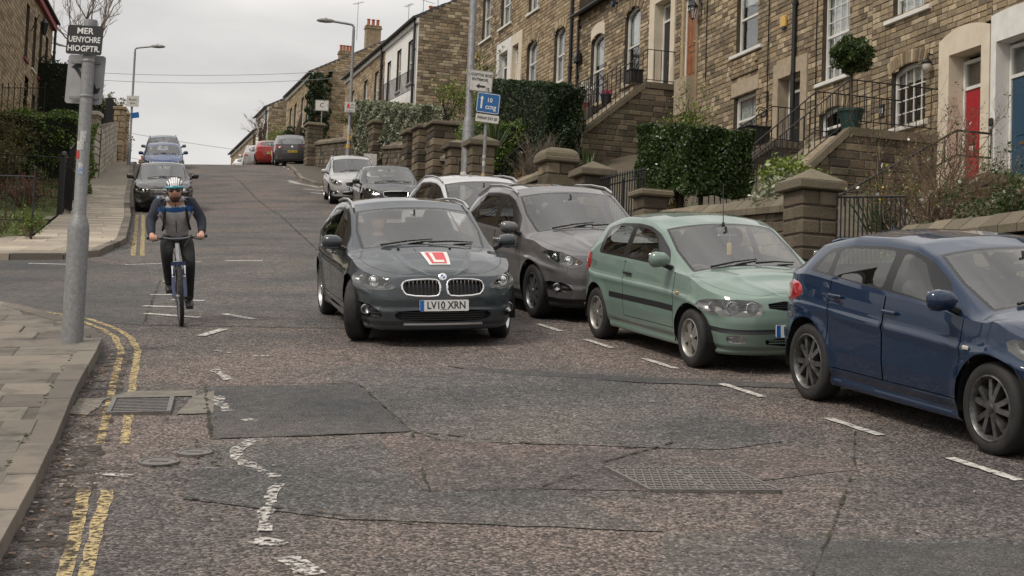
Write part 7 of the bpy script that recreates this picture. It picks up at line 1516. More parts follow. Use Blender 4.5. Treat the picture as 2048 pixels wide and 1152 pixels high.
    if S.get('plate') and detail >= 1:
        txt, zp = S['plate']; rear = S.get('plate_rear'); s_ = 0 if not rear else sf.L; c = on(s_, zp, .018); Mx = Matrix.Translation(c) @ (Matrix.Rotation(rad(90), 4, 'Z') if not rear else Matrix.Rotation(rad(-90), 4, 'Z')) @ Matrix.Rotation(rad(90 - S.get('plate_tilt', 4)), 4, 'X'); m = M(); m.prism(rrect(.52, .115, .012), lambda a, b: Mx @ Vector((a, b, -.012)), lambda a, b: Mx @ Vector((a, b, 0))); pl_ = t.part('number_plate', m, plate_y if rear else plate_w)
        m = M(); m.prism([(-.258, -.055), (-.215, -.055), (-.215, .055), (-.258, .055)], lambda a, b: Mx @ Vector((a, b, .0004)), lambda a, b: Mx @ Vector((a, b, .0012))); t.part('plate_band', m, plate_b, pl_); text_obj('plate_letters', txt, .108, ink, pl_, Mx @ Matrix.Translation((.022, 0, .001)), S.get('plate_sx', .86), .0006, .002)
    t.sf = sf; t.on = on; t.tubeon = tubeon; t.ob = ob; t.S = S; t.front = front; t.side = side; t.sx = sx; t.sy = sy; t.zn = zn; return t
def headlamp(t, pg, lamps, inner=None, parentname='headlight', clear=True):
    """deep lamp bowl behind a lens: pg polygon in (y,z) of the opening (left side, y>0)"""
    sf = t.sf
    for sg in (1, -1):
        P0 = t.front([(sg * a, b) for a, b in roundp(pg, 1)]); P0 = dens(P0, .03); n = len(P0); c = (sum(p[0] for p in P0) / n, sum(p[1] for p in P0) / n); m = M(); rows = []
        for off, k in ((0, 1), (-.03, .97), (-.07, .8), (-.085, .0)): rows.append([Vector(sf.tub([lerp(c[0], p[0], k)], [lerp(c[1], p[1], k)], off)[0]) for p in P0])
        m.add([q for r_ in rows for q in r_], [((i * n + j, (i + 1) * n + j, (i + 1) * n + (j + 1) % n, i * n + (j + 1) % n)) for i in range(3) for j in range(n)]); m.f = m.f if sg > 0 else [f[::-1] for f in m.f]; h = t.part(parentname, m, inner or dark_refl, smooth=60)
        m = M(); m.add([Vector(sf.tub([c[0]], [c[1]], .004)[0])] + [Vector(sf.tub([lerp(c[0], p[0], .5)], [lerp(c[1], p[1], .5)], .004)[0]) for p in P0] + [Vector(sf.tub([p[0]], [p[1]], .0015)[0]) for p in P0], [(0, 1 + i, 1 + (i + 1) % n) for i in range(n)] + [(1 + i, 1 + n + i, 1 + n + (i + 1) % n, 1 + (i + 1) % n) for i in range(n)]); m.f = m.f if sg > 0 else [f[::-1] for f in m.f]; t.part('lens', m, lens_glass, h, smooth=60)
        for (ly, lz, r, kind) in lamps:
            s_ = sg * t.sy(ly); p = t.on(s_, lz, -.045); q = t.on(s_, lz, -.015); d = Vector((1, sg * .12, 0)).normalized(); m = M(); R_ = d.to_track_quat('Z', 'Y').to_matrix(); prof = [(r, .0), (r * 1.02, .02), (r * .9, .024), (r * .84, .01)] + ([(r * .5, .035), (0, .045)] if kind == 'ball' else [(r * .7, -.02), (0, -.045)])
            mm = M(); mm.lathe(prof, n=18); m.add([p + R_ @ Vector(v) for v in mm.v], mm.f); t.part('lamp', m, {'ball': chrome, 'bowl': refl_m, 'amber': amber}[kind], h, smooth=50)
def recess(t, pg, depth, mat, name='grille', centre=False, rear=False):
    for sg in ((1,) if centre else (1, -1)):
        P0 = dens(t.front([(sg * a, b) for a, b in roundp(pg, 1)], rear), .04); n = len(P0); c = (sum(p[0] for p in P0) / n, sum(p[1] for p in P0) / n); m = M(); rows = []
        for off, k in ((0, 1.0), (-depth, .97), (-depth, .5), (-depth, .0)): rows.append([Vector(t.sf.tub([lerp(c[0], p[0], k)], [lerp(c[1], p[1], k)], off)[0]) for p in P0])
        m.add([q for r_ in rows for q in r_], [((i * n + j, (i + 1) * n + j, (i + 1) * n + (j + 1) % n, i * n + (j + 1) % n)) for i in range(3) for j in range(n)]); yield t.part(name, m, mat), sg
def bars_h(t, o, sg, y0, y1, zs, r, mat, off=-.02, name='grille_bar'):
    for z in zs: t.tubeon([(sg * t.sy(abs(v)) * (1 if v >= 0 else -1), t.zn(t.sy(abs(v)), z)) for v in np.linspace(y0, y1, 7)], r, name, mat, parent=o, off=off)
# ---------------------------------------------------------------- individual cars
def base_spec(L_=4.34, hw=.90, H=1.555, axf=1.34, axr=-1.33, rw=.32, belt=.95, hood=(.77, .99, 1.06), xc=.98, xh=.22, rise=.07, roofx=-.45, xr=-1.62, xt=-2.0, zt=1.06, nose=.14, tail=.1, zrear=1.42):
    xf, xb = L_ / 2, -L_ / 2; b = hw - .035
    rim = [(xf - nose * .0 - .10, 0, hood[0]), (xf - .115, .35 * b, hood[0] - .002), (xf - .18, .62 * b, hood[0] - .012), (xf - .33, .83 * b, hood[0] + .005), (xf - .58, .945 * b, hood[0] + .065), (axf, b * .98, hood[0] + .13), (xc + .05, b * .985, belt - .02), (.4, b, belt + rise * .25), (-.4, b, belt + rise * .5), (axr, b * .985, belt + rise * .9), (xb + .42, b * .94, zt - .02), (xb + .2, b * .80, zt), (xb + .12, b * .5, zt), (xb + .105, 0, zt)]
    zc = [(xf - .10, hood[0]), (xf - .2, hood[0] + .06), (xf - .5, lerp(hood[0], hood[1], .72)), (xc + .45, hood[1]), (xc, hood[2]), (xh, H - .085), (xh - .25, H - .02), (roofx, H), (roofx - .5, H - .012), (xr, zrear), (xt, zt + .035), (xb + .105, zt)]
    zr = [(xf - .10, hood[0]), (xf - .5, lerp(hood[0], hood[1], .62)), (xc + .45, hood[1] - .05), (xc, hood[2] - .075), (xh, H - .155), (xh - .25, H - .085), (roofx, H - .062), (roofx - .5, H - .075), (xr, zrear - .06), (xt, zt + .02), (xb + .105, zt)]
    kr = [(xf, .60), (xc + .45, .74), (xc, .89), (xh, .80), (roofx, .77), (xr, .74), (xt, .82), (xb, .8)]
    return dict(rim=rim, zc=zc, zrail=zr, krail=kr, hw=hw, axf=axf, axr=axr, rw=rw, ra=rw + .055, z0=.175, xcowl=xc - .03, xhead=xh + .02, xrear=xr, xtail=xt, seat=.5, xseat=.1, xmir=xc - .22,
        pf=[(0, -.01), (.05, .055), (.11, .06), (.15, .088), (.40, .112), (.445, .088), (.6, .092), (.8, .064), (.94, .028), (1, 0)], ps=[(0, -.05), (.05, -.018), (.10, -.03), (.15, .0), (.38, .026), (.66, .03), (.715, .044), (.745, .028), (.9, .014), (1, 0)], pr=[(0, -.03), (.06, .03), (.12, .035), (.17, .075), (.42, .10), (.47, .07), (.7, .062), (.88, .03), (1, 0)],
        bonnet=[(xf - .16, -.72), (xf - .16, .72), (xf - .5, .84), (xc + .06, .86), (xc + .02, 0), (xc + .06, -.86), (xf - .5, -.84)],
        side_windows=[([(xc - .38, .955), (.02 - .1, .955), (.02 - .1, .69), (xh - .05, .69)], 0), ([(-.17 - .1, .955), (axr + .28, .955), (axr + .18, .70), (-.17 - .1, .69)], 0), ([(axr + .2, .955), (axr - .12, .95), (axr + .02, .73), (axr + .12, .71)], 0)],
        window_band=[(xc - .2, .975), (axr - .2, .975), (axr - .02, .68), (xh - .02, .655), (lerp(xh, xc, .5), .665)])
def doors(S, xs, zlo=.36, zhi=None, rad_=0): return [('door', [(a, zlo), (b, zlo), (b, zhi or 1.2), (a, zhi or 1.2)], {'part': 1, 'gap': .009}) for a, b in xs]
# ---- dark grey hatchback with learner plate
S1 = base_spec(4.34, .905, 1.48, 1.34, -1.33, .335, .92, (.745, .95, 1.01)); S1['paint'] = paint('dark_grey_blue_paint', (.034, .043, .053), .6, .28, .12)
HL = [(.47, .62), (.60, .595), (.76, .61), (.86, .67), (.86, .745), (.78, .775), (.62, .73), (.50, .67)]
KID = [(.035, .57), (.035, .68), (.09, .715), (.36, .705), (.425, .67), (.41, .59), (.36, .545), (.08, .535)]
LOW = [(0, .29), (.36, .29), (.46, .36), (.42, .42), (0, .42)]
LOWP = [(-.50, .33), (-.38, .275), (.38, .275), (.50, .33), (.42, .40), (-.42, .40)]
FOG = [(.56, .33), (.66, .30), (.86, .32), (.88, .42), (.84, .47), (.66, .44)]
S1['front'] = [('headlight', HL, {'hole': 1, 'round': 1}), ('kidney', KID, {'hole': 1, 'round': 1}), ('intake', LOWP, {'hole': 1, 'c': 1, 'round': 1}), ('fog', FOG, {'hole': 1, 'round': 1})]
S1['sidef'] = doors(S1, [(.86, -.12), (-.12, -1.0)]); S1['handles'] = [(-.0, .86), (-.92, .88)]; S1['rimr'] = .245; S1['style'] = dict(n=5, twin=.22, w=(.028, .022), mat=alu); S1['rails'] = [1]; S1['plate'] = ('LV10 XRN', .445); S1['mirstrip'] = 1
t = make_car(S1, 'dark grey hatchback with red learner L on its bonnet driving towards the viewer', -1.2, 18.8, (.235, -.972), steer=rad(-20))
bmw = t; headlamp(t, HL, [(.70, .685, .058, 'ball'), (.80, .69, .045, 'bowl'), (.57, .64, .032, 'bowl')], dark_refl)
for o, sg in recess(t, KID, .05, plastic_black, 'kidney_grille'):
    t.tubeon(t.front([(sg * a, b) for a, b in roundp(KID, 1)]), .011, 'grille_surround', chrome, closed=True, parent=o, off=.004)
    for i in range(9):
        yv = sg * (.07 + i * .04); t.tubeon([(sg * t.sy(abs(yv)), t.zn(t.sy(abs(yv)), z)) for z in (.55, .62, .695)], .0065, 'grille_bar', plastic_black, parent=o, off=-.012); 
        m = M(); m.bev(t.on(sg * t.sy(abs(yv)), .685, -.004), (.006, .012, .03), .003); t.part('bar_tip', m, chrome, o)
for o, sg in recess(t, LOWP, .06, plastic_black, 'lower_grille', True): bars_h(t, o, 1, -.42, .42, (.295, .32, .345, .37), .006, metal_dark)
for o, sg in recess(t, FOG, .05, plastic_black, 'fog_recess'):
    m = M(); p = t.on(sg * t.sy(.75), .385, -.03); mm = M(); mm.lathe([(.055, 0), (.055, .03), (.048, .034), (.03, .01), (0, .0)], n=16); R_ = Vector((1, sg * .25, 0)).to_track_quat('Z', 'Y').to_matrix(); m.add([p + R_ @ Vector(v) for v in mm.v], mm.f); t.part('fog_lamp', m, refl_m, o, smooth=50)
    bars_h(t, o, sg, .58, .69, (.36, .40), .008, plastic_black, -.015, 'fog_slat')
t.tubeon([(s_ * t.sy(.40) / 8, t.zn(0, .248)) for s_ in range(-8, 9)], .018, 'skid_trim', alu, off=.0)
m = M(); p = t.on(0, .735, .0); mm = M(); mm.lathe([(0, .012), (.034, .01), (.043, .004), (.043, -.01)], n=24); R_ = Vector((1, 0, .55)).to_track_quat('Z', 'Y').to_matrix(); m.add([p + R_ @ Vector(v) for v in mm.v], mm.f); em = t.part('emblem', m, chrome, smooth=40)
for i in range(4):
    mm = M(); r0 = .026; a0 = i * math.pi / 2; mm.add([(0, 0, .0135)] + [(r0 * math.cos(a0 + k * math.pi / 8), r0 * math.sin(a0 + k * math.pi / 8), .0128) for k in range(5)], [(0, k + 1, k + 2) for k in range(4)]); m = M(); m.add([p + R_ @ Vector(v) for v in mm.v], mm.f); t.part('emblem_quarter', m, plate_b if i % 2 else white_paint, em)
# learner plate lies on the bonnet
def bonnet_patch(t, x0, x1, q0, q1, mat, name, off, parent=None):
    n = 8; m = M(); vs = []
    for i in range(n + 1):
        for j in range(n + 1): vs.append(Vector(t.sf.top([t.sx(lerp(x0, x1, i / n))], [lerp(q0, q1, j / n)], off)[0]))
    m.add(vs, [(i * (n + 1) + j, (i + 1) * (n + 1) + j, (i + 1) * (n + 1) + j + 1, i * (n + 1) + j + 1)[::-1] for i in range(n) for j in range(n)]); return t.part(name, m, mat, parent, smooth=60)
lp = bonnet_patch(t, 1.84, 1.42, -.11, .15, white_paint, 'learner_plate', .005); bonnet_patch(t, 1.81, 1.455, -.072, .112, L_red, 'red_square', .008, lp)
bonnet_patch(t, 1.785, 1.485, -.04, -.005, white_paint, 'letter_l_stem', .011, lp); bonnet_patch(t, 1.785, 1.72, -.005, .085, white_paint, 'letter_l_foot', .011, lp)
for q in (-.26, .2): m = M(); m.bev(Vector(t.sf.top([t.sx(1.2)], [q])[0]) + Vector((0, 0, .008)), (.04, .03, .015), .005); t.part('washer_jet', m, trim_m)
# ---- grey crossover
S2 = base_spec(4.30, .885, 1.60, 1.30, -1.30, .335, .98, (.82, 1.03, 1.09), 1.0, .25, .08); S2['paint'] = paint('mid_grey_paint', (.115, .11, .115), .6, .32); S2['rimr'] = .23; S2['style'] = dict(n=8, w=(.03, .036), mat=alu_dark); S2['rails'] = [1]
HL2 = [(.44, .68), (.62, .66), (.80, .74), (.83, .84), (.74, .87), (.50, .77)]; GR2 = [(-.30, .60), (.30, .60), (.36, .72), (.32, .78), (-.32, .78), (-.36, .72)]; LG2 = [(-.40, .33), (.40, .33), (.46, .45), (-.46, .45)]; FG2 = [(.54, .36), (.80, .38), (.80, .50), (.60, .48)]
S2['front'] = [('headlight', HL2, {'hole': 1}), ('grille', GR2, {'hole': 1, 'c': 1}), ('intake', LG2, {'hole': 1, 'c': 1}), ('fog', FG2, {'hole': 1})]; S2['sidef'] = doors(S2, [(.88, -.10), (-.10, -.98)], .38) + [('sill_cladding', [(2.2, .0), (-2.2, .0), (-2.2, .30), (2.2, .30)], {'mat': plastic_black})]; S2['handles'] = [(.02, .9), (-.9, .93)]; S2['plate'] = ('KP12 UGN', .55); S2['priv'] = 1
def dress2(t):
    headlamp(t, HL2, [(.62, .74, .055, 'ball'), (.74, .79, .045, 'ball'), (.52, .73, .025, 'amber')], dark_refl)
    for o, sg in recess(t, GR2, .04, plastic_black, 'grille', True): bars_h(t, o, 1, -.31, .31, (.64, .68, .72, .76), .009, chrome if t.S.get('chromegrille') else trim_m, -.01); t.tubeon(t.front(roundp(GR2, 1)), .012, 'grille_surround', chrome, closed=True, parent=o, off=.003)
    for o, sg in recess(t, LG2, .05, plastic_black, 'lower_grille', True): bars_h(t, o, 1, -.4, .4, (.36, .39, .42), .007, metal_dark)
    for o, sg in recess(t, FG2, .04, plastic_black, 'fog_recess'):
        m = M(); p = t.on(sg * t.sy(.70), .43, -.02); mm = M(); mm.lathe([(.05, 0), (.05, .025), (.04, .03), (0, .005)], n=16); R_ = Vector((1, sg * .25, 0)).to_track_quat('Z', 'Y').to_matrix(); m.add([p + R_ @ Vector(v) for v in mm.v], mm.f); t.part('fog_lamp', m, refl_m, o, smooth=50)
    t.tubeon([(s_ * t.sy(.45) / 8, t.zn(0, .25)) for s_ in range(-8, 9)], .022, 'skid_trim', alu, off=.0)
def rear_lamps(t, pg=None):
    pg = pg or [(.52, .86), (.80, .84), (.835, .93), (.82, 1.0), (.66, .98)]
    for sg in (1, -1):
        P0 = dens(t.front([(sg * a, b) for a, b in roundp(pg, 1)], True), .04); n = len(P0); c = (sum(p[0] for p in P0) / n, sum(p[1] for p in P0) / n); m = M(); m.add([Vector(t.sf.tub([c[0]], [c[1]], .018)[0])] + [Vector(t.sf.tub([lerp(c[0], p[0], .8)], [lerp(c[1], p[1], .8)], .015)[0]) for p in P0] + [Vector(t.sf.tub([p[0]], [p[1]], .001)[0]) for p in P0], [(0, 1 + i, 1 + (i + 1) % n) for i in range(n)] + [(1 + i, 1 + n + i, 1 + n + (i + 1) % n, 1 + (i + 1) % n) for i in range(n)]); m.f = m.f if sg < 0 else [f[::-1] for f in m.f]; t.part('tail_light', m, red_lens, smooth=50)
t = make_car(S2, 'mid grey crossover parked behind the pale green car', .62, 21.15, (.335, -.942)); dress2(t); rear_lamps(t, [(.60, .90), (.83, .88), (.84, 1.0), (.70, 1.02)])
# ---- pale green three door hatchback
S3 = base_spec(3.82, .825, 1.42, 1.18, -1.20, .285, .90, (.72, .90, .95), .90, .18, .03, -.4, -1.45, -1.78, .98, zrear=1.30); S3['paint'] = paint('pale_green_paint', (.16, .228, .192), .4, .32, .15); S3['rimr'] = .19; S3['style'] = dict(n=5, w=(.03, .062), mat=pm('worn_alloy', (.36, .35, .33), (.26, .24, .22), ns=15, rough=.45, metal=.7)); S3['flare'] = .014; S3['seat'] = .42; S3['mirw'] = .19
HL3 = [(.33, .555), (.52, .535), (.70, .55), (.775, .59), (.77, .68), (.62, .70), (.36, .69)]; GR3 = [(-.29, .60), (.29, .60), (.30, .685), (-.30, .685)]; LG3 = [(-.32, .27), (.32, .27), (.34, .35), (-.34, .35)]; FG3 = [(.47, .29), (.60, .29), (.61, .37), (.47, .37)]
S3['front'] = [('headlight', HL3, {'hole': 1}), ('grille', GR3, {'hole': 1, 'c': 1}), ('intake', LG3, {'hole': 1, 'c': 1}), ('fog', FG3, {'hole': 1, 'round': 2}), ('bumper_strip', [(-.86, .445), (.86, .445), (.86, .50), (-.86, .50)], {'c': 1, 'mat': plastic_black, 'round': 0})]
S3['sidef'] = [('side_moulding', [(.82, .505), (-.80, .505), (-.80, .565), (.82, .565)], {'mat': plastic_black})] + doors(S3, [(.82, -.42)], .34); S3['handles'] = [(-.28, .80)]; S3['handle_mat'] = plastic_black; S3['plate'] = ('BX51 KPD', .415)
S3['side_windows'] = [([(.52, .955), (-.38, .955), (-.40, .69), (.12, .69)], 0), ([(-.52, .955), (-1.12, .955), (-1.18, .70), (-.52, .69)], 0)]; S3['window_band'] = [(.70, .975), (-1.22, .975), (-1.28, .68), (.16, .655), (.5, .665)]
t = make_car(S3, 'pale green three door hatchback parked behind the blue car', 2.09, 16.76, (.328, -.945)); mint = t
headlamp(t, HL3, [(.44, .62, .058, 'bowl'), (.59, .62, .06, 'bowl'), (.715, .62, .04, 'bowl')], dark_refl); rear_lamps(t, [(.60, .74), (.78, .72), (.79, .95), (.68, .95)])
for o, sg in recess(t, GR3, .03, plastic_black, 'grille', True): bars_h(t, o, 1, -.27, .27, (.625, .645, .665), .007, trim_m, -.01)
for o, sg in recess(t, LG3, .04, plastic_black, 'lower_grille', True): bars_h(t, o, 1, -.3, .3, (.30, .325), .007, S3['paint'], -.01)
for o, sg in recess(t, FG3, .02, refl_m, 'fog_lamp'): pass
for sg in (1, -1):
    m = M(); m.bev(t.on(sg * t.sx(.92), .70, .008), (.05, .012, .03), .006); t.part('indicator', m, amber)
m = M(); a = Vector(t.sf.top([t.sx(.22)], [.02])[0]); m.tube([a, a + Vector((-.22, .1, .42))], [.006, .0025], 5); m.lathe([(.02, 0), (.012, .03), (0, .04)], a, n=8); t.part('aerial', m, trim_m)
m = M(); m.bar(Vector((S3['xhead'] + .22, .0, 1.22)), Vector((S3['xhead'] + .2, .0, 1.12)), .003); m.bev((S3['xhead'] + .21, .0, 1.08), (.01, .05, .12), .004); t.part('air_freshener', m, alarm_y)
for o in t.ob.get('body', []) if isinstance(t.ob.get('body'), list) else []: pass
m = M(); c = t.sx(-1.28); m.lathe([(0, .004), (.07, .003), (.075, .0)], t.on(-c, .80, .004), 'y', 16); m.v = [(v[0], v[1], v[2]) for v in m.v]; t.part('fuel_cap', m, S3['paint'], smooth=30)
# ---- blue five door hatchback, nearest
S4 = base_spec(3.98, .865, 1.47, 1.24, -1.26, .325, .93, (.80, .98, 1.03), 1.02, .30, .14, -.35, -1.42, -1.80, 1.06, zrear=1.36); S4['paint'] = paint('deep_blue_paint', (.003, .018, .052), .4, .28, .04); S4['rimr'] = .238; S4['style'] = dict(n=5, twin=.27, w=(.018, .020), mat=pm('two_tone_alloy', (.2, .195, .19), (.07, .07, .07), ns=14, rough=.35, metal=.7), a=.1); S4['seat'] = .46
HL4 = [(.46, .66), (.66, .64), (.80, .72), (.82, .84), (.70, .80), (.54, .72)]; GR4 = [(-.34, .36), (.34, .36), (.40, .56), (-.40, .56)]
S4['front'] = [('headlight', HL4, {'hole': 1}), ('grille', GR4, {'hole': 1, 'c': 1})]; S4['sidef'] = doors(S4, [(.90, -.10), (-.10, -.92)], .33); S4['handles'] = [(.0, .87), (-.80, .92)]; S4['plate'] = ('FN63 HTO', .46)
S4['side_windows'] = [([(.62, .955), (-.06, .955), (-.06, .69), (.22, .69)], 0), ([(-.18, .955), (-.93, .955), (-.99, .72), (-.18, .69)], 0), ([(-1.02, .955), (-1.24, .93), (-1.18, .76), (-1.06, .73)], 0)]; S4['window_band'] = [(.80, .975), (-1.34, .96), (-1.22, .70), (.26, .655), (.6, .665)]
t = make_car(S4, 'blue five door hatchback parked nearest at the right edge', 3.72, 12.6, (.332, -.943)); blue = t
headlamp(t, HL4, [(.62, .71, .05, 'ball'), (.74, .77, .04, 'bowl')], dark_refl); rear_lamps(t, [(.60, .84), (.78, .80), (.86, .88), (.85, .98), (.74, 1.0)])
for o, sg in recess(t, GR4, .04, plastic_black, 'grille', True): bars_h(t, o, 1, -.34, .34, (.40, .44, .48, .52), .008, trim_m, -.01)
for sg in (1, -1): m = M(); m.bev(t.on(sg * t.sx(.98), .72, .01), (.07, .014, .03), .007); t.part('indicator', m, lamp_glass)
m = M(); a = Vector(t.sf.top([t.sx(-1.25)], [0])[0]); m.add([a + Vector((.09, 0, -.01)), a + Vector((-.06, .018, -.01)), a + Vector((-.06, -.018, -.01)), a + Vector((-.07, 0, .06))], [(0, 1, 3), (0, 3, 2), (1, 2, 3)]); t.part('shark_fin_aerial', m, S4['paint'])
m = M(); bx = S4['xrear'] + .02; zz = float(t.sf.zc(bx)); m.bev((bx - .03, 0, zz - .035), (.16, .98, .03), .012, Matrix.Rotation(-.22, 3, 'Y')); t.part('spoiler', m, S4['paint'])
# ---- white silver hatch behind the learner car
def variant(S, **k): q = dict(S); q.pop('_wheel', None); q.update(k); return q
S5 = variant(S2, paint=paint('pale_silver_paint', (.48, .48, .49), .5, .3, .1), rails=[1], plate=('YD09 LKE', .55), priv=0, style=dict(n=5, w=(.03, .04), mat=alu))
t = make_car(S5, 'pale silver hatchback parked directly behind the learner car', -.62, 26.9, (.33, -.944), detail=1); dress2(t); rear_lamps(t)
S6 = variant(S1, paint=paint('black_car_paint', (.012, .012, .014), .3, .3, .12), rails=[], plate=('MT08 VRA', .50), style=dict(n=7, w=(.025, .03), mat=alu)); S6['front'] = S2['front']; S6['sidef'] = doors(S6, [(.86, -.12), (-.12, -1.0)])
t = make_car(S6, 'black hatchback parked below the tall hedge', -3.75, 46.9, (.19, -.982), detail=1); dress2(t); rear_lamps(t)
S7 = variant(S2, paint=paint('silver_paint', (.40, .395, .39), .6, .3, .12), plate=('NU11 OFP', .55), style=dict(n=7, w=(.03, .035), mat=alu), chromegrille=1); S7['front'] = S2['front']
t = make_car(S7, 'silver estate car parked by the stickered lamp post', -5.75, 55.7, (.185, -.983), detail=1); dress2(t); rear_lamps(t)
# ---- black saloon on the left
S8 = base_spec(4.6, .88, 1.48, 1.36, -1.34, .315, .95, (.74, .96, 1.02), 1.02, .28, .06, -.3, -1.2, -1.72, 1.05, zrear=1.34); S8['paint'] = S6['paint']; S8['rimr'] = .215; S8['style'] = dict(n=8, w=(.025, .03), mat=alu_dark); S8['sidef'] = doors(S8, [(.9, -.1), (-.1, -1.0)]); S8['handles'] = [(.0, .85), (-.85, .87)]; S8['plate'] = ('BN7 J1A', .46)
HL8 = [(.46, .62), (.64, .60), (.80, .64), (.84, .72), (.80, .77), (.60, .74), (.48, .69)]; GR8 = [(-.40, .59), (.40, .59), (.44, .68), (.38, .72), (-.38, .72), (-.44, .68)]; LG8 = [(-.5, .27), (.5, .27), (.46, .38), (-.46, .38)]; FG8 = [(.62, .32), (.76, .32), (.76, .42), (.62, .42)]
S8['front'] = [('headlight', HL8, {'hole': 1}), ('grille', GR8, {'hole': 1, 'c': 1}), ('intake', LG8, {'hole': 1, 'c': 1}), ('fog', FG8, {'hole': 1, 'round': 2})]
def dress8(t):
    headlamp(t, HL8, [(.60, .67, .05, 'ball'), (.72, .69, .042, 'bowl')], dark_refl)
    for o, sg in recess(t, GR8, .03, plastic_black, 'grille', True):
        bars_h(t, o, 1, -.39, .39, (.62, .655, .69), .011, chrome, -.004); m = M(); c = t.on(0, .66, .012)
        for rx, rz, r_ in ((.085, .055, .008), (.04, .05, .007)): m.tube([c + Vector((0, rx * math.cos(a), rz * math.sin(a))) for a in np.linspace(0, 2 * math.pi, 25)], r_, 6)
        m.tube([c + Vector((0, .06 * math.cos(a), .02 + .02 * math.sin(a))) for a in np.linspace(0, 2 * math.pi, 17)], .007, 6); t.part('emblem', m, chrome, o)
    for o, sg in recess(t, LG8, .04, plastic_black, 'lower_grille', True): bars_h(t, o, 1, -.44, .44, (.31, .345), .009, trim_m)
    for o, sg in recess(t, FG8, .02, refl_m, 'fog_lamp'): pass
t = make_car(S8, 'black saloon parked on the left beside the flagstone pavement', -11.0, 49.7, (.235, -.972), detail=1); dress8(t); rear_lamps(t)
S9 = variant(S8, paint=paint('bright_blue_paint', (.012, .05, .17), .4, .3, .06), plate=('WF58 ZDL', .46), style=dict(n=7, w=(.025, .03), mat=alu))
t = make_car(S9, 'blue car parked behind the black saloon on the left', -15.9, 71.6, (.235, -.972), detail=1); dress8(t)
m = M(); S10 = variant(S2, paint=paint('slate_blue_paint', (.10, .13, .18), .5, .3, .1), plate=('AJ05 RTW', .55)); t = make_car(S10, 'slate blue people carrier behind the blue car on the left', -17.55, 79.0, (.235, -.972), detail=1); dress2(t)
# ---- far cars on the right, seen from behind
RL = [(.40, .98), (.60, .93), (.82, .92), (.84, 1.0), (.70, 1.03), (.5, 1.0)]
S11 = variant(S2, paint=paint('far_grey_paint', (.10, .093, .097), .55, .3, .1), plate=('OH13 2AR', .74), plate_rear=1, priv=1, rails=[]); S11['rim'] = base_spec(4.30, .90, 1.64, 1.30, -1.30, .35, .98, (.82, 1.03, 1.09), 1.0, .25, .08, zt=1.12)['rim']; S11['sidef'] = S2['sidef']
t = make_car(S11, 'grey crossover seen from behind near the hilltop', -11.95, 83.6, (-.2, .98), detail=1); rear_lamps(t, RL)
m = M(); m.bev((-2.05, 0, .30), (.12, 1.3, .16), .04); t.part('rear_skirt', m, plastic_black); m = M(); mm = M(); mm.lathe([(0, .012), (.05, .01), (.055, 0)], n=16); R_ = Vector((-1, 0, .2)).to_track_quat('Z', 'Y').to_matrix(); m.add([t.on(t.sf.L, .98, .006) + R_ @ Vector(v) for v in mm.v], mm.f); t.part('emblem', m, chrome)
S12 = variant(S4, paint=paint('red_car_paint', (.32, .03, .025), .3, .3, .1), plate_rear=1, plate=('RK60 BVE', .7)); t = make_car(S12, 'red hatchback parked ahead of the far grey crossover', -14.0, 89.8, (-.2, .98), detail=1); rear_lamps(t, RL)
S13 = variant(S2, paint=S7['paint'], plate=None); t = make_car(S13, 'silver car parked ahead of the far red hatchback', -15.6, 95.5, (-.2, .98), detail=0); rear_lamps(t)
S14 = variant(S4, paint=paint('white_car_paint', (.62, .62, .62), .0, .35, .08), plate=None); t = make_car(S14, 'white hatchback beyond the hilltop on the right', -17.6, 103, (-.2, .98), detail=0); rear_lamps(t)
t = make_car(variant(S14), 'white car coming over the far crest', -20.6, 112, (.2, -.98), detail=0)
# ================================================================ CYCLIST AND BICYCLE
bx, by = -3.92, 19.0; BF = road_frame(bx, by, (.215, -.976), .0) @ Matrix.Rotation(rad(2), 4, 'X')
t = T('bicycle', 'blue and white mountain bike ridden by the helmeted cyclist', 'bicycle', (0, 0, 0), BF)
fr_m = pm('bike_blue', (.012, .028, .10), rough=.3, coat=1); fr_w = pm('bike_silver', (.45, .46, .48), rough=.3, metal=.5); R_w = .345
def bike_wheel(cx, ang):
    o = bpy.data.objects.new('wheel', None); o.empty_display_size = .05; o.matrix_basis = Matrix.Translation((cx, 0, R_w)) @ Matrix.Rotation(ang, 4, 'Z'); link(o, t.o)
    m = M(); m.lathe([(R_w - .045, -.012), (R_w - .03, -.025), (R_w - .008, -.022), (R_w, -.008), (R_w, .008), (R_w - .008, .022), (R_w - .03, .025), (R_w - .045, .012), (R_w - .045, -.012)], axis='y', n=48)
    for i in range(60): a = 2 * math.pi * i / 60; m.box((math.cos(a) * (R_w + .001), (.011 if i % 2 else -.011), math.sin(a) * (R_w + .001)), (.008, .018, .016), Matrix.Rotation(-a, 3, 'Y'))
    mobj('tyre', m.mesh('tyre', smooth=40), rubber, o); m = M(); m.lathe([(R_w - .05, -.012), (R_w - .044, -.014), (R_w - .044, .014), (R_w - .05, .012), (R_w - .062, 0), (R_w - .05, -.012)], axis='y', n=48); mobj('rim', m.mesh('rim'), alu_dark, o)
    m = M()
    for i in range(24): a = 2 * math.pi * i / 24; s_ = .03 * (1 if i % 2 else -1); m.bar((.02 * math.cos(a + .8), s_, .02 * math.sin(a + .8)), ((R_w - .055) * math.cos(a), 0, (R_w - .055) * math.sin(a)), .0016, 3)
    m.lathe([(.0, -.05), (.022, -.045), (.016, 0), (.022, .045), (0, .05)], axis='y', n=10); mobj('spokes', m.mesh('spokes'), alu, o)
bike_wheel(.53, rad(3)); bike_wheel(-.52, 0)
BB, ST, HT, HB = Vector((-.09, 0, .30)), Vector((-.25, 0, .78)), Vector((.335, 0, .91)), Vector((.38, 0, .76))
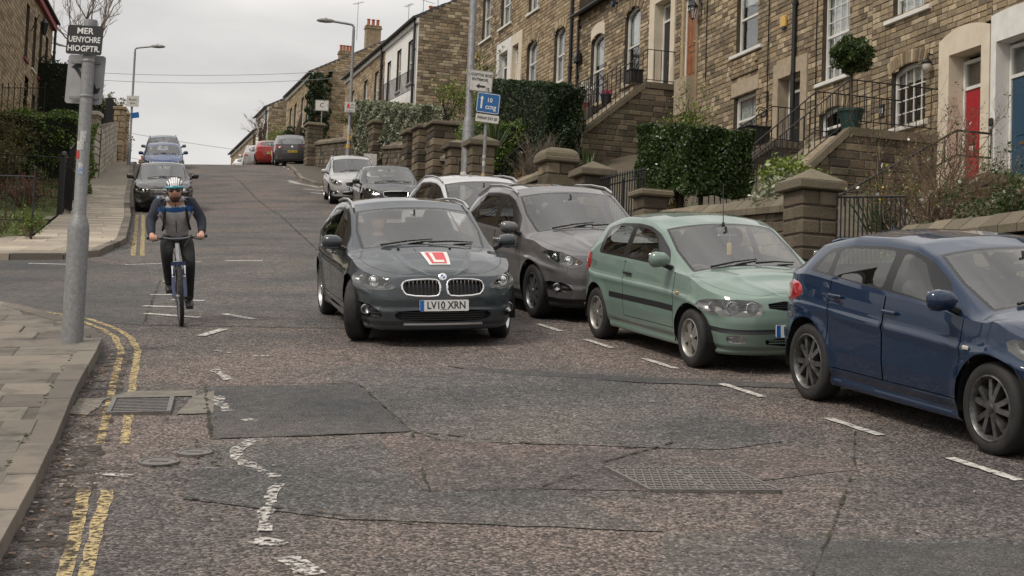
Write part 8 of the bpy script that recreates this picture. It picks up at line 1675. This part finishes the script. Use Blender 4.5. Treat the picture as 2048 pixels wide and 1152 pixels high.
for nm, a, b, r, mt in (('seat_tube', BB, ST, .019, fr_w), ('top_tube', ST * .97 + HT * .03, HT, .019, fr_w), ('down_tube', BB, HB, .024, fr_m), ('head_tube', HT + Vector((-.01, 0, .03)), HB - Vector((-.01, 0, .03)), .027, fr_w)): m = M(); m.bar(a, b, r, 10); t.part(nm, m, mt, smooth=50)
m = M(); [m.tube([BB + Vector((0, s_ * .03, 0)), (-.3, s_ * .06, .33), (-.52, s_ * .065, R_w)], .011, 6) for s_ in (1, -1)]; [m.tube([ST + Vector((.01, s_ * .02, -.05)), (-.52, s_ * .065, R_w)], .009, 6) for s_ in (1, -1)]; t.part('rear_triangle', m, fr_m)
m = M(); m.bar(HB, HB + Vector((.02, 0, -.05)), .022, 8); m.box(HB + Vector((.025, 0, -.045)), (.05, .17, .045)); fk = t.part('fork', m, fr_m)
for s_ in (1, -1):
    m = M(); m.bar(HB + Vector((.025, s_ * .068, -.04)), Vector((.455, s_ * .066, .55)), .015, 8); t.part('fork_stanchion', m, chrome, fk); m = M(); m.bar(Vector((.452, s_ * .066, .56)), Vector((.53, s_ * .064, R_w - .01)), .022, 8); t.part('fork_leg', m, fr_m, fk)
m = M(); m.tube([(.46, .066, .58), (.475, 0, .72), (.46, -.066, .58)], .015, 6); t.part('fork_brace', m, fr_m, fk)
m = M(); m.bar(HT + Vector((-.01, 0, .03)), Vector((.325, 0, .98)), .018, 8); m.bar((.325, 0, .98), (.40, 0, 1.0), .017, 8); t.part('stem', m, plastic_black)
m = M(); m.tube([(.385, -.33, 1.02), (.395, -.2, 1.02), (.40, -.06, 1.0), (.40, .06, 1.0), (.395, .2, 1.02), (.385, .33, 1.02)], .0145, 8); hb = t.part('handlebar', m, alu_dark, smooth=60)
for s_ in (1, -1):
    m = M(); m.bar((.387, s_ * .215, 1.02), (.383, s_ * .345, 1.02), .0185, 10); t.part('grip', m, rubber, hb); m = M(); m.tube([(.40, s_ * .17, 1.01), (.43, s_ * .2, 1.0), (.455, s_ * .28, .985)], .007, 5); m.box((.40, s_ * .17, 1.01), (.04, .03, .03)); t.part('brake_lever', m, plastic_black, hb)
m = M(); m.tube([(.40, .17, 1.0), (.5, .16, 1.05), (.52, .08, .92), (.47, .05, .78)], .004, 4); m.tube([(.40, -.17, 1.0), (.49, -.13, .98), (.48, -.04, .85), (.40, -.02, .75)], .004, 4); t.part('cables', m, plastic_black)
m = M(); m.bar(ST, (-.275, 0, .90), .015, 8); sd_ = t.part('seat_post', m, alu_dark); m = M()
rows = []
for x_, w_, h_ in ((-.40, .07, .0), (-.36, .085, .012), (-.28, .06, .01), (-.18, .025, .008), (-.11, .018, .0)): rows.append([(x_, w_ * math.cos(a), .925 + h_ + .022 * math.sin(a)) for a in np.linspace(0, 2 * math.pi, 11)[:-1]])
m.add([q for r in rows for q in r], [(i * 10 + j, i * 10 + (j + 1) % 10, (i + 1) * 10 + (j + 1) % 10, (i + 1) * 10 + j) for i in range(4) for j in range(10)] + [tuple(range(10)), tuple(range(40, 50))[::-1]]); t.part('saddle', m, plastic_black, smooth=60)
m = M(); m.lathe([(.03, -.004), (.085, -.004), (.088, 0), (.085, .004), (.03, .004)], BB + Vector((0, -.05, 0)), 'y', 24); ch = t.part('chainring', m, alu_dark); pd = {1: Vector((-.05, .0, .135)), -1: Vector((.03, 0, .36))}
pedal = {1: Vector((-.03, .115, .145)), -1: Vector((-.0 + .02, -.115, .345))}
for s_ in (1, -1):
    m = M(); e = pedal[s_]; m.tube([BB + Vector((0, s_ * .055, 0)), Vector((e.x - .02, s_ * .075, e.z))], .012, 6); t.part('crank', m, alu_dark, ch); m = M(); m.bev(e + Vector((-.02, 0, 0)), (.09, .085, .022), .008); t.part('pedal', m, plastic_black, ch)
# rider
t = T('person', 'cyclist in navy and pale grey jacket, white helmet and dark glasses riding a bicycle', 'person', (0, 0, 0), BF)
skin_m = pm('skin', (.55, .32, .24), (.5, .26, .18), ns=20, rough=.55); navy = pm('navy_cloth', (.018, .021, .033), (.025, .029, .044), ns=30, rough=.85, bs=18, bstr=.5, bd=.03); pale = pm('pale_grey_cloth', (.5, .48, .5), (.4, .39, .41), ns=12, rough=.85, bs=14, bstr=.6, bd=.03); blue_st = pm('blue_stripe_cloth', (.02, .09, .26), rough=.85); blk = pm('black_cloth', (.012, .012, .013), (.02, .02, .021), ns=14, rough=.85, bs=16, bstr=.7, bd=.03)
body = mobj('body', rider_body, skin_m, t.o)
jk = mobj('jacket', rider_jacket, [pale, navy, blue_st], t.o)
for p in rider_jacket.polygons:
    c = p.center; k = 0
    if abs(c.y) > .20 or c.z > 1.47 or c.x < -.05 - (1.38 - c.z) * .55: k = 1
    elif 1.30 < c.z < 1.355: k = 2
    elif abs(c.y) > .12 and c.z >= 1.355: k = 1
    p.material_index = k
tr = mobj('trousers', rider_trousers, blk, t.o)
for s_ in (1, -1):
    e = pedal[s_]; m = M(); rows = []
    for x_, w_, h_, z_ in ((-.12, .028, .05, .07), (-.09, .04, .06, .075), (-.02, .045, .05, .065), (.06, .048, .036, .05), (.13, .04, .026, .04), (.16, .02, .012, .034)): rows.append([(e.x + x_ * 1.0, e.y + w_ * math.cos(a), e.z + z_ + h_ * math.sin(a)) for a in np.linspace(0, 2 * math.pi, 13)[:-1]])
    m.add([q for r in rows for q in r], [(i * 12 + j, i * 12 + (j + 1) % 12, (i + 1) * 12 + (j + 1) % 12, (i + 1) * 12 + j) for i in range(5) for j in range(12)] + [tuple(range(12)), tuple(range(60, 72))[::-1]]); t.part('shoe', m, pm('shoe_leather', (.02, .019, .018), rough=.5), smooth=60)
hw_m = pm('helmet_white', (.68, .68, .68), rough=.3, coat=.5); tq = pm('helmet_teal', (.05, .36, .42), rough=.3, coat=.5)
m = M(); ellipsoid(m, HD + Vector((-.012, 0, .045)), (.128, .098, .098), 24, 14); m.f = [f for f in m.f if sum(m.v[i][2] for i in f) / len(f) > HD.z + .042]; m.mi = [0] * len(m.f); hl = t.part('helmet', m, plastic_black, smooth=60)
for i in range(7):                                            # ribs between the helmet vents
    y = (i - 3) * .028; m = M(); pts = []
    for a in np.linspace(.12, 2.9, 12):
        k = math.sqrt(max(.05, 1 - (y / .104) ** 2)); pts.append(HD + Vector((-.012 + .136 * k * math.cos(a), y * (1 - .25 * abs(math.cos(a))), .05 + .106 * k * math.sin(a) * .98)))
    m.tube(pts, .0115, 6); t.part('helmet_rib', m, hw_m, hl, smooth=60)
m = M(); m.tube([HD + Vector((-.012 + .132 * math.cos(a), .101 * math.sin(a), .048)) for a in np.linspace(-2.3, 2.3, 26)], .014, 8); t.part('helmet_rim', m, tq, hl, smooth=60)
m = M()
for s_ in (1, -1): m.tube([HD + Vector((.0, s_ * .085, .04)), HD + Vector((.02, s_ * .08, -.05)), HD + Vector((.05, s_ * .03, -.12)), HD + Vector((.055, 0, -.125))], .006, 5)
t.part('chin_strap', m, plastic_black, hl)
m = M(); [ellipsoid(m, HD + Vector((.088, s_ * .036, .012)), (.018, .034, .021), 12, 8) for s_ in (1, -1)]; m.box(HD + Vector((.1, 0, .018)), (.01, .02, .008)); [m.bar(HD + Vector((.08, s_ * .062, .015)), HD + Vector((-.01, s_ * .08, .012)), .005, 5) for s_ in (1, -1)]; t.part('sunglasses', m, pm('dark_lens', (.02, .012, .01), rough=.08, coat=1), smooth=60)
m = M(); ellipsoid(m, HD + Vector((.022, 0, -.066)), (.078, .066, .058), 18, 12, lambda d, p: p); m.f = [f for f in m.f if sum(m.v[i][2] for i in f) / len(f) < HD.z - .062 or False]; m.mi = [0] * len(m.f); t.part('beard', m, pm('beard_hair', (.09, .045, .025), rough=.9), smooth=60)
m = M(); m.bev(HD + Vector((.096, 0, -.055)), (.014, .042, .01), .004); t.part('mouth', m, pm('lips', (.35, .13, .1), rough=.5))
m = M(); ellipsoid(m, HD + Vector((-.03, 0, .0)), (.086, .083, .07), 16, 10, lambda d, p: p); m.f = [f for f in m.f if sum(m.v[i][0] for i in f) / len(f) < HD.x - .01]; m.mi = [0] * len(m.f); t.part('hair', m, pm('brown_hair', (.06, .035, .02), rough=.9), smooth=60)
m = M(); m.bev((-.21, 0, 1.30), (.16, .29, .42), .06, Matrix.Rotation(.62, 3, 'Y')); bp_ = t.part('backpack', m, navy, smooth=50)
for s_ in (1, -1): m = M(); m.tube([(-.1, s_ * .10, 1.44), (.03, s_ * .115, 1.475), (.115, s_ * .12, 1.40), (.13, s_ * .125, 1.30), (.08, s_ * .14, 1.16), (-.05, s_ * .16, 1.08)], .016, 6); t.part('strap', m, blk, bp_); m = M(); m.tube([(.12, s_ * .13, 1.27), (.14, s_ * .135, 1.18), (.13, s_ * .14, 1.10)], .006, 5); t.part('strap_end', m, blk, bp_)
m = M(); m.tube([(.135, 0, 1.40), (.13, 0, 1.30), (.08, 0, 1.17), (.02, 0, 1.05)], .004, 5); t.part('zip', m, plastic_black, jk)
m = M(); m.tube([(.06 + .075 * math.cos(a) + .06, .075 * math.sin(a), 1.45 + .012 * math.cos(a)) for a in np.linspace(-2.9, 2.9, 18)], .036, 8); t.part('collar', m, pale, jk, smooth=60)
# driver of the learner car
DF = bmw.o.matrix_world.copy() @ Matrix.Translation((S1['xseat'] - .08, -.36, .40))
t = T('person', 'driver in dark cap and jacket behind the wheel of the learner car', 'person', (0, 0, 0), DF); mobj('body', driver_body, skin_m, t.o)
dj = driver_body; dj.materials.append(navy)
for p in dj.polygons: p.material_index = 0 if (p.center.z > .66 or (p.center.x > .26 and p.center.z > .2)) else 1
m = M(); ellipsoid(m, (-.025, 0, .875), (.112, .092, .075), 16, 10); m.f = [f for f in m.f if sum(m.v[i][2] for i in f) / len(f) > .865]; m.mi = [0] * len(m.f); m.bev((.09, 0, .872), (.08, .13, .012), .005); t.part('cap', m, navy, smooth=60)
